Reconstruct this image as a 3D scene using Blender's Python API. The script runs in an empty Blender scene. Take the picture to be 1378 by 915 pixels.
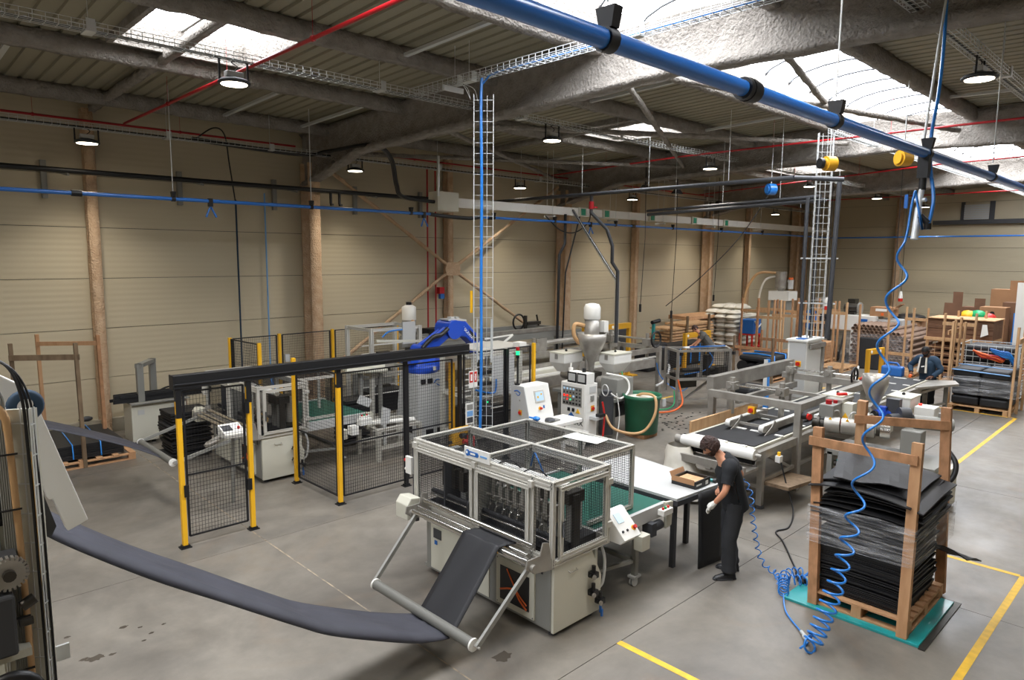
import bpy, math, random
from mathutils import Vector, Matrix, noise
random.seed(7)
S = bpy.context.scene
COL = S.collection
PI = math.pi

# ---------------------------------------------------------------- camera
cam_d = bpy.data.cameras.new('camera'); cam = bpy.data.objects.new('camera', cam_d); COL.objects.link(cam)
cam_d.sensor_width = 36; cam_d.lens = 926.77/1378*36; cam_d.clip_start = .05; cam_d.clip_end = 200
_p, _y, _r = 0.121185, 0.801605, 0.007293
_f = Vector((math.cos(_y)*math.cos(_p), math.sin(_y)*math.cos(_p), -math.sin(_p)))
_rt = _f.cross(Vector((0, 0, 1))).normalized(); _u = _rt.cross(_f)
_r2 = math.cos(_r)*_rt + math.sin(_r)*_u; _u2 = -math.sin(_r)*_rt + math.cos(_r)*_u
cam.matrix_world = Matrix(((_r2.x, _u2.x, -_f.x, 0), (_r2.y, _u2.y, -_f.y, 0), (_r2.z, _u2.z, -_f.z, 3.9), (0, 0, 0, 1)))
S.camera = cam
# ---------------------------------------------------------------- world, light levels, exposure
W = bpy.data.worlds.new('sky'); S.world = W; W.use_nodes = True
W.node_tree.nodes['Background'].inputs[0].default_value = (.75, .85, 1, 1)
W.node_tree.nodes['Background'].inputs[1].default_value = 1.0
SKYLIGHT = 12.0      # daylight coming through the translucent roof lights
LAMP = 12.0         # high-bay LED lamps
S.view_settings.view_transform = 'Standard'; S.view_settings.look = 'None'
S.view_settings.gamma = 1; S.view_settings.use_curve_mapping = False
S.view_settings.exposure = 0.13
SPOT = 440.0        # watts of each high-bay lamp beam

# ---------------------------------------------------------------- materials
def lin(h):
    h = h.lstrip('#'); o = []
    for i in (0, 2, 4):
        c = int(h[i:i+2], 16)/255
        o.append(c/12.92 if c <= .04045 else ((c+.055)/1.055)**2.4)
    return (*o, 1)
MATS = {}
def mat(name, col, rough=.5, metal=0., col2=None, nscale=3., namt=.5, bump=0., bscale=40., emit=0., alpha=1., coat=0., stretch=None, trans=0., spec=None):
    if name in MATS: return MATS[name]
    m = bpy.data.materials.new(name); m.use_nodes = True; MATS[name] = m
    nt = m.node_tree; b = nt.nodes['Principled BSDF']; L = nt.links.new
    b.inputs['Base Color'].default_value = lin(col); b.inputs['Roughness'].default_value = rough
    b.inputs['Metallic'].default_value = metal
    if spec is not None: b.inputs['Specular IOR Level'].default_value = spec
    if coat: b.inputs['Coat Weight'].default_value = coat
    if trans: b.inputs['Transmission Weight'].default_value = trans
    if alpha < 1: b.inputs['Alpha'].default_value = alpha
    if emit:
        b.inputs['Emission Color'].default_value = lin(col); b.inputs['Emission Strength'].default_value = emit
    tc = nt.nodes.new('ShaderNodeTexCoord'); vec = tc.outputs['Object']
    if stretch:
        mp = nt.nodes.new('ShaderNodeMapping'); mp.inputs['Scale'].default_value = stretch; L(vec, mp.inputs[0]); vec = mp.outputs[0]
    if col2:
        n = nt.nodes.new('ShaderNodeTexNoise'); n.inputs['Scale'].default_value = nscale; n.inputs['Detail'].default_value = 5; L(vec, n.inputs['Vector'])
        r = nt.nodes.new('ShaderNodeValToRGB'); r.color_ramp.elements[0].position = .5-namt*.4; r.color_ramp.elements[1].position = .5+namt*.4
        r.color_ramp.elements[0].color = lin(col); r.color_ramp.elements[1].color = lin(col2)
        L(n.outputs[0], r.inputs[0]); L(r.outputs[0], b.inputs['Base Color'])
    if bump:
        n2 = nt.nodes.new('ShaderNodeTexNoise'); n2.inputs['Scale'].default_value = bscale; n2.inputs['Detail'].default_value = 4; L(vec, n2.inputs['Vector'])
        bp = nt.nodes.new('ShaderNodeBump'); bp.inputs['Strength'].default_value = bump; bp.inputs['Distance'].default_value = .05
        L(n2.outputs[0], bp.inputs['Height']); L(bp.outputs[0], b.inputs['Normal'])
    return m
M = dict(
 deck=mat('deck_sheet', '#8f8975', .6), spray=mat('sprayed_fibre', '#87817a', .95, col2='#9c968e', nscale=6, bump=1., bscale=22, spec=.1),
 spraytan=mat('sprayed_fibre_tan', '#bd9d7e', .95, col2='#cfb496', nscale=5, bump=.7, bscale=30, spec=.1),
 plinth=mat('concrete_plinth', '#8d8675', .85, col2='#9d9685', nscale=4),
 alu=mat('aluminium', '#cfccc3', .4, .3), steel=mat('stainless_steel', '#aeaaa2', .38, .5, col2='#928d85', nscale=4),
 galv=mat('galvanised_wire', '#cfd1cf', .4, .3), chrome=mat('chrome', '#d5d3cd', .18, .95),
 offw=mat('cream_machine_paint', '#c9c6b6', .45), white=mat('white_paint', '#e2e0d9', .4), lgrey=mat('light_grey_paint', '#b9b9b6', .45), grey=mat('mid_grey_paint', '#83827c', .5),
 dgrey=mat('dark_grey_paint', '#3c3d40', .5), black=mat('black_plastic', '#141416', .45), rubber=mat('black_rubber', '#1c1c1e', .7), darkmetal=mat('dark_steel', '#3a3733', .45, .6, col2='#4a463f', nscale=5),
 wire=mat('black_wire', '#16161a', .45), yellow=mat('yellow_paint', '#eab01c', .45), ochre=mat('ochre_paint', '#d09a20', .5), bluepipe=mat('blue_pipe_paint', '#2d6fc0', .3, coat=.3),
 robot=mat('robot_blue', '#1a49b8', .35, coat=.2), red=mat('red_paint', '#c4231c', .4), redpipe=mat('red_pipe_paint', '#a5141c', .4), green=mat('green_lamp', '#18a060', .4),
 tubgreen=mat('tub_green', '#1c5a3c', .5, col2='#23664a', nscale=3), belt=mat('belt_green', '#0c5a4a', .45), teal=mat('teal_plate', '#1b9a9c', .35, col2='#23827f', nscale=3, coat=.2),
 wood=mat('raw_timber', '#c39a72', .8, col2='#a37650', nscale=4, stretch=(3, 3, .6), namt=.7), woodlight=mat('pale_timber', '#cba67c', .8, col2='#b58c62', nscale=4, stretch=(3, 3, .6)),
 woodgrey=mat('weathered_timber', '#7f6a52', .85, col2='#5c4a36', nscale=5, stretch=(2, 2, .6)), woodred=mat('reddish_timber', '#c39068', .8, col2='#84603f', nscale=5, stretch=(2, 2, 1.2), namt=.7),
 card=mat('cardboard', '#a77d58', .85, col2='#9a7250', nscale=2), carddark=mat('brown_cardboard', '#7c5a43', .85, col2='#6c4d39', nscale=3), matblk=mat('black_mat', '#0f0f11', .6, col2='#18181a', nscale=6), web=mat('foam_web', '#3a3a42', .7, col2='#33333a', nscale=4),
 bag=mat('white_bag', '#ddd8cc', .5, col2='#cfc8b8', nscale=4), clearbag=mat('clear_bag', '#dcdcdc', .3), tan=mat('tan_hose', '#c29a6c', .5), orange=mat('orange_cable', '#e0672a', .5), hose=mat('blue_hose', '#2577c8', .28, coat=.3),
 rollgrey=mat('grey_roller_cover', '#66655f', .5), tube=mat('grey_brown_tube', '#8f7663', .85, col2='#7d6656', nscale=4), paper=mat('paper', '#efede6', .7), bluelbl=mat('blue_print', '#1d5fa8', .5), lightblue=mat('pale_blue_print', '#6f9fd0', .5), screen=mat('screen_glow', '#a9c3d8', .2, emit=.35), led=mat('lamp_lens', '#fff1d8', .3, emit=LAMP), sky=mat('translucent_panel', '#f4f8ff', .4, emit=SKYLIGHT),
 skin=mat('skin_light', '#c98d6d', .55), skindark=mat('skin_dark', '#5a3826', .5), hair=mat('brown_hair', '#2c1a14', .6, col2='#442a20', nscale=25, bump=.6, bscale=60), hairblk=mat('black_hair', '#0e0b0a', .7),
 tee=mat('black_cotton', '#15171b', .85), trousers=mat('charcoal_cotton', '#2a2b2e', .85, col2='#232427', nscale=8), greytee=mat('grey_cotton', '#55534f', .85), denim=mat('navy_cotton', '#22384c', .85),
 ribbon=mat('blue_strap', '#1f7ed0', .4), glassgreen=mat('green_plate', '#1f8a68', .5), copper=mat('copper_pipe', '#b06a48', .35, .7), tape=mat('floor_tape', '#e8b92c', .55, col2='#c9a02c', nscale=9), warn=mat('warning_yellow', '#f2b61a', .5), redglow=mat('red_indicator', '#ff2a1a', .3, emit=1.2), greenglow=mat('green_indicator', '#22e08a', .3, emit=1.2),
)
def special():
    # wrap film: thin, mostly clear, glossy streaks
    m = bpy.data.materials.new('stretch_film'); m.use_nodes = True; nt = m.node_tree; L = nt.links.new
    b = nt.nodes['Principled BSDF']; b.inputs['Base Color'].default_value = (.85, .86, .88, 1); b.inputs['Roughness'].default_value = .22
    tc = nt.nodes.new('ShaderNodeTexCoord'); mp = nt.nodes.new('ShaderNodeMapping'); mp.inputs['Scale'].default_value = (1.2, 1.2, 16); mp.inputs['Rotation'].default_value = (.09, .12, 0)
    n = nt.nodes.new('ShaderNodeTexNoise'); n.inputs['Scale'].default_value = 2.2; n.inputs['Detail'].default_value = 6
    r = nt.nodes.new('ShaderNodeMapRange'); r.inputs[1].default_value = .42; r.inputs[2].default_value = .75; r.inputs[3].default_value = .05; r.inputs[4].default_value = .4
    L(tc.outputs['Object'], mp.inputs[0]); L(mp.outputs[0], n.inputs['Vector']); L(n.outputs[0], r.inputs[0]); L(r.outputs[0], b.inputs['Alpha'])
    bp = nt.nodes.new('ShaderNodeBump'); bp.inputs['Strength'].default_value = .6; bp.inputs['Distance'].default_value = .03; L(n.outputs[0], bp.inputs['Height']); L(bp.outputs[0], b.inputs['Normal'])
    M['film'] = m
    # clear polycarbonate guard
    m = bpy.data.materials.new('clear_guard'); m.use_nodes = True; b = m.node_tree.nodes['Principled BSDF']
    b.inputs['Base Color'].default_value = (.5, .5, .48, 1); b.inputs['Roughness'].default_value = .08; b.inputs['Alpha'].default_value = .16; M['guard'] = m
    # sheer perforated web
    m = bpy.data.materials.new('perforated_web'); m.use_nodes = True; b = m.node_tree.nodes['Principled BSDF']
    b.inputs['Base Color'].default_value = lin('#1d1d20'); b.inputs['Roughness'].default_value = .6; b.inputs['Alpha'].default_value = .93; M['mesh_web'] = m
    # concrete floor
    m = bpy.data.materials.new('power_floated_concrete'); m.use_nodes = True; nt = m.node_tree; L = nt.links.new; b = nt.nodes['Principled BSDF']
    geo = nt.nodes.new('ShaderNodeNewGeometry'); pos = geo.outputs['Position']
    def nz(sc, det=6, ro=.6, dist=0.):
        n = nt.nodes.new('ShaderNodeTexNoise'); n.inputs['Scale'].default_value = sc; n.inputs['Detail'].default_value = det; n.inputs['Roughness'].default_value = ro; n.inputs['Distortion'].default_value = dist; L(pos, n.inputs['Vector']); return n.outputs[0]
    r1 = nt.nodes.new('ShaderNodeValToRGB'); e = r1.color_ramp.elements; e[0].position = .3; e[1].position = .72
    e[0].color = lin('#605b54'); e[1].color = lin('#8c857a'); L(nz(.55, 8, .62, .6), r1.inputs[0])
    r2 = nt.nodes.new('ShaderNodeValToRGB'); e = r2.color_ramp.elements; e[0].position = .35; e[1].position = .7; e[0].color = (.68, .68, .68, 1); e[1].color = (1, 1, 1, 1); L(nz(3.2, 8, .7), r2.inputs[0])
    mx = nt.nodes.new('ShaderNodeMix'); mx.data_type = 'RGBA'; mx.blend_type = 'MULTIPLY'; mx.inputs[0].default_value = .55; L(r1.outputs[0], mx.inputs[6]); L(r2.outputs[0], mx.inputs[7])
    # rusty brown stains
    r3 = nt.nodes.new('ShaderNodeValToRGB'); e = r3.color_ramp.elements; e[0].position = .56; e[1].position = .78; e[0].color = (0, 0, 0, 1); e[1].color = (.35, .35, .35, 1); L(nz(.9, 5, .6, 1.), r3.inputs[0])
    mx2 = nt.nodes.new('ShaderNodeMix'); mx2.data_type = 'RGBA'; L(r3.outputs[0], mx2.inputs[0]); L(mx.outputs[2], mx2.inputs[6]); mx2.inputs[7].default_value = lin('#80684f')
    L(mx2.outputs[2], b.inputs['Base Color'])
    r4 = nt.nodes.new('ShaderNodeMapRange'); r4.inputs[1].default_value = .3; r4.inputs[2].default_value = .7; r4.inputs[3].default_value = .3; r4.inputs[4].default_value = .55; L(nz(1.4, 6), r4.inputs[0]); L(r4.outputs[0], b.inputs['Roughness'])
    M['floor'] = m
    # ribbed sandwich panel
    m = bpy.data.materials.new('sandwich_panel'); m.use_nodes = True; nt = m.node_tree; L = nt.links.new; b = nt.nodes['Principled BSDF']
    geo = nt.nodes.new('ShaderNodeNewGeometry'); sp = nt.nodes.new('ShaderNodeSeparateXYZ'); L(geo.outputs['Position'], sp.inputs[0])
    w = nt.nodes.new('ShaderNodeMath'); w.operation = 'MULTIPLY'; w.inputs[1].default_value = 2*PI/.12; L(sp.outputs[2], w.inputs[0])
    sn = nt.nodes.new('ShaderNodeMath'); sn.operation = 'SINE'; L(w.outputs[0], sn.inputs[0])
    bp = nt.nodes.new('ShaderNodeBump'); bp.inputs['Strength'].default_value = .1; bp.inputs['Distance'].default_value = .008; L(sn.outputs[0], bp.inputs['Height']); L(bp.outputs[0], b.inputs['Normal'])
    b.inputs['Base Color'].default_value = lin('#bdb196'); b.inputs['Roughness'].default_value = .5; M['panel'] = m
special()

# ---------------------------------------------------------------- geometry
class G:
    def __init__(s): s.v = []; s.f = []; s.m = []; s.sm = []; s.eps = .0003
    def add(s, vs, fs, mi=0, smooth=False):
        o = len(s.v); s.v += [tuple(p) for p in vs]
        for f in fs: s.f.append(tuple(i+o for i in f)); s.m.append(mi); s.sm.append(smooth)
        return s
    def hexa(s, p, mi=0): return s.add(p, [(0, 3, 2, 1), (4, 5, 6, 7), (0, 1, 5, 4), (1, 2, 6, 5), (2, 3, 7, 6), (3, 0, 4, 7)], mi)
    def box(s, x0, x1, y0, y1, z0, z1, mi=0):
        if x0 > x1: x0, x1 = x1, x0
        if y0 > y1: y0, y1 = y1, y0
        if z0 > z1: z0, z1 = z1, z0
        e = s.eps = (s.eps*7.13+.00013) % .0011; x0 += e; x1 -= e; y0 += e*.8; y1 -= e*.8; z0 += e*.3; z1 -= e*.6
        return s.hexa([(x0, y0, z0), (x1, y0, z0), (x1, y1, z0), (x0, y1, z0), (x0, y0, z1), (x1, y0, z1), (x1, y1, z1), (x0, y1, z1)], mi)
    def cbox(s, c, sz, mi=0): return s.box(c[0]-sz[0]/2, c[0]+sz[0]/2, c[1]-sz[1]/2, c[1]+sz[1]/2, c[2]-sz[2]/2, c[2]+sz[2]/2, mi)
    def bar(s, p, q, w=.04, h=None, mi=0, up=None):
        h = h or w; p = Vector(p); q = Vector(q); d = (q-p).normalized()
        up = Vector(up) if up else (Vector((0, 0, 1)) if abs(d.z) < .95 else Vector((0, 1, 0)))
        a = d.cross(up).normalized(); b = a.cross(d).normalized(); a *= w/2; b *= h/2
        return s.hexa([p-a-b, p+a-b, q+a-b, q-a-b, p-a+b, p+a+b, q+a+b, q-a+b], mi)
    def cyl(s, p, q, r, r2=None, n=12, mi=0, cap=True, smooth=True):
        r2 = r if r2 is None else r2; p = Vector(p); q = Vector(q); d = (q-p).normalized()
        up = Vector((0, 0, 1)) if abs(d.z) < .95 else Vector((1, 0, 0)); a = d.cross(up).normalized(); b = a.cross(d).normalized()
        vs = []
        for i in range(n):
            t = 2*PI*i/n; e = a*math.cos(t)+b*math.sin(t); vs += [p+e*r, q+e*r2]
        s.add(vs, [(2*i, 2*((i+1) % n), 2*((i+1) % n)+1, 2*i+1)[::-1] for i in range(n)], mi, smooth)
        if cap:
            s.add(vs, [tuple(2*i for i in range(n)), tuple(2*i+1 for i in range(n))[::-1]], mi)
        return s
    def tube(s, pts, r, n=6, mi=0, closed=False):
        pts = [Vector(p) for p in pts]; k = len(pts); vs = []; rr = r if isinstance(r, (list, tuple)) else [r]*k
        pa = None
        for i, p in enumerate(pts):
            d = (pts[(i+1) % k]-pts[i-1]) if closed or 0 < i < k-1 else (pts[1]-pts[0] if i == 0 else pts[-1]-pts[-2])
            d = d.normalized() if d.length > 1e-9 else Vector((0, 0, 1))
            if pa is None: pa = d.cross(Vector((0, 0, 1))) if abs(d.z) < .9 else d.cross(Vector((1, 0, 0)))
            a = pa - d*pa.dot(d)
            if a.length < 1e-6: a = d.orthogonal()
            a.normalize(); pa = a; b = d.cross(a)
            for j in range(n):
                t = 2*PI*j/n; vs.append(p+(a*math.cos(t)+b*math.sin(t))*rr[i])
        fs = []
        for i in range(k if closed else k-1):
            i2 = (i+1) % k
            for j in range(n): j2 = (j+1) % n; fs.append((i*n+j, i*n+j2, i2*n+j2, i2*n+j))
        s.add(vs, fs, mi, True)
        if not closed: s.add(vs[:n], [tuple(range(n))[::-1]], mi); s.add(vs[-n:], [tuple(range(n))], mi)
        return s
    def lathe(s, c, prof, n=20, mi=0, smooth=True, axis='z'):
        vs = []
        for r, z in prof:
            for j in range(n):
                t = 2*PI*j/n; x, y = r*math.cos(t), r*math.sin(t)
                vs.append((c[0]+x, c[1]+y, c[2]+z) if axis == 'z' else ((c[0]+z, c[1]+x, c[2]+y) if axis == 'x' else (c[0]+y, c[1]+z, c[2]+x)))
        fs = [(i*n+j, i*n+(j+1) % n, (i+1)*n+(j+1) % n, (i+1)*n+j) for i in range(len(prof)-1) for j in range(n)]
        return s.add(vs, fs, mi, smooth)
    def prism(s, poly, axis, a, b, mi=0):
        n = len(poly)
        def P(u, v, w): return (w, u, v) if axis == 'x' else ((u, w, v) if axis == 'y' else (u, v, w))
        vs = [P(u, v, a) for u, v in poly]+[P(u, v, b) for u, v in poly]
        return s.add(vs, [tuple(range(n))[::-1], tuple(range(n, 2*n))]+[(i, (i+1) % n, n+(i+1) % n, n+i) for i in range(n)], mi)
    def ball(s, c, r, n=10, mi=0, rings=6):
        if not isinstance(r, (list, tuple)): r = (r, r, r)
        vs = [(c[0], c[1], c[2]-r[2])]
        for i in range(1, rings):
            ph = -PI/2+PI*i/rings
            for j in range(n): t = 2*PI*j/n; vs.append((c[0]+r[0]*math.cos(ph)*math.cos(t), c[1]+r[1]*math.cos(ph)*math.sin(t), c[2]+r[2]*math.sin(ph)))
        vs.append((c[0], c[1], c[2]+r[2])); fs = [(0, 1+(j+1) % n, 1+j) for j in range(n)]
        for i in range(rings-2):
            for j in range(n): a = 1+i*n; fs.append((a+j, a+(j+1) % n, a+n+(j+1) % n, a+n+j))
        a = 1+(rings-2)*n; t = len(vs)-1; fs += [(a+j, a+(j+1) % n, t) for j in range(n)]
        return s.add(vs, fs, mi, True)
    def grid(s, rows, mi=0, smooth=True):
        n = len(rows[0]); vs = [p for r in rows for p in r]
        return s.add(vs, [(i*n+j, i*n+j+1, (i+1)*n+j+1, (i+1)*n+j) for i in range(len(rows)-1) for j in range(n-1)], mi, smooth)
    def quad(s, a, b, c, d, mi=0): return s.add([a, b, c, d], [(0, 1, 2, 3)], mi)
OFF = {}
def mesh_of(name, g, mats, off=(0, 0, 0)):
    me = bpy.data.meshes.new(name); o = off
    me.from_pydata([(v[0]-o[0], v[1]-o[1], v[2]-o[2]) for v in g.v], [], g.f)
    for m in (mats if isinstance(mats, (list, tuple)) else [mats]): me.materials.append(M[m] if isinstance(m, str) else m)
    me.polygons.foreach_set('material_index', g.m); me.polygons.foreach_set('use_smooth', g.sm); me.update()
    return me
def ob(name, g, mats, parent=None, kind=None, label=None, bev=0.):
    off = OFF.get(parent.name, (0, 0, 0)) if parent else (0, 0, 0)
    o = bpy.data.objects.new(name, mesh_of(name, g, mats, off)); COL.objects.link(o)
    if parent: o.parent = parent; OFF[o.name] = off
    if kind: o['kind'] = kind
    if label: o['label'] = label
    if bev:
        b = o.modifiers.new('bevel', 'BEVEL'); b.width = bev; b.segments = 2; b.limit_method = 'ANGLE'
    return o
def thing(name, label, cat, loc=(0, 0, 0), group=None, kind=None):
    o = bpy.data.objects.new(name, None); COL.objects.link(o); o.location = loc; o.empty_display_size = .1; OFF[o.name] = tuple(loc)
    tag(o, label, cat, group, kind); return o
def tag(o, label=None, cat=None, group=None, kind=None):
    if label: o['label'] = label
    if cat: o['category'] = cat
    if group: o['group'] = group
    if kind: o['kind'] = kind
    return o
def one(name, g, mats, label, cat, group=None, kind=None, bev=0., loc=None):
    """a thing that is one mesh, with its origin at loc"""
    loc = loc or (g.v[0] if g.v else (0, 0, 0))
    o = bpy.data.objects.new(name, mesh_of(name, g, mats, loc)); COL.objects.link(o); o.location = loc; OFF[o.name] = tuple(loc)
    if bev:
        b = o.modifiers.new('bevel', 'BEVEL'); b.width = bev; b.segments = 2; b.limit_method = 'ANGLE'
    return tag(o, label, cat, group, kind)
def dup(root, loc, rz=None, label=None, group=None):
    r = root.copy(); COL.objects.link(r); r.location = loc; OFF[r.name] = tuple(loc)
    if rz is not None: r.rotation_euler.z = rz
    if label: r['label'] = label
    if group: r['group'] = group
    def rec(a, b):
        for ch in list(a.children):
            c = ch.copy(); COL.objects.link(c); c.parent = b; OFF[c.name] = tuple(loc); rec(ch, c)
    rec(root, r); return r
def text(name, s, size, loc, rot, m, parent=None, off=None, ext=.001, ax='CENTER', sx=1.):
    c = bpy.data.curves.new(name, 'FONT'); c.body = s; c.size = size; c.extrude = ext; c.align_x = ax; c.align_y = 'CENTER'
    t = bpy.data.objects.new(name, c); COL.objects.link(t); t.rotation_euler = rot; t.scale = (sx, 1, 1); t.location = loc
    bpy.context.view_layer.update(); dg = bpy.context.evaluated_depsgraph_get(); me = bpy.data.meshes.new_from_object(t.evaluated_get(dg)); me.transform(t.matrix_world)
    bpy.data.objects.remove(t); me.materials.clear(); me.materials.append(M[m] if isinstance(m, str) else m)
    o = OFF.get(parent.name, (0, 0, 0)) if parent else (0, 0, 0); me.transform(Matrix.Translation((-o[0], -o[1], -o[2])))
    t = bpy.data.objects.new(name, me); COL.objects.link(t)
    if parent: t.parent = parent
    return t
def helix(p0, p1, turns, r, n=10, rfun=None):
    p0 = Vector(p0); p1 = Vector(p1); d = (p1-p0).normalized(); a = d.orthogonal().normalized(); b = d.cross(a); out = []
    k = int(turns*n)
    for i in range(k+1):
        t = i/k; rr = rfun(t)*r if rfun else r; th = 2*PI*turns*t; out.append(p0.lerp(p1, t)+(a*math.cos(th)+b*math.sin(th))*rr)
    return out
def bez(pts, n=8):
    """Catmull-Rom through the points"""
    P = [Vector(p) for p in pts]; P = [P[0]]+P+[P[-1]]; out = []
    for i in range(1, len(P)-2):
        for k in range(n):
            t = k/n; a, b, c, d = P[i-1:i+3]
            out.append(.5*((2*b)+(c-a)*t+(2*a-5*b+4*c-d)*t*t+(3*b-a-3*c+d)*t**3))
    return out+[P[-2]]
def wires(g, o, u, v, nu, nv, t=.002, mi=0):
    """wire grid in the rectangle o + u + v: nu wires across u, nv across v"""
    o, u, v = Vector(o), Vector(u), Vector(v); n = u.cross(v).normalized()
    def wire(p, q):
        d = (q-p).normalized(); a = d.cross(n)*t/2; b = n*t/2
        g.add([p-a-b, p+a-b, p+a+b, p-a+b, q-a-b, q+a-b, q+a+b, q-a+b], [(0, 1, 5, 4), (1, 2, 6, 5), (2, 3, 7, 6), (3, 0, 4, 7)], mi)
    for i in range(nu+1): wire(o+u*(i/nu), o+u*(i/nu)+v)
    for i in range(nv+1): wire(o+v*(i/nv), o+v*(i/nv)+u)
    return g
# ================================================================ the hall
YR = 5.7                                   # ridge line
X0, X1, Y0, Y1 = -11.0, 38.6, -5.5, 16.85
def zd(y): return 7.32-.03*abs(y-YR)       # roof deck height
BAYS = [-11.0, -1.0, 8.75, 18.5, 28.3, 38.6]
MID = [3.85, 13.4, 23.0, 32.4]
# floor slabs with saw joints, over a sub-base
fl_ = one('floor', G().box(X0, X1, Y0, Y1, -.25, -.03), 'darkmetal', None, None, kind='structure', loc=(0, 0, 0))
xs = [X0, -5.9, -1.0, 3.88, 8.76, 13.64, 18.5, 23.4, 28.3, 33.2, X1]; ys = [Y0, -.9, 3.97, 8.84, 13.7, Y1]
for i in range(len(xs)-1):
    for j in range(len(ys)-1):
        a = .004
        ob('slab', G().box(xs[i]+a, xs[i+1]-a, ys[j]+a, ys[j+1]-a, -.03, 0), 'floor', fl_)
M['worn'] = mat('worn_joint_filler', '#a3937c', .8, col2='#6f675c', nscale=7, namt=.25)
for j in range(len(ys)-1): ob('joint_filler', G().box(3.872, 3.888, ys[j]+.01, ys[j+1]-.01, -.01, .0008), 'worn', fl_)
# walls of ribbed sandwich panels
rows = [.12, 1.2, 2.28, 3.36, 4.44, 5.52, 6.6, 7.3]
def wall(name, along, at, a0, a1, cuts, sgn):
    g = G()
    if along == 'x': g.box(a0, a1, at+sgn*.05, at+sgn*.16, 0, 7.4)
    else: g.box(at+sgn*.05, at+sgn*.16, a0, a1, 0, 7.4)
    w = one(name, g, 'dgrey', None, None, kind='structure', loc=(0, 0, 0))
    c = [a0]+[q for q in cuts if a0 < q < a1]+[a1]
    for i in range(len(c)-1):
        for z0, z1 in zip(rows, rows[1:]):
            p = G()
            if along == 'x': p.box(c[i]+.006, c[i+1]-.006, at, at+sgn*.05, z0+.006, z1-.006)
            else: p.box(at, at+sgn*.05, c[i]+.006, c[i+1]-.006, z0+.006, z1-.006)
            ob('wall_panel', p, 'panel', w)
    return w
wall('wall_left', 'x', Y1, X0, X1, BAYS, 1); wall('wall_right', 'x', Y0, X0, X1, BAYS, -1)
wall('wall_back', 'y', X1, Y0, Y1, [-.4, 5.0, 11.7], 1); wall('wall_front', 'y', X0, Y0, Y1, [.2, 5.7, 11.2], -1)
one('baseboard_left', G().box(X0, X1, Y1-.12, Y1-.002, 0, .3), 'plinth', None, None, kind='structure', loc=(0, 0, 0))
one('baseboard_back', G().box(X1-.12, X1-.002, Y0, Y1-.13, 0, .3), 'plinth', None, None, kind='structure', loc=(0, 0, 0))
# sprayed steel: lofted section with an uneven, fluffy coat
def loft(g, sec, axis, stations, jit=.012):
    """sec: list of (across, up) at each station given by function; stations: list of (along, fn)"""
    base = len(g.v); n = None; rows_ = []
    for s, poly in stations:
        r = []
        for u, z in poly:
            ju, jz = random.uniform(-jit, jit), random.uniform(-jit, jit)
            r.append((u+ju, s, z+jz) if axis == 'y' else (s, u+ju, z+jz))
        rows_.append(r)
    n = len(rows_[0]); vs = [p for r in rows_ for p in r]
    g.add(vs, [(i*n+j, i*n+(j+1) % n, (i+1)*n+(j+1) % n, (i+1)*n+j) for i in range(len(rows_)-1) for j in range(n)], 0, True)
    return g
def ibeam(x, zb, zt, f=.15, w=.06):
    return [(x-f, zb), (x+f, zb), (x+f, zb+.05), (x+f*.9, zb+.1), (x+w, zb+.14), (x+w, (zb+zt)/2), (x+w, zt-.1), (x+f, zt), (x-f, zt), (x-w, zt-.1), (x-w, (zb+zt)/2), (x-w, zb+.14), (x-f*.9, zb+.1), (x-f, zb+.05)]
def zb(y):
    d = abs(y-YR); z = 6.48-.03*d
    if d > 8.4: z -= (d-8.4)*.2
    return z
for x in BAYS[1:5]:
    st = []; y = Y0+.1
    while y <= Y1-.1: st.append((y, ibeam(x, zb(y), zd(y)-.06))); y += .18
    one('roof_beam', loft(G(), None, 'y', st, .013), 'spray', None, None, kind='structure', loc=(x, 0, 0))
# purlins
PUR = [15.5, 12.35, 9.5, 7.12, 4.28, 1.9, -.9, -4.1]
for y in PUR:
    st = []; x = X0
    while x <= X1: st.append((x, [(y-.09, zd(y)-.27), (y+.09, zd(y)-.27), (y+.1, zd(y)-.12), (y+.08, zd(y)-.0), (y-.08, zd(y)-.0), (y-.1, zd(y)-.12)])); x += .2
    one('purlin', loft(G(), None, 'x', st, .014), 'spray', None, None, kind='structure', loc=(0, y, 0))
# short struts between the purlins, some sprayed, some bare galvanised angle
for x in (3.95, 13.6, 23.4, 33):
    st = []; y = 9.6
    while y < 16.7: st.append((y, [(x-.06, zd(y)-.2), (x+.06, zd(y)-.2), (x+.06, zd(y)-.06), (x-.06, zd(y)-.06)])); y += .2
    one('roof_strut', loft(G(), None, 'y', st, .01), 'spray', None, None, kind='structure', loc=(x, 0, 0))
for x, ya, yb in ((2.0, 12.5, 15.4), (6.2, 12.5, 15.4), (6.7, 7.2, 9.4), (8.0, 12.5, 15.4), (11.0, 12.5, 15.4), (11.3, 7.2, 9.4), (16.2, 12.5, 15.4), (15.8, 7.2, 9.4), (16.2, 1.9, 4.2), (21, 7.2, 9.4), (21, 12.5, 15.4)):
    one('roof_strut', G().bar((x, ya, zd(ya)-.15), (x, yb, zd(yb)-.15), .08, .05), 'galv', None, None, kind='structure', loc=(x, 0, 0))
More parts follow.
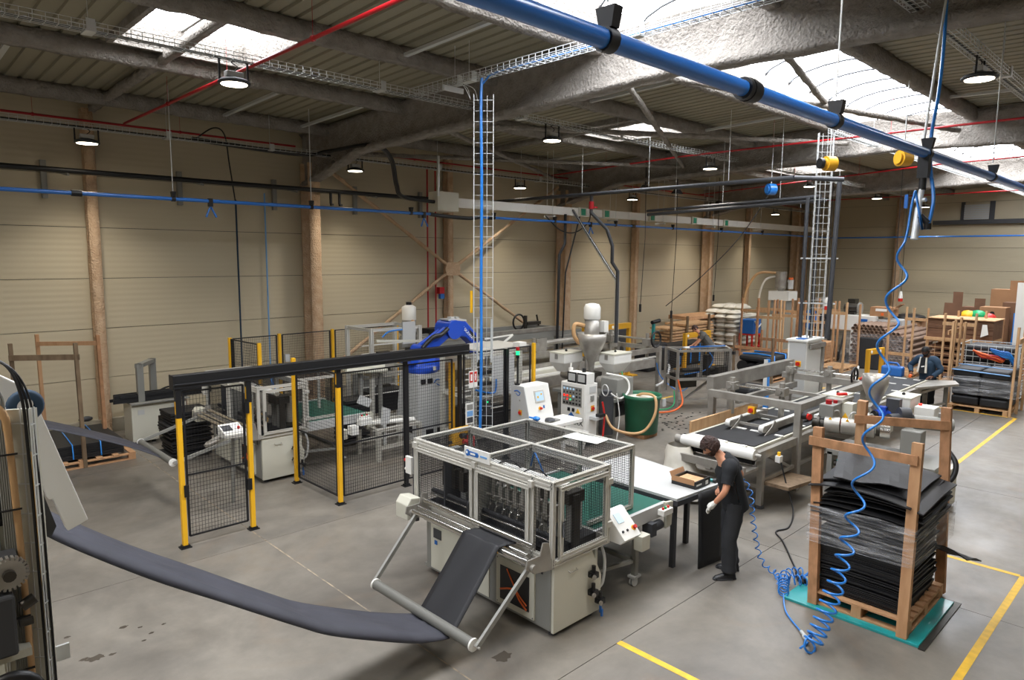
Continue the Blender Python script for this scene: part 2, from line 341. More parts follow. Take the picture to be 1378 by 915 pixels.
# wind bracing in the second bay
def brace(p, q, r=.055, name='roof_brace'):
    p, q = Vector(p), Vector(q); n = int((q-p).length/.2)
    pts = [p.lerp(q, i/n)+Vector([random.uniform(-.006, .006) for _ in range(3)]) for i in range(n+1)]
    one(name, G().tube(pts, [r*random.uniform(.85, 1.2) for _ in pts], 7), 'spray' if name == 'roof_brace' else 'spraytan', None, None, kind='structure', loc=tuple(p))
for p, q in (((9, 6.75, 6.78), (18.3, 4.5, 6.78)), ((9, 4.5, 6.85), (18.3, 6.75, 6.85)), ((9, 6.9, 6.75), (18.3, 11.6, 6.6)), ((9, 11.6, 6.6), (18.3, 6.9, 6.75)), ((9, 11.7, 6.6), (18.3, 16.5, 6.5)), ((9, 16.5, 6.5), (18.3, 11.7, 6.6))): brace(p, q)
# deck with trapezoidal ribs; openings left for the roof lights
SKX = [(-6.9, -4.8), (3.18, 5.2), (13.5, 15.6), (24.1, 26.3)]
SKY_ = [(9.85, 11.95), (-.55, 1.55)]
dk = one('ceiling', G().box(X0, X1, Y0, Y0+.06, 7.2, 7.4), 'deck', None, None, kind='structure', loc=(0, 0, 0))
def deck(x0, x1, y0, y1):
    g = G(); P = .26; n = max(1, round((x1-x0)/P)); P = (x1-x0)/n; prof = []
    for i in range(n):
        a = x0+i*P; prof += [(a, 0), (a+P*.7, 0), (a+P*.76, .035), (a+P*.94, .035)]
    prof.append((x1, 0))
    yy = [y0]+([YR] if y0 < YR < y1 else [])+[y1]
    for ya, yb in zip(yy, yy[1:]):
        for (xa, da), (xb, db) in zip(prof, prof[1:]):
            g.quad((xa, ya, zd(ya)+da), (xa, yb, zd(yb)+da), (xb, yb, zd(yb)+db), (xb, ya, zd(ya)+db))
    ob('deck_sheet', g, 'deck', dk)
def sheets(y0, y1, holes):
    x = X0
    for a, b in holes+[(X1, X1)]:
        cuts = [x]+[c for c in BAYS if x < c < a]+[a]
        for p, q in zip(cuts, cuts[1:]):
            if q-p > .05: deck(p, q, y0, y1)
        x = b
STRIP = (4.5, 6.85); SX = (-8.6, 36.0)
for a, b, h in ((Y0, -.55, []), (-.55, 1.55, SKX), (1.55, 4.5, []), (4.5, 6.85, [SX]), (6.85, 9.85, []), (9.85, 11.95, SKX), (11.95, Y1+.1, [])): sheets(a, b, h)
# continuous barrel roof light on the ridge
wn = one('window_1', G().box(SX[0], SX[1], STRIP[0]-.07, STRIP[0], 7.2, 7.62).box(SX[0], SX[1], STRIP[1], STRIP[1]+.07, 7.2, 7.62).box(SX[0]-.07, SX[0], *STRIP, 7.2, 7.62).box(SX[1], SX[1]+.07, *STRIP, 7.2, 7.62), 'spray', None, None, kind='structure', loc=(SX[0], YR, 7.3))
def arc(t): a = PI*(t-.5)*.9; return YR+1.2*math.sin(a)/math.sin(PI*.45)*.98, 7.6+.35*(math.cos(a)-math.cos(PI*.45))
NP = 42; dx = (SX[1]-SX[0])/NP; pane0 = bar0 = None
for i in range(NP):
    x = SX[0]+i*dx
    if pane0 is None:
        pane0 = ob('pane', G().grid([[(x+u, *arc(t/8)) for t in range(9)] for u in (.01, dx-.01)]), 'sky', wn)
        bar0 = ob('glazing_bar', G().tube([(x, arc(t/8)[0], arc(t/8)[1]-.05) for t in range(9)], .022, 4), 'dgrey', wn)
    else:
        for o in (pane0, bar0):
            c = o.copy(); COL.objects.link(c); c.parent = wn; c.location.x = i*dx
# smoke vents: square roof lights
k = 1
for ya, yb in SKY_:
    for xa, xb in SKX:
        k += 1; z = zd((ya+yb)/2); g = G(); t = .08
        rr = lambda: random.uniform(-.015, .015)
        for (a, b, c, d) in ((xa-t, xb+t, ya-t, ya), (xa-t, xb+t, yb, yb+t), (xa-t, xa, ya, yb), (xb, xb+t, ya, yb)): g.box(a+rr(), b+rr(), c, d, z-.12, z+.35)
        w = one(f'window_{k}', g, 'spray', None, None, kind='structure', loc=(xa, ya, z))
        for q in range(2):
            m = (xa+xb)/2; a, b = (xa, m-.015) if q == 0 else (m+.015, xb)
            ob('pane', G().box(a, b, ya, yb, z+.3, z+.33), 'sky', w)
        ob('glazing_bar', G().bar(((xa+xb)/2, ya, z+.27), ((xa+xb)/2, yb, z+.27), .05), 'grey', w)
        g = G()
        for q in range(1, 7): g.bar((xa, ya+(yb-ya)*q/7, z+.285), (xb, ya+(yb-ya)*q/7, z+.285), .012)
        ob('safety_grid', g, 'grey', w, kind='stuff')
# columns: sprayed H sections on the grid, thin posts between
def hcol(x, y, top, name='column', f=.15, d=.45, axis='y'):
    g = G(); st = []; z = 0
    while z < top:
        st.append(z); z += .2
    st.append(top); pr_ = []
    prof = [(-f, -d/2), (f, -d/2), (f, -d/2+.05), (.04, -d/2+.09), (.04, d/2-.09), (f, d/2-.05), (f, d/2), (-f, d/2), (-f, d/2-.05), (-.04, d/2-.09), (-.04, -d/2+.09), (-f, -d/2+.05)]
    vs = []; n = len(prof)
    for z in st:
        for u, v in prof:
            j = .007; u2, v2 = u+random.uniform(-j, j), v+random.uniform(-j, j)
            vs.append((x+u2, y+v2, z) if axis == 'y' else (x+v2, y+u2, z))
    g.add(vs, [(i*n+q, i*n+(q+1) % n, (i+1)*n+(q+1) % n, (i+1)*n+q) for i in range(len(st)-1) for q in range(n)], 0, True)
    one(name, g, 'spraytan', None, None, kind='structure', loc=(x, y, 0))
for x in BAYS[1:5]: hcol(x, 16.5, 6.2); hcol(x, -5.2, 6.2)
for x in MID: hcol(x, 16.68, 6.85, f=.1, d=.24)
hcol(38.2, 16.45, 6.6, f=.2, d=.5); hcol(37.4, 16.5, 6.6, f=.15, d=.4)
for y in (11.7, 5.0, -.4): hcol(38.4, y, 6.9, f=.12, d=.3, axis='x')
# wall bracing crossing at the thin post
for p, q in (((9.0, 16.55, 6.3), (13.4, 16.5, 3.5)), ((13.4, 16.5, 3.5), (18.2, 16.55, .7)), ((9.0, 16.55, .7), (13.4, 16.5, 3.5)), ((13.4, 16.5, 3.5), (18.2, 16.55, 6.3))): brace(p, q, .05, 'wall_brace')
one('trim_1', G().prism([(-.24, -.2), (.24, -.2), (.3, 0), (.24, .2), (-.24, .2), (-.3, 0)], 'y', -.03, .03), 'spraytan', None, None, kind='structure', loc=(0, 0, 0)).location = (13.4, 16.48, 3.5)
one('trim_2', G().box(38.3, 38.52, Y0, 10.2, 5.55, 5.75), 'dgrey', None, None, kind='structure', loc=(38.3, 0, 5.6))
# ================================================================ services under the roof
def tray(g, p, q, up=(0, 0, 1), w=.2, h=.1, pitch=.13, t=.007):
    p, q, up = Vector(p), Vector(q), Vector(up); d = (q-p); n = int(d.length/pitch); d.normalize(); s = d.cross(up).normalized()
    for u, v in ((-.5, 1), (-.5, .5), (-.5, 0), (-.17, 0), (.17, 0), (.5, 0), (.5, .5), (.5, 1)):
        o = s*u*w+up*v*h; g.bar(p+o, q+o, t, t, up=up)
    for i in range(n+1):
        c = p+d*(i*pitch)
        for a, b in (((-.5, 1), (-.5, 0)), ((-.5, 0), (.5, 0)), ((.5, 0), (.5, 1))):
            g.bar(c+s*a[0]*w+up*a[1]*h, c+s*b[0]*w+up*b[1]*h, t, t, up=d)
    return g
def rod(name, x, y, z0, z1, label, r=.006, group=None, m='galv'): return one(name, G().cyl((x, y, z0), (x, y, z1), r, n=5), m, label, 'rod', group, loc=(x, y, z1))
def cable_tray(label, p, q, rods=(), cables=(), **k):
    t = thing('cable_tray', label, 'cable tray', p)
    ob('wire_basket', tray(G(), p, q, **k), 'galv', t, kind='stuff')
    for a, b, r, m in cables: ob('cable', G().tube([Vector(p)+Vector(a), Vector(q)+Vector(a)] if b is None else b, r, 5), m, t)
    for x, y in rods:
        z = p[2]; ob('hanger_rod', G().cyl((x, y, z), (x, y, zd(y)), .005, n=5), 'galv', t); ob('hanger_bracket', G().box(x-.06, x+.06, y-.12, y+.12, z-.02, z+.0).box(x-.05, x+.05, y-.125, y-.115, z-.02, z+.13), 'galv', t)
    return t
T = (-.05, .02, .012); 
cable_tray('long wire cable tray with dark cables crossing the whole ceiling', (X0+.2, 10.0, 6.6), (37.5, 10.0, 6.6), [(x, 10.0) for x in (2.4, 6.6, 9.9, 13.0, 17.8, 22, 26, 30, 34)], [(T, None, .012, 'black'), ((0, -.04, .012), None, .01, 'black')])
cable_tray('wire cable tray branching off the long tray and carrying a blue hose', (7.3, 10.0, 6.62), (7.3, Y0+.4, 6.62), [(7.3, 8.9), (7.3, 8.55), (7.3, 5.4), (7.3, 2.2)], [((.03, .1, .02), [(7.26, 8.2, 6.5), (7.28, 8.05, 6.62), (7.28, 7.7, 6.64), (7.28, -5, 6.64)], .016, 'hose')])
cable_tray('wire cable tray hanging behind the big blue pipe at upper right', (X0+.2, 2.6, 6.6), (24, 2.6, 6.6), [(x, 2.6) for x in (9.2, 12.6, 15, 18)], [(T, None, .012, 'black'), ((0, .03, .012), None, .01, 'black')])
cable_tray('dark wire cable tray fixed high along the left wall', (X0+.2, 15.4, 6.25), (37.8, 15.4, 6.25), [(x, 15.4) for x in (1.5, 5, 7.2, 12, 16, 21, 26, 31)], [((0, y, .02), None, .016, 'black') for y in (-.07, -.03, .02, .06)], t=.006)
cable_tray('wire cable tray running to the far wall under the last lamps', (15.6, 6.2, 6.6), (38, 6.2, 6.6), [(x, 6.2) for x in (18, 22, 27, 31)], [(T, None, .012, 'black')])
# vertical ladder of wire basket down to the front machine
t = thing('cable_drop', 'wire ladder tray with a bright blue hose dropping to the front machine', 'cable tray', (7.3, 8.2, 1.0))
ob('wire_basket', tray(G(), (7.3, 8.2, 1.0), (7.3, 8.2, 6.35), up=(-.7, -.7, 0), w=.3, h=.1, pitch=.16, t=.006), 'galv', t, kind='stuff')
ob('blue_hose', G().tube(bez([(7.23, 8.2, 1.0), (7.22, 8.16, 2.2), (7.25, 8.2, 3.6), (7.23, 8.17, 5.0), (7.24, 8.2, 6.2), (7.26, 8.2, 6.6)]), .024, 6), 'hose', t)
ob('curved_basket', G().tube(bez([(7.2, 8.4, 6.3), (7.21, 8.5, 6.5), (7.22, 8.75, 6.62)]), .006, 4).tube(bez([(7.35, 8.4, 6.3), (7.36, 8.5, 6.5), (7.37, 8.75, 6.62)]), .006, 4).tube(bez([(7.1, 8.3, 6.3), (7.1, 8.45, 6.5), (7.1, 8.7, 6.62)]), .006, 4), 'galv', t)
ob('yellow_tag', G().box(7.13, 7.16, 8.3, 8.33, 3.0, 3.35), 'yellow', t)
for s in (-.1, .13): ob('side_rail', G().bar((7.3+s*.7, 8.2-s*.7, 2.2), (7.3+s*.7, 8.2-s*.7, 2.9), .02), 'galv', t)
g = G().box(7.05, 7.45, 8.86, 8.9, 6.5, 6.58)
one('hanger_bracket', g, 'galv', 'short pale channel bracket under the branching cable tray', 'bracket', loc=(7.25, 8.88, 6.5))
# high-bay lamps
def lamp(x, y, z, label, top):
    t = thing('high_bay_lamp', label, 'lamp', (x, y, z), 'high bay lamps')
    ob('lens', G().cyl((x, y, z-.005), (x, y, z+.015), .175, n=28), 'led', t)
    ob('housing', G().lathe((x, y, z), [(.18, 0), (.215, .0), (.22, .03), (.19, .06), (.08, .09), (.0, .09)], 28), 'dgrey', t)
    sp = bpy.data.lights.new('high_bay_beam', 'SPOT'); sp.energy = SPOT; sp.color = (1, .93, .82); sp.spot_size = math.radians(112); sp.spot_blend = 1.0; sp.shadow_soft_size = .17
    so = bpy.data.objects.new('beam', sp); COL.objects.link(so); so.parent = t; so.location = (0, 0, -.03)
    ob('driver_box', G().box(x-.12, x+.12, y-.06, y+.06, z+.09, z+.17), 'lgrey', t, bev=.01)
    for s in (-1, 1): ob('bracket', G().bar((x+s*.2, y, z+.02), (x+s*.2, y, z+top), .025, .02), 'black', t)
    ob('cable', G().tube(bez([(x, y, z+.17), (x+.06, y, z+.24), (x-.02, y+.02, z+.3), (x+.03, y, z+top)]), .008, 5), 'black', t)
    return t
ps = [(x, 10.0, 6.28) for x in (4.18, 10.8, 17.1, 23.5, 29.9, 36.2)]+[(x, 15.4, 5.98) for x in (3.55, 9.41, 15.2, 21.0, 26.7, 32.5)]+[(11.36, 2.6, 6.34)]
where = ['hanging next to the red pipe at upper left', 'between the first big beam and a roof light', 'hung past the roof light in mid ceiling', 'above the coloured hose reel', 'second from the far end of its tray', 'nearest the louvre vent of the far wall',
 'high on the left wall above the first thin post', 'beside the haunch of the first big beam', 'near the top of the wall bracing', 'over the white cable duct', 'on the wall side over the white bag pallet', 'closest to the far corner column', 'large and alone at upper right beside the roof light']
L0 = None
for (x, y, z), w in zip(ps, where):
    lb = 'lit round LED high bay lamp '+w
    if L0 is None: L0 = lamp(x, y, z, lb, .32)
    else: dup(L0, (x, y, z), label=lb)
for x, y in ((-2.2, 10.0), (-8, 10.0), (-2.3, 15.4), (5.0, 2.6), (-1.4, 2.6), (-7, 2.6), (4.4, -3), (11, -3), (17.5, -3), (24, -3), (30, -3), (17.8, 2.6), (24, 2.6), (30, 2.6), (-2, -3)): dup(L0, (x, y, 6.28), label='lit round LED high bay lamp out of the picture')
# compressed-air pipes
def clampd(g, x, y, z, r):
    g.cyl((x-.035, y, z), (x+.035, y, z), r*1.25, n=14); g.hexa([(x-.03, y-.05, z+r), (x+.03, y-.05, z+r), (x+.03, y+.03, z+r), (x-.03, y+.03, z+r), (x-.035, y-.07, z+r+.1), (x+.035, y-.07, z+r+.1), (x+.035, y+.05, z+r+.1), (x-.035, y+.05, z+r+.1)]); return g
t = thing('air_pipe', 'thick blue compressed air pipe crossing the upper right foreground', 'pipe', (2.2, 2.25, 4.97))
ob('pipe', G().cyl((-6, 2.25, 4.97), (24, 2.25, 4.97), .05, n=18), 'bluepipe', t)
for x in (2.82, 5.68, 8.05, 10.85, 14): ob('pipe_clamp', clampd(G(), x, 2.25, 4.97, .05), 'black', t)
for x in (2.82, 5.68, 10.85, 14): ob('hanger_rod', G().cyl((x, 2.25, 5.15), (x, 2.25, zd(2.25)), .007, n=6), 'galv', t)
g = G()
for a, b, r in ((4.2, 4.245, .07), (4.25, 4.3, .075), (4.305, 4.36, .068)): g.cyl((a, 2.25, 4.97), (b, 2.25, 4.97), r, n=18)
ob('coupling', g, 'black', t); 
t = thing('air_drop', 'valve and blue coiled air hose hanging from the thick blue pipe to the floor', 'hose', (8.05, 2.25, 4.9))
ob('tee', G().box(7.96, 8.06, 2.2, 2.3, 4.72, 4.95).cyl((8.0, 2.25, 4.8), (8.0, 2.25, 4.6), .035), 'black', t)
ob('valve_body', G().cyl((8.0, 2.25, 4.66), (7.97, 2.26, 4.42), .028).cyl((7.97, 2.26, 4.42), (7.9, 2.26, 4.1), .034).cyl((7.97, 2.2, 4.5), (8.02, 2.33, 4.5), .02), 'galv', t)
ob('valve_handle', G().box(7.94, 7.97, 2.36, 2.39, 4.42, 4.56), 'bluepipe', t)
ob('quick_coupling', G().cyl((7.93, 2.23, 4.34), (7.95, 2.16, 4.26), .03).cyl((7.95, 2.16, 4.26), (7.95, 2.16, 4.2), .035), 'black', t)
hp = [(7.85, 2.21, 4.25), (7.72, 2.23, 4.0)]
coil = [(1228, 255, 7.78), (1219, 310, 7.7), (1212, 355, 7.65), (1203, 405, 7.6), (1196, 450, 7.5), (1189, 500, 7.42), (1180, 560, 7.3), (1172, 610, 7.2), (1160, 660, 7.1), (1150, 710, 7.0), (1140, 755, 6.92), (1126, 805, 6.85), (1112, 845, 6.75), (1098, 868, 6.68), (1085, 868, 6.65)]
CO = [(7.78, 2.25, 4.58), (7.7, 2.27, 4.19), (7.65, 2.29, 3.87), (7.6, 2.31, 3.5), (7.5, 2.31, 3.19), (7.42, 2.33, 2.8), (7.3, 2.32, 2.35), (7.2, 2.32, 2.0), (7.1, 2.35, 1.6), (7.0, 2.37, 1.22), (6.92, 2.4, .9), (6.85, 2.46, .53), (6.75, 2.51, .24), (6.66, 2.55, .08), (6.66, 2.63, .08)]
P = bez([Vector(c) for c in CO], 14); tot = [0]
for a, b in zip(P, P[1:]): tot.append(tot[-1]+(b-a).length)
def coil_along(P, n_out, rad, turns_fn, phase=0):
    """hose wound round the path P; turns_fn(s) = turns per metre at arc share s"""
    tot = [0]
    for a, b in zip(P, P[1:]): tot.append(tot[-1]+(b-a).length)
    Lg = tot[-1]; out = []; th = phase; j = 0; N = n_out; pd = None
    for i in range(N+1):
        s = i/N*Lg
        while j < len(P)-2 and tot[j+1] < s: j += 1
        k = (s-tot[j])/max(1e-6, tot[j+1]-tot[j]); p = P[j].lerp(P[j+1], k); d = (P[j+1]-P[j]).normalized()
        if pd is None: pd = d.orthogonal()
        a = (pd-d*pd.dot(d)).normalized(); pd = a; b = d.cross(a); r = rad(i/N)
        out.append(p+(a*math.cos(th)+b*math.sin(th))*r); th += 2*PI*turns_fn(i/N)*Lg/N
    return out
ob('coiled_hose', G().tube([Vector((7.93, 2.2, 4.2)), Vector((7.86, 2.24, 4.45))][::-1]+coil_along(P, 1000, lambda s: .004 if s < .1 else (.075 if s < .85 else .085)*min(1, (s-.1)/.06), lambda s: 2.1+max(0, (s-.6)/.4)**1.5*13), .0125, 6), 'hose', t)
ob('feed_hose', G().tube(bez([(7.95, 2.16, 4.2), (8.0, 2.14, 4.5), (8.1, 2.22, 4.85), (8.17, 2.25, 5.2), (8.3, 2.25, 5.6), (8.42, 2.27, 6.1), (8.5, 2.3, 6.58)]), .018, 6), 'hose', t)
ob('steel_conduit', G().cyl((8.08, 2.3, 5.0), (8.42, 2.28, 6.6), .014, n=8), 'galv', t)
# second coil: tool hose from the floor up to the worker
t = thing('tool_hose', 'blue spiral hose heaped beside the front pallet and rising to the worker', 'hose', (7.8, 3.3, 0))
Pc = bez([Vector(p) for p in ((7.9, 3.97, 1.16), (7.96, 3.9, .95), (7.98, 3.86, .6), (8.02, 3.78, .2), (8.0, 3.66, .07), (7.92, 3.5, .07), (7.75, 3.4, .08))], 10)
ob('rising_coil', G().tube(coil_along(Pc, 330, lambda s: .02 if s < .06 else .03, lambda s: 9), .008, 5), 'hose', t)
Pd = bez([Vector(p) for p in ((7.75, 3.42, .08), (7.85, 3.25, .1), (8.0, 3.14, .09), (8.02, 3.24, .14), (7.86, 3.36, .12), (7.68, 3.3, .07), (7.5, 3.22, .07))], 10)
ob('heaped_coil', G().tube(coil_along(Pd, 420, lambda s: .055, lambda s: 15), .008, 5), 'hose', t)
ob('hose_tail', G().tube(bez([(7.5, 3.22, .06), (7.2, 3.05, .02), (6.95, 2.8, .02), (6.74, 2.6, .06)]), .009, 5), 'hose', t)
ob('hose_fitting', G().cyl((6.9, 2.75, .03), (6.72, 2.6, .07), .018).cyl((6.8, 2.68, .05), (6.74, 2.62, .06), .025), 'galv', t)
# blue air main along the left wall, and on along the far wall
t = thing('air_main', 'slim blue air main hanging along the left wall and turning at the far corner', 'pipe', (0, 14.3, 4.95))
ob('pipe', G().cyl((X0+.3, 14.3, 4.95), (10.9, 14.3, 4.95), .038, n=10), 'bluepipe', t); ob('pipe', G().cyl((12.6, 14.3, 4.95), (37.0, 14.3, 4.95), .038, n=10).cyl((37, 14.3, 4.95), (37, Y0+.3, 4.95), .038, n=10), 'bluepipe', t)
ob('flexible_joint', G().tube(bez([(10.9, 14.3, 4.95), (11.3, 14.3, 4.92), (12.2, 14.3, 4.9), (12.6, 14.3, 4.95)]), .05, 8), 'black', t)
for x in (1.9, 4.7, 7.6, 10.3, 13.1, 15.6, 18.6, 22, 25.5, 29): ob('pipe_clamp', clampd(G(), x, 14.3, 4.95, .04), 'black', t)
for x in (1.9, 4.7, 7.6): ob('hanger_rod', G().cyl((x, 14.3, 5.05), (x, 14.3, zd(14.3)), .009, n=6), 'galv', t)
for x in (3.0, 12.9, 19.5): ob('coupling', G().cyl((x, 14.3, 4.95), (x+.16, 14.3, 4.95), .058, n=10), 'black', t)
for i, x in enumerate((5.4, 10.7, 17.3)):
    t = thing('air_outlet', 'twin nozzle outlet under the slim blue air main, '+('left of the first column', 'left of the rubber joint', 'right of the wire ladder')[i], 'outlet', (x, 14.3, 4.9), 'air outlets')
    ob('body', G().box(x-.04, x+.04, 14.26, 14.34, 4.84, 5.0), 'black', t)
    for s in (-1, 1): ob('nozzle', G().cyl((x, 14.3, 4.85), (x+s*.07, 14.28, 4.7), .018).cyl((x+s*.07, 14.28, 4.7), (x+s*.1, 14.27, 4.63), .022), 'bluepipe', t)
# black pipe on wall brackets
t = thing('black_pipe', 'black pipe on grey brackets along the upper left wall', 'pipe', (0, 16.3, 5.52))
ob('pipe', G().cyl((X0+.3, 16.18, 5.52), (13.0, 16.18, 5.52), .055, n=10), 'black', t)
for x in (3.05, 5.65, 7.9, 10.2, 12.4): ob('wall_bracket', G().box(x-.05, x+.05, 16.7, 16.8, 5.0, 5.75).bar((x, 16.75, 5.6), (x+.3, 16.12, 5.44), .05), 'grey', t)
for x in (9.25, 9.5): ob('drain_valve', G().cyl((x-.1, 16.18, 5.5), (x-.1, 16.18, 5.2), .035).box(x-.13, x-.07, 16.08, 16.18, 5.15, 5.2), 'black', t)
t = thing('wall_conduit', 'thin blue pipe running down the left wall behind the fence', 'pipe', (6.92, 16.74, 0)); ob('pipe', G().cyl((6.92, 16.74, .3), (6.92, 16.74, 5.2), .022, n=8), 'denim', t); ob('hood', G().tube(bez([(6.92, 16.74, 5.1), (6.75, 16.6, 6.0), (6.5, 16.2, 6.6), (6.1, 15.8, 6.65), (5.6, 15.5, 6.32)]), .016, 6), 'black', t)
t = thing('wall_conduit', 'lilac-blue slim pipe on the wall beside the first big column', 'pipe', (7.65, 16.76, 0)); ob('pipe', G().cyl((7.65, 16.76, .3), (7.65, 16.76, 5.4), .02, n=8), 'lightblue', t)
# sprinkler pipes
def red(name, label, segs, r=.024):
    t = thing('sprinkler_pipe', label, 'pipe', segs[0][0])
    for p, q in segs:
        ob('pipe', G().cyl(p, q, r, n=8), 'redpipe', t); p, q = Vector(p), Vector(q); n = max(1, int((q-p).length/2.6))
        if abs(q.z-p.z) < .1:
            for i in range(1, n):
                c = p.lerp(q, i/n); d = (q-p).normalized(); ob('pipe_hanger', G().cyl(c-d*.02, c+d*.02, r*1.5, n=8).cyl(c, (c.x, c.y, zd(c.y)), .004, n=4), 'redpipe', t)
red('a', 'red sprinkler main along the top of the left wall', [((X0+.3, 16.35, 6.56), (8.3, 16.35, 6.56)), ((9.1, 16.3, 6.6), (37, 16.3, 6.6))])
red('b', 'red sprinkler branch passing under the square roof light at upper left', [((4.48, 16.35, 6.6), (4.48, Y0+.3, 6.6))], .027)
red('c', 'red sprinkler branch beyond the second big beam', [((17.4, 16.3, 6.6), (16.5, 10.6, 6.6)), ((16.5, 10.6, 6.6), (16.5, Y0+.3, 6.6))])
red('d', 'red sprinkler branch crossing high in the far bays', [((27.0, 16.3, 6.6), (22.8, 6, 6.6)), ((22.8, 6, 6.6), (21.5, Y0+.3, 6.6))])
red('e', 'farthest red sprinkler branch near the back wall', [((33.5, 16.3, 6.6), (33, Y0+.3, 6.6))])
red('f', 'pair of red riser pipes on the left wall near the bracing', [((12.55, 16.6, .9), (12.55, 16.6, 6.5)), ((12.85, 16.6, .9), (12.85, 16.6, 6.5))])
t = thing('fire_valve', 'small red and blue fire valve beside the red risers', 'valve', (13.0, 16.6, 2.9)); ob('body', G().box(12.92, 13.1, 16.5, 16.7, 2.75, 2.95), 'redpipe', t); ob('plate', G().box(12.95, 13.1, 16.5, 16.6, 2.6, 2.75), 'bluelbl', t)
# white cable duct with junction boxes
t = thing('cable_duct', 'long off-white cable duct with end box crossing the middle of the hall', 'duct', (11.3, 14.5, 5.2))
for a, b in ((11.85, 14.5), (14.5, 17.0), (17.0, 19.5), (19.5, 22.3), (22.3, 27), (27, 32), (32, 36.8)): ob('duct_length', G().box(a+.004, b-.004, 14.42, 14.58, 5.18, 5.42), 'white', t)
ob('junction_box', G().box(11.15, 11.85, 14.3, 14.7, 5.05, 5.55), 'offw', t, bev=.01)
for x in (17.0, 18.2, 20.8, 23.6, 26.0): ob('outlet_box', G().box(x-.17, x+.17, 14.36, 14.62, 5.16, 5.44), 'offw', t); ob('green_label', G().box(x-.1, x+.1, 14.34, 14.36, 5.2, 5.4), 'glassgreen', t)
for x in (12.9, 15.6, 18.7, 21.5, 25, 29): ob('hanger_rod', G().cyl((x, 14.38, 5.1), (x, 14.38, zd(14.4)), .008, n=5).cyl((x, 14.62, 5.1), (x, 14.62, zd(14.6)), .008, n=5).box(x-.04, x+.04, 14.3, 14.7, 5.08, 5.14), 'galv', t)
t = thing('cable_bundle', 'thick black cable bundle arching down from the first big beam to the white duct', 'cable', (9.0, 15, 6.3))
for dy in (0, .05): ob('cable', G().tube(bez([(5.5, 15.4+dy, 6.3), (7.9, 15.4+dy, 6.24), (8.5, 15.1+dy, 6.34), (8.6, 13.7+dy, 6.34), (9.0, 13.6+dy, 6.33), (9.5, 13.9+dy, 6.1), (9.9, 14.3+dy, 5.6), (10.2, 14.45+dy, 5.35), (11.2, 14.45+dy, 5.28)]), .045, 7), 'black', t)
ob('hanger_strip', G().box(11.0, 11.06, 14.1, 14.14, 5.4, 6.4), 'galv', t)
# dark water pipes and their drops
t = thing('grey_water_pipe', 'dark grey pipe crossing the middle of the hall with a sloping drop', 'pipe', (15, 12, 5.6))
ob('pipe', G().cyl((14.98, 16.5, 5.6), (14.7, 6.6, 5.6), .05, n=10).cyl((14.7, 6.6, 5.6), (15.3, 5.8, 5.55), .05, n=10), 'dgrey', t)
for y in (15, 12.6, 10.4, 8.2): ob('hanger_rod', G().cyl((14.85, y, 5.62), (14.85, y, zd(y)), .007, n=5), 'galv', t)
ob('drop_pipe', G().tube([(14.9, 12.3, 5.6), (14.9, 12.3, 5.1), (15.1, 11.9, 4.65), (15.3, 11.85, 4.2), (15.3, 11.85, 3.75), (15.5, 11.8, 3.5), (15.5, 11.8, 1.5)], .05, 8), 'dgrey', t)
ob('valve', G().cyl((14.9, 12.3, 5.4), (14.9, 12.3, 5.2), .07).box(14.92, 15.05, 12.2, 12.24, 5.22, 5.27), 'redpipe', t)
t = thing('cable_drop', 'slanting wire tray with grey cables falling from the white duct', 'cable tray', (14.9, 14.3, 5.3))
ob('wire_basket', tray(G(), (15.8, 13.8, 5.3), (15.6, 11.9, 3.2), up=(0, -.7, -.7), w=.14, h=.05), 'galv', t, kind='stuff'); ob('wire_basket', tray(G(), (15.6, 11.9, 3.2), (15.6, 11.9, 1.5), up=(0, -1, 0), w=.14, h=.05), 'galv', t, kind='stuff')
ob('cable', G().tube([(15.8, 13.75, 5.28), (15.6, 11.85, 3.2), (15.6, 11.85, 1.5)], .03, 6), 'dgrey', t)
t = thing('pipe_drop', 'pair of thin black pipes with an offset elbow in front of the second column', 'pipe', (16, 14.4, 5.1))
ob('pipe', G().tube([(16.2, 14.4, 5.2), (16.2, 14.4, 4.3), (15.95, 14.4, 3.95), (15.9, 14.4, 1.0)], .045, 8), 'black', t); ob('pipe', G().tube([(16.9, 14.4, 5.2), (16.25, 14.4, 3.4), (16.15, 14.4, 1.0)], .025, 6), 'black', t)
ob('looped_cable', G().tube(bez([(15.2, 14.3, 5.1), (15.8, 14.25, 4.7), (16.5, 14.25, 4.65), (17.2, 14.3, 5.0), (17.4, 14.4, 5.4)]), .02, 5), 'black', t)
t = thing('grey_water_pipe', 'pair of dark pipes ending at the tall ladder mast', 'pipe', (18, 10, 5.3))
ob('pipe', G().cyl((18.0, 12.6, 5.2), (15.9, 6.4, 5.2), .05, n=8), 'dgrey', t); ob('pipe', G().cyl((18.1, 12.7, 5.32), (15.9, 6.5, 5.28), .04, n=8), 'dgrey', t)
for q in (.2, .5, .8): x, y = 18-2.1*q, 12.6-6.2*q; ob('hanger_rod', G().cyl((x, y, 5.2), (x, y, zd(y)), .006, n=5), 'galv', t)
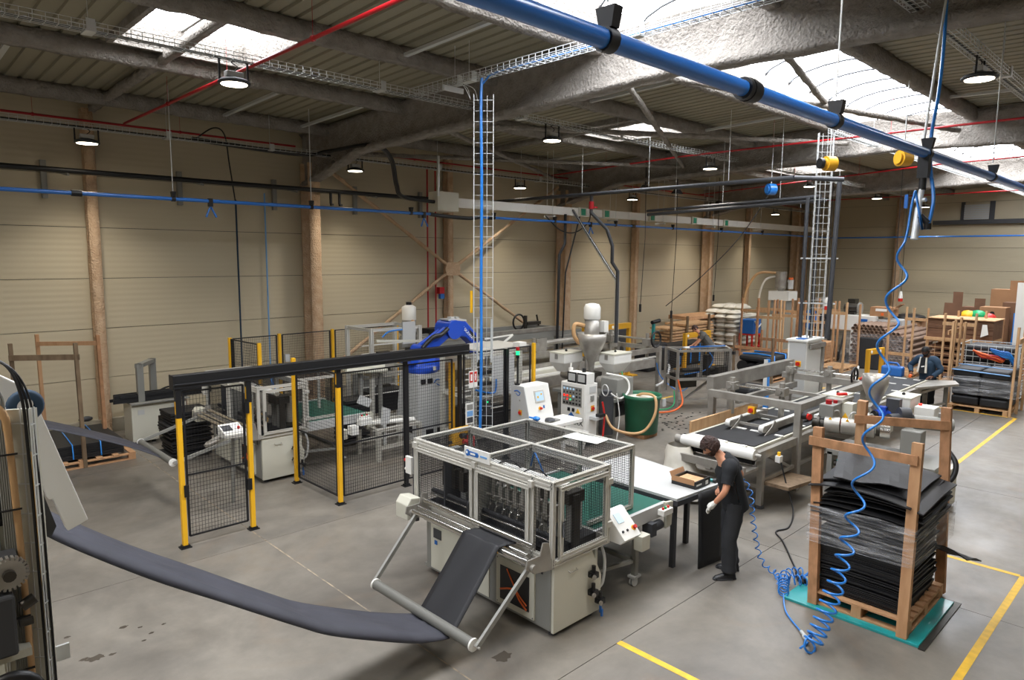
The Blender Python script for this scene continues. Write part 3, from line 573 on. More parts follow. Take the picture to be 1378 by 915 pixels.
# tall service mast standing on the switch cabinet of the right line
t = thing('ladder_mast', 'tall wire ladder mast with dark pipes rising from the white switch cabinet', 'cable tray', (15.6, 6.35, 1.9))
ob('wire_basket', tray(G(), (15.6, 6.35, 2.12), (15.6, 6.35, 6.6), up=(-.75, -.66, 0), w=.32, h=.08, pitch=.17, t=.009), 'galv', t, kind='stuff')
ob('pipe', G().cyl((15.72, 6.1, 2.12), (15.75, 6.05, 5.6), .055, n=8), 'dgrey', t); ob('pipe', G().cyl((15.5, 6.62, 2.12), (15.5, 6.62, 5.25), .045, n=8), 'dgrey', t); ob('pipe', G().cyl((15.62, 6.42, 2.12), (15.62, 6.42, 5.2), .04, n=8), 'dgrey', t)
for z in (2.9, 3.9): ob('pipe_clip', G().bar((15.45, 6.68, z), (15.8, 6.0, z), .03), 'galv', t)
# hose reels
def reel(x, y, z, m, label):
    t = thing('hose_reel', label, 'reel', (x, y, z))
    ob('drum', G().cyl((x-.08, y+.05, z), (x+.08, y-.05, z), .14, n=20).cyl((x-.11, y+.07, z), (x-.08, y+.05, z), .1, n=20), m, t, bev=.015); ob('hook', G().cyl((x, y, z+.13), (x, y, zd(y)), .01, n=5), 'galv', t); return t
t = reel(17.0, 8.2, 5.62, 'hose', 'round blue hose reel hanging in the middle distance'); ob('cord', G().tube(bez([(16.95, 8.25, 5.45), (16.6, 8.8, 4.4), (16.2, 9.6, 3.4), (15.8, 10.4, 2.6)]), .012, 5), 'black', t)
t = reel(13.75, 4.2, 5.68, 'ochre', 'yellow hose reel hanging left of the air valve'); ob('cord', G().cyl((13.75, 4.2, 5.5), (13.75, 4.2, 3.0), .006, n=4), 'black', t)
t = reel(13.9, 5.55, 5.72, 'ochre', 'yellow and black hose reel half hidden by the ladder mast'); ob('drum_face', G().cyl((13.7, 5.67, 5.72), (13.76, 5.63, 5.72), .1), 'black', t)
for i, (x, y, z) in enumerate(((18.3, 13.0, 2.3), (20.1, 13.0, 2.0), (25.3, 14.4, 2.3))):
    t = thing('pendant_cord', 'black pendant cord with a plug by the left wall, '+('past the second column', 'left of the third column', 'before the third column')[i], 'cord', (x, y, z), 'pendant cords')
    ob('cord', G().tube([(x, y, z), (x+.15, y, 4.5), (x+.1, y, zd(y)-.1)], .012, 5), 'black', t); ob('plug', G().cyl((x, y, z-.15), (x, y, z+.1), .04), 'black', t); ob('canopy', G().hexa([(x-.12, y-.1, 6.0), (x+.32, y-.1, 6.0), (x+.32, y+.1, 6.0), (x-.12, y+.1, 6.0), (x, y-.05, 6.15), (x+.2, y-.05, 6.15), (x+.2, y+.05, 6.15), (x, y+.05, 6.15)]).bar((x+.1, y, 6.1), (x+.1, y, zd(y)), .02), 'black', t)
# louvre in the far wall
t = thing('louvre_vent', 'louvred vent high on the far wall', 'vent', (38.5, 8.45, 5.75)); ob('frame', G().box(38.5, 38.58, 7.75, 7.95, 5.75, 6.6).box(38.5, 38.58, 8.95, 9.1, 5.75, 6.6), 'dgrey', t)
for i in range(7): ob('slat', G().bar((38.45, 7.95, 5.82+i*.1), (38.45, 8.95, 5.82+i*.1), .02, .08), 'lgrey', t)
# ================================================================ punching machines (one in front, its twin inside the fence)
def profile(g, p, q, w, h=None, up=None):
    """aluminium extrusion: bar with a raised pair of lips so that the slots show"""
    h = h or w; p, q = Vector(p), Vector(q); d = (q-p).normalized(); u = Vector(up) if up else (Vector((0, 0, 1)) if abs(d.z) < .9 else Vector((0, 1, 0)))
    a = d.cross(u).normalized(); b = a.cross(d).normalized(); g.bar(p, q, w*.62, h-w*.38, up=tuple(u))
    for s in (-1, 1):
        for r in (-1, 1):
            g.bar(p+a*s*w*.37+b*r*(h/2-w*.13), q+a*s*w*.37+b*r*(h/2-w*.13), w*.26, w*.26, up=tuple(u))
    k = round(h/w)
    if k >= 2:
        for i in range(1, k):
            c = (i/k-.5)*h
            for s in (-1, 1): g.bar(p+a*s*w*.4+b*c, q+a*s*w*.4+b*c, w*.2, w*.42, up=tuple(u))
    return g
def frame_rect(g, o, u, v, w=.045, d=.045):
    """profile frame round the rectangle o, o+u, o+u+v, o+v"""
    o, u, v = Vector(o), Vector(u), Vector(v); n = u.cross(v).normalized(); e = w/2; un, vn = u.normalized()*e, v.normalized()*e
    for a, b in ((o+vn, o+u+vn), (o+v-vn, o+u+v-vn)): profile(g, a, b, w, d, up=n)
    for a, b in ((o+un, o+v+un), (o+u-un, o+u+v-un)): profile(g, a+vn*1.9, b-vn*1.9, w, d*.98, up=n)
    return g
def mesh_panel(parent, o, u, v, cell=.03, t=.0024, name='mesh_panel'):
    u, v = Vector(u), Vector(v); return ob(name, wires(G(), o, u, v, max(2, round(u.length/cell)), max(2, round(v.length/cell)), t), 'wire', parent, kind='stuff')
def punch(label, off, arm_lo, sign=True):
    t = thing('punching_machine', label, 'machine', (5.3, 5.5, 0))
    # lower cabinet
    ob('base_frame', G().box(4.93, 5.68, 4.5, 6.62, .07, .11).box(4.93, 4.98, 6.5, 6.58, .1, .8).box(4.93, 4.97, 5.32, 5.42, .1, .8).box(4.98, 5.68, 4.52, 6.55, .74, .8), 'grey', t)
    ob('cabinet_door', G().box(4.915, 4.95, 5.42, 6.48, .1, .76), 'offw', t, bev=.005)
    ob('front_plate', G().box(4.92, 4.95, 4.49, 5.34, .09, .8), 'grey', t, bev=.004)
    w = ob('window_frame', G().box(4.895, 4.92, 4.7, 5.28, .12, .66), 'offw', t, bev=.004)
    ob('window_pane', G().box(4.889, 4.895, 4.77, 5.21, .19, .57), 'black', w)
    ob('orange_trace', G().tube(bez([(4.886, 5.1, .56), (4.886, 5.0, .42), (4.886, 4.92, .33), (4.886, 4.8, .25)]), .01, 5).tube(bez([(4.886, 5.2, .3), (4.886, 5.0, .36), (4.886, 4.9, .27), (4.886, 4.8, .2)]), .012, 5), 'orange', w)
    g = G()
    for y in (4.72, 5.26):
        for z in (.14, .64): g.cyl((4.893, y, z), (4.9, y, z), .008, n=6)
    ob('screw', g, 'dgrey', w, kind='stuff')
    ob('end_panel', G().prism([(4.93, .06), (5.68, .0+.06), (5.7, .45), (5.52, .8), (4.93, .8)], 'y', 4.455, 4.49), 'offw', t, bev=.004)
    ob('rear_panel', G().box(5.64, 5.68, 4.5, 6.55, .1, .75), 'offw', t); ob('end_panel', G().box(4.95, 5.66, 6.56, 6.6, .1, .78), 'offw', t)
    ob('door_handle', G().tube([(4.87, 5.02, .7), (4.86, 5.02, .72), (4.86, 5.12, .72), (4.87, 5.12, .7)], .005, 5).tube([(5.15, 4.455, .67), (5.15, 4.43, .66), (5.27, 4.43, .66), (5.27, 4.455, .67)], .006, 5), 'steel', t)
    ob('type_plate', G().box(4.908, 4.915, 6.27, 6.42, .5, .62), 'dgrey', t); ob('type_plate', G().box(4.908, 4.915, 6.35, 6.4, .42, .47), 'bluelbl', t)
    ob('slot', G().box(4.915, 4.92, 4.6, 4.625, .66, .76), 'black', t)
    for x in (5.02, 5.6):
        for y in (4.55, 6.4): ob('levelling_foot', G().cyl((x, y, 0), (x, y, .025), .045, n=12).cyl((x, y, .02), (x, y, .09), .012, n=8), 'dgrey', t)
    ob('support_leg', G().tube([(5.0, 4.6, .08), (5.0, 4.6, .04), (5.2, 4.6, .04), (5.2, 4.6, .08)], .012, 6), 'grey', t)
    # air regulators on the end panel
    for x, z in ((5.5, .53), (5.5, .33), (5.62, .2)):
        r = ob('air_regulator', G().box(x-.03, x+.05, 4.37, 4.455, z-.03, z+.03).cyl((x+.01, 4.41, z+.03), (x+.01, 4.41, z+.1), .022).cyl((x-.06, 4.41, z), (x+.08, 4.41, z), .014), 'black', t)
        ob('gauge', G().cyl((x-.04, 4.37, z+.0), (x-.04, 4.35, z+.0), .025), 'steel', r)
    ob('ball_valve', G().cyl((5.64, 4.41, .17), (5.64, 4.41, .06), .016).box(5.63, 5.65, 4.38, 4.4, .0+.02, .1), 'bluepipe', t)
    ob('conduit', G().tube(bez([(5.7, 4.5, .85), (5.78, 4.48, .6), (5.76, 4.48, .35), (5.7, 4.5, .28)]), .018, 7), 'lgrey', t)
    # guard cage, front half over the punches
    g = G(); zb_, zt = .8, 1.68
    for p in ((4.89, 6.73), (5.77, 6.73), (4.89, 4.45), (5.77, 4.45), (4.89, 5.6), (4.89, 4.72), (5.77, 5.6)): profile(g, (*p, zb_), (*p, zt), .045)
    for x in (4.89, 5.77):
        profile(g, (x, 4.45, zt-.045), (x, 6.73, zt-.045), .045, .09); profile(g, (x, 4.45, zb_+.045), (x, 6.73, zb_+.045), .045, .09)
    for y in (4.45, 6.73):
        profile(g, (4.89, y, zt-.02), (5.77, y, zt-.02), .045); profile(g, (4.89, y, zb_+.02), (5.77, y, zb_+.02), .045)
    profile(g, (4.89, 5.6, zt-.02), (5.77, 5.6, zt-.02), .045)
    ob('guard_frame', g, 'alu', t)
    def door(name, o, u, v, up):
        d = ob(name, frame_rect(G(), o, u, v, .045, .04), 'alu', t); U, V = Vector(u), Vector(v); a, b = U.normalized()*.045, V.normalized()*.045
        mesh_panel(d, Vector(o)+a+b, U-2*a, V-2*b); return d
    d1 = door('guard_door', (4.86, 6.68, .9), (0, -1.05, 0), (0, 0, .68), None); d2 = door('guard_door', (4.86, 5.575, .9), (0, -.83, 0), (0, 0, .68), None)
    d3 = door('guard_door', (4.96, 4.42, .86), (.76, 0, 0), (0, 0, .76), None)
    for d, p in ((d1, (4.83, 5.68, 1.0)), (d3, (4.99, 4.39, 1.1))):
        x, y, z = p; ob('handle', G().tube([(x+.03*(d is d1), y, z), (x, y, z), (x, y, z+.16), (x+.03*(d is d1), y, z+.16)], .012, 6), 'black', d)
    for y, z in ((5.6, 1.6), (4.72, 1.6), (6.7, 1.6)): ob('hinge', G().box(4.83, 4.87, y-.03, y+.03, z-.03, z+.04), 'alu', t)
    for z in (1.02, 1.5): ob('hinge', G().box(5.72, 5.8, 4.4, 4.43, z-.03, z+.03), 'alu', t)
    mesh_panel(t, (4.88, 4.7, .9), (0, -.22, 0), (0, 0, .7)); mesh_panel(t, (4.91, 6.73, .85), (.84, 0, 0), (0, 0, .8)); mesh_panel(t, (5.77, 6.7, .9), (0, -2.2, 0), (0, 0, .7))
    mesh_panel(t, (4.91, 4.48, zt-.01), (.84, 0, 0), (0, 1.1, 0), name='roof_mesh'); mesh_panel(t, (4.91, 5.62, zt-.01), (.84, 0, 0), (0, 1.08, 0), name='roof_mesh')
    # rear half of the cage over the outfeed
    g = G()
    for p in ((6.6, 4.74), (6.6, 6.5), (6.6, 5.55)): profile(g, (*p, .9), (*p, zt), .045)
    for y in (4.74, 6.5): profile(g, (5.8, y, zt-.02), (6.6, y, zt-.02), .045); profile(g, (5.8, y, .92), (6.6, y, .92), .045)
    profile(g, (6.6, 4.74, zt-.02), (6.6, 6.5, zt-.02), .045); profile(g, (5.8, 5.55, zt-.02), (6.6, 5.55, zt-.02), .045)
    ob('guard_frame', g, 'alu', t)
    mesh_panel(t, (5.82, 4.74, .95), (.76, 0, 0), (0, 0, .7)); mesh_panel(t, (5.82, 6.5, .95), (.76, 0, 0), (0, 0, .7)); mesh_panel(t, (6.6, 4.76, 1.1), (0, 1.72, 0), (0, 0, .55))
    mesh_panel(t, (5.82, 4.76, zt-.01), (.76, 0, 0), (0, .78, 0), name='roof_mesh'); mesh_panel(t, (5.82, 5.57, zt-.01), (.76, 0, 0), (0, .9, 0), name='roof_mesh')
    # tools inside
    ob('tool_beam', G().box(5.25, 5.5, 4.55, 6.62, 1.32, 1.44).box(5.3, 5.4, 4.52, 4.56, .8, 1.42).box(5.3, 5.4, 6.6, 6.64, .8, 1.42), 'darkmetal', t)
    ob('bed', G().box(4.98, 5.72, 4.56, 6.62, .8, .9), 'black', t); ob('side_plate', G().box(4.96, 5.25, 5.66, 5.69, .85, 1.45), 'grey', t); ob('side_plate', G().box(5.0, 5.3, 6.3, 6.33, .85, 1.5), 'dgrey', t)
    ob('air_manifold', G().cyl((5.3, 4.6, 1.5), (5.3, 6.2, 1.5), .045, n=10), 'white', t)
    for y in (4.9, 5.3, 5.75): ob('air_tube', G().tube(bez([(5.3, y, 1.53), (5.22, y+.08, 1.62), (5.12, y+.2, 1.58), (5.1, y+.25, 1.42)]), .008, 5), 'black', t)
    ob('air_tube', G().tube(bez([(5.55, 5.2, 1.45), (5.5, 5.25, 1.62), (5.6, 5.4, 1.63), (5.65, 5.5, 1.45)]), .01, 5), 'hose', t)
    h0 = None
    for i in range(9):
        y = 4.66+i*.115
        g = G().box(5.12, 5.2, y-.03, y+.03, 1.14, 1.32).cyl((5.14, y, 1.32), (5.14, y, 1.5), .022, n=8).cyl((5.12, y, 1.2), (5.02, y, 1.24), .012, n=6)
        h = ob('punch_head', g, 'steel', t); ob('punch_wheel', G().cyl((5.1, y-.012, 1.06), (5.1, y+.012, 1.06), .055, n=14).box(5.08, 5.12, y+.014, y+.024, 1.05, 1.18), 'chrome', h)
    for i in range(5): y = 5.8+i*.16; ob('punch_head', G().box(5.1, 5.2, y-.04, y+.04, 1.1, 1.34).cyl((5.12, y, 1.34), (5.12, y, 1.52), .02, n=8), 'darkmetal', t)
    for x, z, r in ((5.02, .98, .014), (5.05, 1.02, .03)): ob('inner_roller', G().cyl((x, 4.56, z), (x, 6.6, z), r, n=10), 'chrome' if r < .02 else 'rubber', t)
    for y in (6.0, 6.2, 6.45): ob('inner_column', G().box(5.2, 5.35, y-.05, y+.05, .85, 1.55), 'grey', t)
    for y in (4.6, 4.8, 5.05): ob('inner_column', G().box(5.3, 5.42, y-.04, y+.04, .9, 1.35), 'grey', t)
    ob('end_cylinder', G().cyl((5.55, 4.7, .95), (5.55, 4.7, 1.4), .06).cyl((5.4, 4.62, 1.0), (5.4, 4.62, 1.3), .025), 'steel', t)
    # infeed rollers
    ob('infeed_roller', G().cyl((4.77, 4.6, 1.0), (4.77, 6.42, 1.0), .034, n=16), 'chrome', t); ob('infeed_roller', G().cyl((4.66, 4.56, .95), (4.66, 6.38, .95), .026, n=14), 'chrome', t)
    ob('infeed_roller', G().cyl((4.56, 4.5, .94), (4.56, 6.1, .94), .036, n=16).cyl((4.56, 6.1, .94), (4.56, 6.34, .94), .028, n=14).cyl((4.56, 4.46, .94), (4.56, 4.52, .94), .045, n=16), 'chrome', t)
    ob('tape_ring', G().cyl((4.56, 4.86, .94), (4.56, 4.93, .94), .038, n=16), 'yellow', t)
    for y, s in ((4.44, -1), (6.42, 1)): ob('roller_bracket', G().prism([(4.5, .9), (4.62, .82), (4.9, .78), (4.95, .84), (4.86, .9), (4.82, 1.08), (4.74, 1.1), (4.7, .98), (4.52, .98)], 'y', y-.008, y+.008).cyl((4.58, y-.05, .9), (4.58, y+.03, .9), .035, n=12), 'steel', t)
    ob('motor_box', G().prism([(4.6, .76), (4.8, .76), (4.8, 1.0), (4.66, 1.02), (4.6, .94)], 'y', 6.52, 6.76), 'offw', t, bev=.01)
    ob('stop_box', G().box(4.86, 4.9, 6.8, 6.92, 1.2, 1.42).cyl((4.88, 6.8, 1.25), (4.88, 6.94, 1.25), .02), 'white', t, bev=.005); ob('stop_button', G().cyl((4.88, 6.92, 1.36), (4.88, 6.95, 1.36), .02), 'red', t)
    ob('cage_mullion', G().box(4.9, 4.95, 6.76, 6.82, .6, 1.6), 'dgrey', t)
    # dancer arms with the low roller
    ax, az = arm_lo; a = ob('dancer_arm', G().bar((4.58, 4.46, .9), (ax, 4.46, az), .03, .05).cyl((4.58, 4.4, .9), (4.58, 4.5, .9), .03), 'grey', t)
    ob('dancer_arm', G().bar((4.58, 6.3, .92), (ax, 6.17, az), .03, .05), 'grey', t)
    lr = ob('low_roller', G().cyl((ax, 4.52, az), (ax, 6.12, az), .052, n=20), 'rollgrey', t)
    ob('roller_end', G().cyl((ax, 4.5, az), (ax, 4.52, az), .062, n=20), 'white', lr); ob('roller_end', G().cyl((ax, 6.12, az), (ax, 6.14, az), .062, n=20), 'white', lr); ob('shaft', G().cyl((ax, 4.42, az), (ax, 6.2, az), .012, n=8), 'steel', lr)
    # logo board on the front rail
    if sign:
        b = ob('logo_board', G().box(4.845, 4.86, 5.34, 5.76, 1.66, 1.79), 'white', t)
        ob('logo', G().cyl((4.84, 5.7, 1.725), (4.845, 5.7, 1.725), .036, n=18).box(4.84, 4.845, 5.53, 5.7, 1.70, 1.75).prism([(5.53, 1.7), (5.53, 1.75), (5.515, 1.725)], 'x', 4.84, 4.845), 'bluelbl', b)
        ob('logo_letters', G().cyl((4.838, 5.71, 1.73), (4.841, 5.71, 1.73), .016, n=12).box(4.838, 4.841, 5.57, 5.65, 1.715, 1.735), 'paper', b); ob('logo_letters', G().box(4.84, 4.845, 5.38, 5.49, 1.715, 1.735), 'lightblue', b)
    # outfeed conveyor with control panel
    ob('conveyor_belt', G().box(5.78, 7.1, 4.62, 6.3, .86, .885), 'belt', t); ob('conveyor_side', G().box(5.72, 7.1, 4.56, 4.61, .74, .9), 'lgrey', t); ob('conveyor_side', G().box(5.72, 7.1, 6.31, 6.36, .74, .9), 'lgrey', t)
    ob('belt_roller', G().cyl((7.1, 4.62, .85), (7.1, 6.3, .85), .035, n=12), 'belt', t)
    for y in (4.54, 6.34): ob('conveyor_end', G().prism([(7.04, .58), (7.16, .6), (7.18, .9), (7.02, .92), (7.04, .8)], 'y', y-.02, y+.02), 'offw', t, bev=.004)
    if sign:
        p = ob('control_panel', G().prism([(4.24, .86), (4.3, .8), (4.54, .8), (4.54, 1.12), (4.5, 1.12)], 'x', 5.82, 6.12), 'white', t, bev=.006)
        tg = Vector((0, .26, .26)).normalized(); n = Vector((0, -.26, .26)).normalized()
        def onp(u, x, h=.004): return Vector((x, 4.24, .86))+tg*u*.82+n*h
        ob('screen', G().hexa([onp(.24, 5.88), onp(.24, 5.98), onp(.38, 5.98), onp(.38, 5.88)]+[onp(.24, 5.88, .008), onp(.24, 5.98, .008), onp(.38, 5.98, .008), onp(.38, 5.88, .008)]), 'screen', p)
        ob('button_collar', G().cyl(onp(.12, 6.06, 0), onp(.12, 6.06, .012), .03), 'yellow', p); ob('stop_button', G().cyl(onp(.12, 6.06, .01), onp(.12, 6.06, .045), .022), 'red', p)
        for x in (5.87, 5.95): ob('button', G().cyl(onp(.12, x, 0), onp(.12, x, .012), .014), 'black', p)
    s = ob('switch_box', G().box(6.86, 7.06, 4.44, 4.53, .8, .87), 'white', t, bev=.004)
    for x, m in ((6.9, 'red'), (7.01, 'red'), (6.95, 'green')): ob('button', G().cyl((x, 4.48, .87), (x, 4.48, .895), .016), m, s)
    ob('junction_box', G().box(6.4, 6.56, 4.42, 4.54, .5, .68), 'offw', t, bev=.006); ob('gear_motor', G().cyl((6.75, 4.55, .66), (6.95, 4.55, .66), .06).box(6.68, 6.78, 4.48, 4.62, .58, .74), 'dgrey', t)
    for y in (4.6, 6.3): 
        l = ob('leg', G().box(6.49, 6.55, y-.03, y+.03, .12, .74), 'grey', t); ob('castor', G().box(6.45, 6.59, y-.05, y+.05, .105, .13).cyl((6.5, y-.03, .05), (6.5, y-.01, .05), .05).cyl((6.5, y+.01, .05), (6.5, y+.03, .05), .05).box(6.48, 6.54, y-.035, y+.035, .06, .11), 'lgrey', l)
    ob('cross_bar', G().bar((6.52, 4.6, .3), (6.52, 6.3, .3), .05).bar((5.75, 4.7, .35), (6.5, 4.62, .3), .04), 'grey', t)
    t.location = (5.3+off[0], 5.5+off[1], off[2]); return t
m1 = punch('caged punching machine in the foreground with logo board, front rollers and green outfeed belt', (0, 0, 0), (3.9, .345))
m2 = punch('second caged punching machine standing behind the yellow posts with its roller arm raised', (-.05, 6.67, 0), (3.52, .66), False)
def web(pts, y0, y1, label, lip=.07, waves=.012):
    P = bez(pts, 10); rows_ = []
    for i, p in enumerate(P):
        r = []
        for k in range(13):
            q = k/12; y = y0+(y1-y0)*q; z = p.z+waves*math.sin(i*.33+q*5)*math.sin(q*PI)+.016*math.exp(-((q-.55-.09*math.sin(i*.25))/.06)**2)
            if q < .15: z -= lip*(1-q/.15)**1.3*min(1, (len(P)-i)/14+.1); y += .025*(1-q/.15)*min(1, (len(P)-i)/14)
            r.append((p.x, y, z))
        rows_.append(r)
    g = G().grid(rows_); o = one('foam_web', g, 'web', label, 'foam web', loc=tuple(P[0])); s = o.modifiers.new('thickness', 'SOLIDIFY'); s.thickness = .008; s.offset = -1; return o
web([(.55, 0, 2.5), (.8, 0, 2.22), (1.31, 0, 1.80), (1.8, 0, 1.45), (2.36, 0, 1.05), (2.68, 0, .84), (3.26, 0, .55), (3.6, 0, .40), (3.88, 0, .29)], 4.83, 5.42, 'long grey foam web sagging across the foreground to the front machine')
P = [(3.88, 0, .29), (3.93, 0, .293), (3.955, 0, .33), (3.99, 0, .37), (4.25, 0, .665), (4.5, 0, .965), (4.54, 0, .985), (4.6, 0, .985), (4.68, 0, .98), (4.75, 0, .965), (4.9, 0, .97)]
rows_ = []
for i, p in enumerate(bez([Vector(p) for p in P], 6)): rows_.append([(p.x, 4.83+.57*k/8, p.z+.006*math.sin(k*1.4+i*.2)*(5 < i < 34)) for k in range(9)])
one('perforated_web', G().grid(rows_), 'mesh_web', 'sheer black perforated web climbing from the low roller into the front machine', 'foam web', loc=(3.88, 4.83, .3)).modifiers.new('thickness', 'SOLIDIFY').thickness = .004
web([(.6, 0, 2.0), (1.6, 0, 1.55), (2.3, 0, 1.25), (2.95, 0, .95), (3.3, 0, .75), (3.5, 0, .6)], 11.6, 12.3, 'dark foam web stretched in front of the left timber stand to the second machine', .03)
# packing table behind the outfeed and what lies on it
t = thing('packing_table', 'grey topped packing table with dark edge beside the bending worker', 'table', (7.7, 5.2, 0))
tp = [(7.2, 4.48), (8.12, 4.42), (8.36, 6.05), (7.2, 6.15)]
ob('table_top', G().prism(tp, 'z', .9, .93), 'lgrey', t); ob('edge_band', G().prism([(7.19, 4.465), (8.135, 4.405), (8.375, 6.06), (7.19, 6.165)], 'z', .835, .9), 'dgrey', t)
for x, y in ((7.27, 4.56), (8.05, 4.85), (8.2, 5.95), (7.27, 6.05)): ob('leg', G().box(x-.03, x+.03, y-.03, y+.03, 0, .835), 'dgrey', t)
t = thing('cardboard_tray', 'low black printed carton with brown flap and buff card on the table', 'box', (7.85, 4.7, .93)); ca, sa = math.cos(.0), math.sin(.0)
ob('carton', G().box(7.66, 8.02, 4.5, 4.52, .931, 1.03).box(7.66, 8.02, 4.84, 4.86, .931, 1.03).box(8.0, 8.02, 4.52, 4.84, .931, 1.03).box(7.66, 7.68, 4.52, 4.84, .931, 1.0).box(7.66, 8.02, 4.5, 4.86, .931, .938), 'black', t); ob('flap', G().hexa([(7.68, 4.87, 1.02), (8.0, 4.87, 1.02), (8.0, 4.88, 1.02), (7.68, 4.88, 1.02), (7.68, 4.9, 1.08), (8.0, 4.9, 1.08), (8.0, 4.91, 1.08), (7.68, 4.91, 1.08)]).box(7.655, 7.66, 4.52, 4.86, .98, 1.05), 'card', t); ob('card_insert', G().box(7.69, 7.99, 4.53, 4.83, .94, 1.0), 'woodlight', t); ob('label_print', G().box(7.68, 7.8, 4.494, 4.5, .97, .99).box(7.9, 7.96, 4.494, 4.5, .95, 1.0), 'paper', t)
t = thing('hand_tool', 'short teal and black hand tool lying beside the black carton', 'tool', (8.1, 4.6, .96)); ob('grip', G().cyl((8.06, 4.66, .958), (8.1, 4.5, .958), .024), 'teal', t); ob('head', G().cyl((8.1, 4.5, .96), (8.11, 4.46, .96), .03), 'black', t)
t = one('paper_sheet', G().box(6.25, 6.5, 5.0, 5.5, 1.7, 1.704), 'paper', 'white sheet of paper lying on the mesh roof of the front machine', 'paper'); t.rotation_euler.z = .1
t = thing('glove', 'bright blue glove clamped on the rear rail of the front machine', 'glove', (6.62, 6.35, 1.68)); g = G().ball((6.62, 6.35, 1.71), (.05, .06, .03))
for i in range(5): g.tube([(6.62, 6.32+i*.018, 1.71), (6.56-.01*(i % 2), 6.27+i*.04, 1.725)], .012, 6)
ob('glove_hand', g, 'hose', t)
# ================================================================ robot cell: fence, robot, stations
def post(t, x, y, z1, m='yellow', black_top=0.):
    p = ob('post', G().box(x-.03, x+.03, y-.03, y+.03, .012, z1-black_top), m, t)
    if black_top: ob('post_sleeve', G().box(x-.035, x+.035, y-.035, y+.035, z1-black_top, z1), 'black', p); ob('sleeve_slot', G().box(x-.037, x-.03, y-.015, y+.015, z1-black_top+.05, z1-black_top+.22), 'yellow', p)
    ob('foot_plate', G().box(x-.07, x+.07, y-.06, y+.06, 0, .014).box(x-.05, x+.05, y-.04, y+.04, .012, .04), 'black', p)
    return p
def fpanel(t, a, b, z0, z1, mid=None, cell=.05):
    a, b = Vector((*a, 0)), Vector((*b, 0)); d = (b-a).normalized(); g = G(); n = d.cross(Vector((0, 0, 1)))
    for p in (a, b): g.bar(p+Vector((0, 0, z0)), p+Vector((0, 0, z1)), .025, .025, up=n)
    for z in [z0, z1]+([mid] if mid else []): g.bar(a+Vector((0, 0, z)), b+Vector((0, 0, z)), .025, .02)
    f = ob('panel_frame', g, 'wire', t); L = (b-a).length
    ob('mesh', wires(G(), a+Vector((0, 0, z0)), b-a, (0, 0, z1-z0), round(L/.042), round((z1-z0)/.055), .0036), 'wire', f, kind='stuff')
t = thing('safety_gate', 'narrow black mesh gate between two yellow posts, nearest the camera', 'gate', (3.47, 9.35, 0))
post(t, 3.0, 9.35, 2.15, black_top=.38); post(t, 3.93, 9.35, 2.15, black_top=.3); fpanel(t, (3.07, 9.36), (3.86, 9.36), .14, 2.1, .98)
for x, z in ((3.04, .7), (3.89, .6), (3.89, 1.7)): ob('hinge', G().box(x-.03, x+.03, 9.3, 9.34, z, z+.16), 'black', t)
t = thing('gantry_beam', 'long black box beam lying across the tops of the yellow gate posts', 'beam', (5.4, 9.36, 2.15)); ob('box_beam', G().box(2.95, 7.95, 9.3, 9.42, 2.155, 2.335).box(2.95, 7.95, 9.285, 9.3, 2.2, 2.225).box(2.93, 2.95, 9.28, 9.44, 2.15, 2.34), 'black', t, bev=.006)
t = thing('safety_fence', 'black mesh fence with yellow corner posts guarding the blue robot', 'fence', (6.5, 9.38, 0))
post(t, 5.35, 9.38, 2.15, black_top=.28); post(t, 5.33, 10.8, 2.17); fpanel(t, (5.34, 10.73), (5.35, 9.46), .12, 2.08, .95); fpanel(t, (5.42, 9.39), (6.58, 9.39), .12, 2.08, .95)
post(t, 6.62, 9.4, 2.15, 'black'); fpanel(t, (6.67, 9.4), (7.62, 9.4), .12, 2.08, .95); post(t, 7.8, 9.4, 2.15, 'black'); fpanel(t, (7.9, 9.4), (8.9, 9.4), .12, 2.15, .95); post(t, 8.95, 9.4, 2.15, 'black'); fpanel(t, (9.0, 9.4), (9.6, 9.4), .12, 2.15, .95); post(t, 9.7, 9.4, 2.2)
t = thing('light_curtain', 'yellow light curtain column with yellow sensor box behind the mesh', 'sensor', (7.7, 9.5, 0)); ob('column', G().box(7.66, 7.74, 9.46, 9.54, 0, 2.0), 'ochre', t); ob('sensor_box', G().box(7.56, 7.84, 9.3, 9.37, .52, .84).box(7.84, 7.96, 9.3, 9.37, .7, .84), 'yellow', t, bev=.01); ob('clamp', G().box(7.84, 7.9, 9.28, 9.38, .55, .72).cyl((7.5, 9.34, .6), (7.56, 9.34, .6), .03), 'black', t)
# rear fence
t = thing('safety_fence', 'rear mesh fence with yellow posts standing before the left wall', 'fence', (7.5, 14.3, 0))
R_ = [(5.72, 13.0), (5.65, 14.25), (6.75, 14.3), (8.1, 14.4), (9.9, 14.4)]
for x, y in R_: post(t, x, y, 2.18)
for a, b in zip(R_, R_[1:]): 
    d = (Vector(b)-Vector(a)).normalized()*.07; fpanel(t, tuple(Vector(a)+d), tuple(Vector(b)-d), .15, 2.15)
ob('control_box', G().box(6.85, 6.95, 14.24, 14.28, 1.55, 1.72), 'lgrey', t)
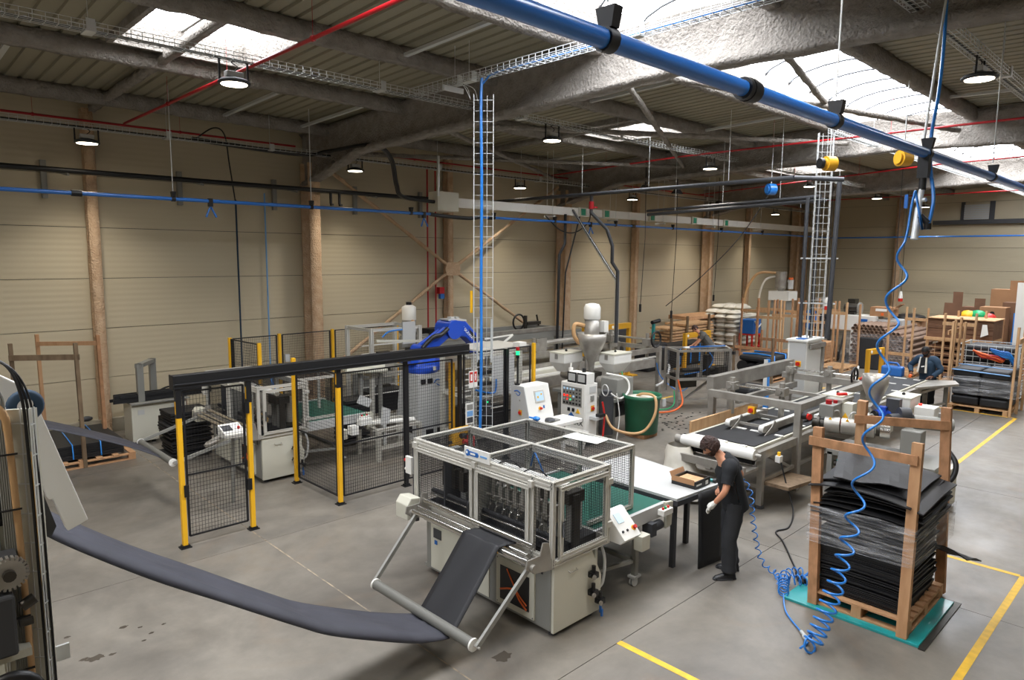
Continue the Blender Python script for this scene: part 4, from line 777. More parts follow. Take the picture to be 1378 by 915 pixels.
# safety signs on the fence
for y, lb, x0, z0, z1 in ((9.36, 'red and white warning notice with two symbols on the fence beside the ladder tray', 7.98, 1.52, 1.83), (9.36, 'white notice with three stacked pictures on the fence below the red notice', 7.9, .85, 1.25)):
    t = thing('safety_sign', lb, 'sign', (x0, y, z0)); ob('plate', G().box(x0, x0+.2, y-.01, y, z0, z1), 'white', t)
    if z0 > 1.4: ob('symbol', G().box(x0+.015, x0+.09, y-.014, y-.01, z0+.1, z1-.02), 'red', t); ob('symbol', G().box(x0+.11, x0+.185, y-.014, y-.01, z0+.1, z1-.02), 'red', t); ob('symbol_print', G().box(x0+.035, x0+.07, y-.017, y-.014, z0+.13, z1-.06), 'paper', t); ob('symbol_print', G().box(x0+.14, x0+.16, y-.017, y-.014, z0+.13, z1-.06), 'paper', t)
    else:
        for i in range(3): z = z0+.03+i*.12; ob('picture', G().box(x0+.03, x0+.17, y-.014, y-.01, z, z+.1), ('dgrey', 'lightblue', 'grey')[i], t)
t = thing('valve_station', 'red and black valve unit at the foot of the ladder tray', 'valve', (7.9, 9.2, .35)); ob('stand', G().box(7.86, 7.9, 9.2, 9.24, 0, .9), 'grey', t); ob('regulator', G().box(7.83, 7.93, 9.14, 9.24, .5, .7).cyl((7.8, 9.18, .6), (7.7, 9.18, .62), .04), 'red', t); ob('tap', G().cyl((7.66, 9.2, .72), (7.74, 9.2, .72), .05).bar((7.9, 9.16, .78), (8.05, 9.16, .84), .03), 'black', t)
# robot
RX, RY = 8.85, 11.95
t = thing('palletising_robot', 'blue jointed robot arm on a tall pale grey pedestal', 'robot', (RX, RY, 0))
p = ob('pedestal', G().hexa([(RX-.42, RY-.42, 0), (RX+.42, RY-.42, 0), (RX+.42, RY+.42, 0), (RX-.42, RY+.42, 0), (RX-.33, RY-.33, 1.4), (RX+.33, RY-.33, 1.4), (RX+.33, RY+.33, 1.4), (RX-.33, RY+.33, 1.4)]), 'lgrey', t, bev=.01)
ob('lifting_slot', G().box(RX-.28, RX-.16, RY-.362, RY-.33, 1.2, 1.3).box(RX-.1, RX+.02, RY-.362, RY-.33, 1.2, 1.3).box(RX-.2, RX-.02, RY-.425, RY-.38, .12, .22).box(RX+.1, RX+.28, RY-.425, RY-.38, .12, .22).box(RX-.415, RX-.37, RY-.2, RY, .15, .3), 'black', p)
ob('maker_mark', G().tube(bez([(RX+.06, RY-.365, 1.2), (RX+.12, RY-.362, 1.26), (RX+.2, RY-.362, 1.25), (RX+.26, RY-.362, 1.2)]), .012, 5).tube(bez([(RX+.12, RY-.37, 1.17), (RX+.2, RY-.37, 1.13), (RX+.26, RY-.365, 1.17)]), .01, 5), 'bluelbl', p)
ob('turntable', G().lathe((RX, RY, 1.4), [(.33, 0), (.36, .03), (.36, .14), (.32, .16), (.3, .3), (.28, .36), (0, .36)], 24).box(RX+.1, RX+.42, RY-.28, RY+.1, 1.44, 1.66).box(RX-.42, RX-.2, RY-.2, RY+.2, 1.62, 1.82), 'robot', t, bev=.012)
ob('warning_label', G().box(RX+.03, RX+.1, RY-.375, RY-.36, 1.47, 1.55), 'paper', t)
ob('shoulder', G().box(RX-.16, RX+.14, RY-.18, RY+.18, 1.72, 1.86).cyl((RX-.02, RY-.22, 1.86), (RX-.02, RY+.22, 1.86), .13, n=20), 'robot', t, bev=.015)
g = G(); E = Vector((9.58, RY, 2.3)); Sh = Vector((RX-.02, RY, 1.86)); g.bar(Sh-Vector((0, .12, 0)), E-Vector((0, .1, 0)), .12, .26).bar(Sh+Vector((0, .14, .05)), E+Vector((0, .1, .03)), .06, .12)
ob('upper_arm', g, 'robot', t, bev=.03)
ob('cable_pack', G().tube(bez([(8.7, RY-.24, 1.95), (8.95, RY-.26, 2.16), (9.2, RY-.24, 2.2), (9.4, RY-.22, 2.32)]), .05, 8), 'black', t)
ob('elbow', G().cyl((9.6, RY-.24, 2.28), (9.6, RY+.24, 2.28), .21, n=22).cyl((9.72, RY-.2, 2.3), (9.72, RY+.2, 2.3), .17, n=18), 'robot', t, bev=.015)
ob('cover_plate', G().bar((9.48, RY, 2.5), (10.0, RY, 2.46), .3, .04).box(9.6, 9.7, RY-.08, RY+.05, 2.5, 2.55).box(9.78, 9.86, RY-.05, RY+.08, 2.5, 2.54), 'lgrey', t)
fa = G().prism([(9.7, 2.48), (9.98, 2.45), (10.3, 2.16), (10.42, 1.92), (10.38, 1.74), (10.26, 1.74), (10.2, 1.9), (9.98, 2.08), (9.72, 2.12)], 'y', RY-.14, RY+.14)
f = ob('forearm', fa, 'robot', t, bev=.03)
ob('relief', G().prism([(10.08, 2.26), (10.26, 2.1), (10.34, 1.93), (10.24, 1.98), (10.12, 2.12)], 'y', RY-.145, RY-.138), 'black', f)
text('lettering', 'YASKAWA', .1, (10.0, RY-.16, 2.2), (PI/2, .78, 0), 'paper', f)
ob('wrist', G().cyl((10.32, RY-.1, 1.76), (10.32, RY+.1, 1.76), .1).cyl((10.32, RY, 1.76), (10.32, RY, 1.6), .08), 'robot', t)
g = G()
for y in (-.3, 0, .3): g.bar((10.15, RY+y, 1.58), (11.3, RY+y, 1.58), .04)
for x in (10.2, 10.7, 11.25): g.bar((x, RY-.32, 1.6), (x, RY+.32, 1.6), .04)
g.bar((10.5, RY-.3, 1.6), (11.3, RY-.3, 2.05), .04).bar((11.3, RY-.3, 2.05), (10.5, RY-.2, 2.0), .03).box(10.45, 10.75, RY-.2, RY+.2, 1.62, 1.9)
ob('gripper', g, 'white', t); ob('gripper_actuator', G().box(10.42, 10.5, RY-.1, RY+.1, 1.72, 1.9), 'ochre', t)
# stacking stations of aluminium profile
def station(name, label, x0, x1, y0, y1, h, rods):
    t = thing(name, label, 'station', ((x0+x1)/2, (y0+y1)/2, 0)); g = G()
    for x in (x0, x1):
        for y in (y0, y1): profile(g, (x, y, 0), (x, y, h), .08)
    for z in (h-.04, h*.55, .3):
        for y in (y0, y1): profile(g, (x0, y, z), (x1, y, z), .06)
        for x in (x0, x1): profile(g, (x, y0, z), (x, y1, z), .06)
    ob('profile_frame', g, 'alu', t)
    for i in range(rods):
        z = .8+i*(h-1.0)/rods; ob('cross_rod', G().bar((x0-.15, y0+.15, z), (x0+.75*(x1-x0), y0+.15, z), .03, .02), 'white', t)
        if i % 2: ob('slide', G().box(x0+.2, x0+.5, y0+.02, y0+.14, z-.03, z+.03), 'darkmetal', t)
    ob('rear_shield', G().box(x0+.1, x1-.1, y1-.02, y1, .35, h*.5), 'grey', t); ob('black_pallets', G().box(x0+.15, x1-.15, y0+.3, y1-.15, .32, .8), 'black', t)
    return t
t = station('stacking_station', 'tall aluminium stacking frame behind the pedestal of the robot, left of it', 8.2, 9.5, 12.9, 13.9, 2.3, 7)
ob('panel', G().box(9.0, 9.35, 12.85, 12.9, 1.9, 2.4), 'lgrey', t); ob('air_hose', G().tube(bez([(8.45, 12.85, 2.1), (8.6, 12.8, 2.22), (8.95, 12.8, 2.24)]), .02, 6), 'hose', t); ob('light_rail', G().bar((8.2, 12.7, 2.05), (9.6, 12.6, 1.95), .05), 'offw', t)
t = station('stacking_station', 'aluminium frame with stacked white rods between robot and control desk', 8.75, 10.0, 10.1, 11.1, 2.0, 9)
ob('air_hose', G().tube(bez([(8.7, 10.0, 1.3), (8.95, 9.95, 1.22), (9.2, 9.98, 1.2), (9.25, 10.0, 1.45)]), .02, 6), 'hose', t); ob('roof_sheet', G().box(9.0, 10.4, 10.2, 11.2, 2.0, 2.03), 'alu', t); ob('white_panel', G().box(9.2, 9.8, 10.05, 10.08, 1.1, 1.9), 'lgrey', t); ob('sensor', G().box(9.9, 10.1, 10.0, 10.2, 2.03, 2.13), 'white', t)
ob('display', G().box(8.95, 9.1, 10.0, 10.06, .75, 1.05), 'dgrey', t); ob('indicator', G().box(9.0, 9.03, 9.99, 10.0, 1.0, 1.03), 'greenglow', t)
t = thing('transfer_bench', 'low aluminium bench with white sensor boxes and tilted tabs before the robot', 'bench', (7.5, 11.2, 0)); g = G()
for x in (7.05, 8.0):
    for y in (10.9, 11.6): profile(g, (x, y, 0), (x, y, .62), .08)
for y in (10.9, 11.6): profile(g, (7.05, y, .25), (8.0, y, .25), .06); profile(g, (7.05, y, .6), (8.0, y, .6), .06)
for x in (7.05, 8.0): profile(g, (x, 10.9, .6), (x, 11.6, .6), .06)
ob('profile_frame', g, 'alu', t); ob('roller', G().cyl((7.1, 11.2, .68), (7.95, 11.0, .66), .05), 'white', t); ob('sensor_box', G().box(6.7, 6.95, 10.95, 11.1, .74, .86), 'white', t); ob('sensor_box', G().box(6.45, 6.6, 10.85, 11.0, .62, .78), 'white', t)
ob('tilted_tab', G().hexa([(6.6, 10.9, 1.2), (6.85, 10.9, 1.08), (6.85, 10.92, 1.08), (6.6, 10.92, 1.2), (6.68, 10.9, 1.34), (6.93, 10.9, 1.22), (6.93, 10.92, 1.22), (6.68, 10.92, 1.34)]), 'lgrey', t); ob('tilted_tab', G().hexa([(7.12, 10.9, .7), (7.3, 10.9, .7), (7.3, 10.93, .7), (7.12, 10.93, .7), (7.15, 10.9, 1.05), (7.33, 10.9, .97), (7.33, 10.93, .97), (7.15, 10.93, 1.05)]).bar((7.2, 10.92, .3), (7.2, 10.92, .72), .05), 'lgrey', t)
t = thing('louvred_crate', 'stack of black louvred crates behind the mesh fence', 'crate', (7.7, 12.6, 0))
for i in range(9): ob('louvre', G().bar((7.1, 12.4, .12+i*.1), (7.65, 12.4, .12+i*.1), .5, .06), 'black', t)
# green waste bin and cross conveyors behind the second machine
t = thing('roller_bed', 'grey roller bed with pale rollers standing beside the robot pedestal', 'conveyor', (8.0, 12.2, 0)); g = G()
for x in (7.9, 8.4): g.box(x-.04, x+.04, 12.85, 12.92, 0, 1.5)
ob('frame', g, 'grey', t)
for i in range(4): ob('roller', G().cyl((7.5, 12.8+i*.1, 1.45+.06*i), (8.45, 12.7+i*.1, 1.38+.06*i), .06), 'offw', t)
# operator desk for the second machine
t = thing('operator_desk', 'white sloping operator box on a bent pipe arm inside the gate', 'control panel', (4.1, 10.3, 0))
ob('box', G().prism([(10.2, 1.14), (10.5, 1.14), (10.5, 1.31), (10.2, 1.2)], 'x', 3.92, 4.24), 'white', t, bev=.008); ob('screen', G().hexa([(3.94, 10.3, 1.238), (4.08, 10.3, 1.238), (4.08, 10.45, 1.29), (3.94, 10.45, 1.29), (3.94, 10.3, 1.243), (4.08, 10.3, 1.243), (4.08, 10.45, 1.295), (3.94, 10.45, 1.295)]), 'dgrey', t)
ob('stop_button', G().cyl((4.17, 10.33, 1.24), (4.17, 10.32, 1.285), .02), 'red', t); ob('arm', G().tube(bez([(3.9, 10.4, 1.1), (3.75, 10.5, 1.02), (3.9, 10.8, .98), (4.3, 11.2, .95), (4.8, 11.25, .95)]), .03, 8), 'steel', t); ob('stand', G().cyl((4.15, 10.6, 0), (4.15, 10.5, 1.12), .03), 'grey', t)
t = thing('mat_heap', 'heap of ragged black mats standing behind the arm of the second machine', 'mats', (4.6, 13.9, 0))
for i in range(16): 
    a = random.uniform(-.06, .06); ob('mat', G().box(4.2+a, 4.95+a, 13.55+a*.7, 14.2+a, .03+i*.055, .03+i*.055+random.uniform(.025, .05)), 'matblk', t)
# strapping machine against the wall
t = thing('strapping_machine', 'cream strapping machine with tall grey arch and black foam strips on it', 'machine', (4.3, 15.5, 0))
ob('body', G().prism([(3.98, .06), (4.48, .06), (4.48, .55), (5.05, .55), (5.05, .85), (3.98, .85)], 'y', 15.2, 15.75), 'offw', t, bev=.012); ob('table_top', G().box(3.96, 5.1, 15.1, 16.1, .85, .875), 'grey', t); ob('red_panel', G().box(5.052, 5.06, 15.2, 16.0, .6, .82), 'redpipe', t)
ob('badge', G().box(4.1, 4.22, 15.19, 15.2, .62, .72), 'lgrey', t); ob('badge', G().box(4.75, 4.9, 15.19, 15.2, .66, .76), 'lgrey', t)
ob('arch', G().bar((4.2, 15.3, .86), (4.2, 15.3, 1.66), .12).bar((4.62, 15.9, .86), (4.62, 15.9, 1.66), .12).bar((4.16, 15.25, 1.62), (4.66, 15.95, 1.62), .12, .08), 'grey', t)
ob('motor', G().box(4.6, 4.85, 15.3, 15.6, .35, .55).cyl((4.9, 15.4, .05), (4.9, 15.46, .05), .05).box(4.5, 5.0, 15.5, 15.6, .1, .16), 'dgrey', t); ob('reel', G().tube(bez([(4.5, 15.5, .95), (4.8, 15.6, 1.06), (5.1, 15.7, 1.0), (5.2, 15.7, .9)]), .02, 6), 'black', t)
for x in (4.05, 4.4): ob('foot', G().cyl((x, 15.3, 0), (x, 15.3, .07), .04), 'black', t)
t = thing('foam_strips', 'bundle of black foam strips lying on the strapping machine', 'foam strips', (4.5, 15.5, .9))
for i in range(14): a = random.uniform(-.1, .1); ob('strip', G().box(3.75+a, 5.55+a, 15.25+.04*(i % 7), 15.285+.04*(i % 7), .88+.07*(i//7)+random.uniform(0, .03), .93+.07*(i//7)+random.uniform(.02, .06)), 'matblk', t)
# timber stand on a pallet at far left
def pallet(t, x0, x1, y0, y1, m, h=.14, deck=True):
    n = 7; w = (y1-y0)
    for i in range(n):
        a = x0+(x1-x0-.1)*i/(n-1)
        if deck: ob('board', G().box(a, a+.1, y0, y1, h-.022, h), m, t)
    for y in (y0, (y0+y1)/2-.05, y1-.1):
        ob('runner', G().box(x0, x1, y, y+.1, 0, .022), m, t); ob('stringer', G().box(x0, x1, y, y+.1, h-.045, h-.023), m, t)
        for x in (x0, (x0+x1)/2-.06, x1-.12): ob('block', G().box(x, x+.12, y, y+.1, .022, h-.045), m, t)
t = thing('pallet_stand', 'four post timber stand with two cross rails on a pallet, far left', 'pallet', (2.9, 15.2, 0))
pallet(t, 2.0, 3.75, 14.2, 16.1, 'wood')
for a, m in (((2.02, 14.85, 2.3), 'woodgrey'), ((2.61, 16.0, 2.32), 'wood'), ((2.88, 14.2, 2.3), 'woodgrey'), ((3.5, 15.35, 2.3), 'woodred')): ob('post', G().bar((a[0]+.03, a[1]+.02, .0), a, .06, .09), m, t)
ob('cross_rail', G().bar((1.98, 14.8, 2.05), (2.92, 14.15, 2.05), .03, .1), 'woodgrey', t); ob('cross_rail', G().bar((2.58, 15.97, 2.14), (3.52, 15.33, 2.14), .03, .08), 'wood', t)
t = thing('mat_stack', 'low stack of black mats tied with blue straps on the far left pallet', 'mats', (2.8, 15.0, .15))
for i in range(6): a = random.uniform(-.03, .03); ob('mat', G().box(2.1+a, 3.6+a, 14.35+a, 15.9+a, .145+.045*i, .145+.045*i+.04), 'matblk', t)
for x in (2.4, 2.75, 3.2): ob('strap', G().tube([(x, 14.3, .16), (x, 14.32, .42), (x+.1, 15.9, .425), (x+.1, 15.94, .2)], .012, 4), 'ribbon', t)
t = one('rag', G().ball((3.5, 16.78, .355), (.14, .05, .06)), 'dgrey', 'small dark rag on the concrete plinth behind the timber stand', 'rag')
# laminating machine at the left edge, close to the camera
t = thing('laminating_machine', 'white covered laminating machine at the left edge feeding the foam web', 'machine', (.35, 3.2, 0))
g = G().box(-.2, -.08, 3.2, 3.5, 0, 3.3).box(.3, .36, 3.2, 3.3, 0, 2.95); ob('frame', g, 'offw', t, bev=.01)
ob('sloped_cover', G().prism([(-.3, 3.62), (.3, 3.5), (.42, 3.41), (.49, 3.36), (.545, 3.24), (.69, 2.735), (.61, 2.705), (.565, 2.86), (.55, 2.86), (.49, 3.1), (.4, 3.25), (-.3, 3.45)], 'y', 3.38, 3.44), 'white', t, bev=.006)
ob('top_sheet', G().hexa([(-.3, 3.44, 3.6), (.42, 3.44, 3.4), (.42, 4.3, 3.35), (-.3, 4.3, 3.5), (-.3, 3.44, 3.63), (.42, 3.44, 3.43), (.42, 4.3, 3.38), (-.3, 4.3, 3.53)]), 'white', t)
ob('side_sheet', G().box(-.2, .3, 3.34, 3.36, 2.1, 3.2), 'offw', t)
ob('bearing_plate', G().prism([(.42, 2.95), (.53, 2.92), (.58, 2.72), (.56, 2.68), (.44, 2.72)], 'y', 3.44, 3.5), 'bluelbl' if 0 else 'dgrey', t); ob('bearing', G().cyl((.5, 3.43, 2.79), (.5, 3.38, 2.79), .035, n=18).cyl((.5, 3.38, 2.79), (.5, 3.36, 2.79), .018), 'steel', t)
ob('mat_roll', G().cyl((.1, 3.0, 2.92), (.24, 4.2, 2.85), .17, n=28), 'web', t); ob('motor', G().box(.2, .34, 2.82, 3.0, 2.5, 2.72).cyl((.2, 2.9, 2.82), (.36, 2.9, 2.82), .04), 'dgrey', t, bev=.012)
g = G().cyl((.33, 2.84, 2.79), (.33, 2.87, 2.79), .05, n=28)
for i in range(24): a = 2*PI*i/24; g.bar((.33+.05*math.cos(a), 2.855, 2.79+.05*math.sin(a)), (.33+.06*math.cos(a), 2.855, 2.79+.06*math.sin(a)), .008, .03, up=(0, 1, 0))
ob('gear', g, 'steel', t); ob('gear_hub', G().cyl((.33, 2.82, 2.79), (.33, 2.88, 2.79), .02), 'darkmetal', t)
ob('handwheel', G().tube([(.3+.09*math.cos(2*PI*i/20), 2.8, 2.35+.09*math.sin(2*PI*i/20)) for i in range(20)], .02, 7, closed=True), 'black', t); ob('ledge', G().box(.1, .38, 2.85, 3.1, 2.47, 2.5), 'offw', t); ob('bolt', G().cyl((.36, 2.85, 2.66), (.4, 2.85, 2.68), .02).cyl((.35, 2.85, 2.6), (.39, 2.85, 2.6), .015), 'darkmetal', t)
ob('blue_wheel', G().lathe((.475, 3.25, 3.3), [(.03, -.02), (.055, -.02), (.065, 0), (.055, .02), (.03, .02)], 20, axis='y'), 'denim', t)
ob('black_roll', G().cyl((-.1, 2.98, 3.12), (.36, 3.0, 2.98), .07, n=18), 'rubber', t)
t = thing('cable_tray', 'upright wire cable tray with tan hose and black cables at the left edge', 'cable tray', (.44, 2.88, 0))
ob('wire_basket', tray(G(), (.44, 2.88, 0), (.44, 2.88, 3.36), up=(-.6, -.8, 0), w=.14, h=.03, pitch=.11, t=.004), 'galv', t, kind='stuff')
ob('back_plate', G().hexa([(.36, 2.92, .3), (.5, 2.86, .3), (.51, 2.87, .3), (.37, 2.93, .3), (.36, 2.92, 3.35), (.5, 2.86, 3.35), (.51, 2.87, 3.35), (.37, 2.93, 3.35)]), 'offw', t)
ob('tan_hose', G().tube(bez([(.43, 2.86, .2), (.43, 2.86, 2.4), (.42, 2.86, 3.2), (.41, 2.86, 3.34), (.38, 2.88, 3.37), (.32, 2.92, 3.33)]), .013, 8), 'tan', t)
for i in range(6): ob('grey_cable', G().tube(bez([(.395+.006*i, 2.87-.003*i, .2), (.39+.006*i, 2.87-.003*i, 2.4), (.385+.006*i, 2.87-.003*i, 3.25), (.375+.006*i, 2.87, 3.42), (.35, 2.9, 3.45), (.31, 2.95, 3.36)]), .0035, 5), 'grey', t)
for i, r in enumerate((.0055, .005, .004)): ob('black_cable', G().tube(bez([(.475+.012*i, 2.84-.004*i, .2), (.475+.012*i, 2.84-.004*i, 2.4), (.47+.012*i, 2.84, 3.2), (.46+.01*i, 2.85, 3.42), (.42, 2.9, 3.52), (.34, 3.0, 3.5), (.24, 3.1, 3.42)]), r, 6), 'black', t)
ob('yellow_cable', G().tube([(.486, 2.836, .2), (.48, 2.836, 3.2)], .004, 5), 'ochre', t)
for i in range(9): ob('cable_tie', G().bar((.38, 2.85, 1.6+i*.2), (.44, 2.845, 1.6+i*.2), .006), 'black', t)
ob('fixing_plate', G().box(.51, .56, 2.9, 2.91, 2.36, 2.42), 'galv', t)

t.location = (t.location.x-.05, t.location.y+.048, 0)
# ================================================================ control desk, switch cabinet, extruder, tub, first extrusion line
t = thing('control_desk', 'light grey control desk with touch screen, shelf and signal tower', 'control desk', (9.4, 9.0, 0))
ob('cabinet', G().prism([(8.82, 0), (9.28, 0), (9.28, 1.46), (8.98, 1.46), (8.82, .86)], 'x', 9.0, 9.68), 'white', t, bev=.012)
ob('side_wall', G().prism([(8.8, 0), (9.3, 0), (9.3, 1.47), (8.96, 1.47), (8.8, .86)], 'x', 8.985, 9.0), 'lgrey', t)
ob('shelf', G().box(8.98, 9.95, 8.32, 8.82, .76, .83).box(9.5, 9.56, 8.4, 8.46, 0, .76).box(9.85, 9.9, 8.7, 8.78, 0, .76), 'white', t, bev=.008)
def sl(z): return 8.82+(z-.86)*(.16/.6)
def slp(x0, x1, z0, z1, h): return G().hexa([(x0, sl(z0)-h, z0), (x1, sl(z0)-h, z0), (x1, sl(z0), z0), (x0, sl(z0), z0), (x0, sl(z1)-h, z1), (x1, sl(z1)-h, z1), (x1, sl(z1), z1), (x0, sl(z1), z1)])
b = ob('screen_bezel', slp(9.24, 9.5, 1.14, 1.36, .012), 'alu', t); ob('screen', slp(9.27, 9.47, 1.17, 1.33, .016), 'screen', b); ob('screen_icon', slp(9.3, 9.34, 1.22, 1.26, .018).add(slp(9.4, 9.44, 1.27, 1.3, .018).v, slp(0, 1, 1, 1.2, .1).f), 'warn', b)
ob('stop_collar', G().cyl((9.33, sl(1.03), 1.03), (9.33, sl(1.03)-.015, 1.03), .035), 'warn', t); ob('stop_button', G().cyl((9.34, sl(1.03)-.015, 1.03), (9.34, sl(1.03)-.05, 1.03), .024), 'red', t); ob('blue_button', slp(9.43, 9.46, 1.02, 1.07, .012), 'bluelbl', t)
ob('isolator', G().box(8.975, 8.985, 9.0, 9.08, .92, 1.02), 'ochre', t); ob('isolator_knob', G().cyl((8.975, 9.04, .97), (8.95, 9.04, .97), .03), 'red', t); ob('lock', G().cyl((8.985, 9.06, 1.2), (8.975, 9.06, 1.2), .015), 'steel', t)
ob('maker_mark', G().tube(bez([(8.982, 9.2, 1.36), (8.982, 9.12, 1.38), (8.982, 9.04, 1.34)]), .012, 5).tube(bez([(8.982, 9.16, 1.33), (8.982, 9.1, 1.29), (8.982, 9.05, 1.32)]), .008, 5), 'bluelbl', t)
s = ob('signal_tower', G().cyl((9.08, 9.22, 1.46), (9.08, 9.22, 1.49), .05).cyl((9.08, 9.22, 1.48), (9.08, 9.22, 1.98), .016, n=8).cyl((9.08, 9.22, 1.98), (9.08, 9.22, 2.04), .035), 'black', t); ob('green_lamp', G().cyl((9.08, 9.22, 2.04), (9.08, 9.22, 2.12), .036), 'greenglow', s); ob('red_lamp', G().cyl((9.08, 9.22, 2.12), (9.08, 9.22, 2.19), .036), 'redpipe', s)
t = thing('desk_phone', 'flat dark grey puck-shaped device on the shelf of the control desk', 'device', (9.3, 8.55, .83)); ob('base', G().box(9.2, 9.5, 8.48, 8.62, .832, .86), 'grey', t, bev=.01); ob('dome', G().lathe((9.28, 8.55, .86), [(.1, 0), (.09, .03), (.05, .045), (0, .045)], 18), 'dgrey', t)
# extruder switch cabinet
t = thing('switch_cabinet', 'white switch cabinet with blue triangle logo and rows of push buttons', 'cabinet', (10.9, 9.2, 0))
ob('body', G().box(10.72, 11.1, 8.9, 9.56, .08, 1.3), 'white', t, bev=.01); ob('door', G().box(10.7, 10.72, 8.91, 9.55, .1, 1.29), 'white', t, bev=.005); ob('plinth', G().box(10.74, 11.08, 8.92, 9.54, 0, .08), 'dgrey', t)
p = ob('button_plate', G().box(10.692, 10.7, 8.98, 9.5, .82, 1.22), 'grey', t)
cols = ['screen', 'black', 'black', 'redglow', 'black', 'black']
for r in range(5):
    for c in range(6):
        y, z = 9.45-.085*c, 1.17-.075*r; m = 'black'
        if r == 0: m = 'screen' if c < 4 else 'dgrey'
        if r == 2: m = ('redglow', 'redglow', 'warn', 'screen', 'black', 'dgrey')[c]
        if r == 3 and c in (0, 1, 2): m = ('lgrey', 'redglow', 'greenglow')[c]
        ob('button', G().box(10.682, 10.692, y-.022, y+.022, z-.02, z+.02) if r % 2 == 0 else G().cyl((10.692, y, z), (10.678, y, z), .016, n=8), m, p)
for y, m in ((9.32, 'black'), (9.2, 'black')): ob('selector', G().box(10.68, 10.7, y-.03, y+.03, .7, .77), m, t)
ob('warning_sign', G().prism([(9.02, .68), (9.13, .68), (9.075, .78)], 'x', 10.69, 10.7), 'warn', t); ob('handle', G().box(10.68, 10.7, 8.94, 8.97, .52, .6), 'black', t)
ob('logo', G().prism([(9.36, .58), (9.27, .58), (9.22, .61), (9.17, .57), (9.14, .57), (9.255, .68)], 'x', 10.69, 10.7), 'bluelbl', t)
text('lettering', 'EDMAX', .15, (10.69, 9.2, .475), (PI/2, 0, -PI/2), 'black', t, sx=1.05)
ob('side_isolator', G().box(10.9, 11.0, 8.89, 8.9, .72, .84), 'ochre', t); ob('isolator_knob', G().cyl((10.95, 8.89, .78), (10.95, 8.86, .78), .035), 'red', t); ob('socket', G().box(10.88, 10.98, 8.88, 8.9, .95, 1.05), 'grey', t); ob('side_shelf', G().box(10.86, 11.1, 8.72, 8.9, .56, .62), 'lgrey', t); ob('plug', G().box(10.94, 11.12, 8.68, 8.8, .62, .68), 'black', t); ob('panel_seam', G().box(10.85, 11.05, 8.893, 8.9, 1.1, 1.24), 'lgrey', t)
t = thing('leaning_board', 'white board leaning on the foot of the switch cabinet', 'board', (10.6, 9.1, 0)); ob('sheet', G().hexa([(10.5, 8.75, .02), (10.52, 8.75, .02), (10.52, 9.4, .02), (10.5, 9.4, .02), (10.66, 8.75, .36), (10.68, 8.75, .36), (10.68, 9.4, .36), (10.66, 9.4, .36)]), 'white', t)
t = thing('temperature_controller', 'pair of boxed gauges with white lids on top of the switch cabinet', 'instrument', (10.85, 9.2, 1.3))
for y in (9.02, 9.28): ob('gauge_box', G().box(10.74, 11.0, y-.12, y+.12, 1.302, 1.52), 'white', t, bev=.008); ob('gauge_frame', G().box(10.725, 10.74, y-.12, y+.12, 1.302, 1.52), 'black', t); ob('dial', G().box(10.72, 10.725, y-.09, y+.09, 1.34, 1.49), 'lightblue' if 0 else 'lgrey', t)
ob('tape_roll', G().cyl((10.9, 9.1, 1.52), (10.9, 9.1, 1.6), .04), 'black', t); ob('bottle', G().cyl((10.85, 9.42, 1.3), (10.85, 9.42, 1.58), .05).cyl((10.85, 9.42, 1.58), (10.85, 9.42, 1.68), .02), 'white', t)
# extruder
t = thing('extruder', 'extruder with steel cone, white drum and two dosing boxes behind the switch cabinet', 'extruder', (12.1, 9.9, 0))
ob('hopper', G().lathe((12.1, 9.9, 1.28), [(.06, 0), (.07, .15), (.09, .25), (.33, .72), (.34, .9), (.32, .9), (.3, .72)], 24), 'steel', t); ob('sight_glass', G().lathe((12.1, 9.9, 2.15), [(.17, 0), (.17, .38), (0, .38)], 18), 'steel', t); ob('loader_drum', G().lathe((12.1, 9.9, 2.5), [(.18, 0), (.19, .02), (.19, .26), (.15, .34), (.05, .36), (0, .36)], 20), 'white', t); ob('loader_motor', G().box(12.3, 12.45, 9.7, 9.85, 2.2, 2.45), 'white', t)
ob('suction_hose', G().tube(bez([(11.95, 10.0, 2.35), (11.75, 10.1, 2.38), (11.72, 10.1, 2.15), (11.85, 10.05, 1.95)]), .05, 8), 'tan', t)
def dosing(t, cx, cy, z, s=1.):
    b = ob('dosing_box', G().hexa([(cx-.2*s, cy-.1*s, z), (cx+.2*s, cy-.1*s, z), (cx+.2*s, cy+.1*s, z), (cx-.2*s, cy+.1*s, z), (cx-.32*s, cy-.22*s, z+.22*s), (cx+.32*s, cy-.22*s, z+.22*s), (cx+.32*s, cy+.22*s, z+.22*s), (cx-.32*s, cy+.22*s, z+.22*s)]).box(cx-.32*s, cx+.32*s, cy-.22*s, cy+.22*s, z+.22*s, z+.42*s), 'white', t, bev=.008)
    ob('lid', G().box(cx-.33*s, cx+.33*s, cy-.23*s, cy+.23*s, z+.42*s, z+.45*s), 'offw', b); ob('latch', G().box(cx-.345*s, cx-.33*s, cy-.04, cy+.04, z+.3*s, z+.42*s), 'steel', b); ob('knob', G().ball((cx, cy, z+.47*s), .03, 8, rings=4), 'black', b)
dosing(t, 11.75, 10.35, 1.3); dosing(t, 12.6, 9.6, 1.28)
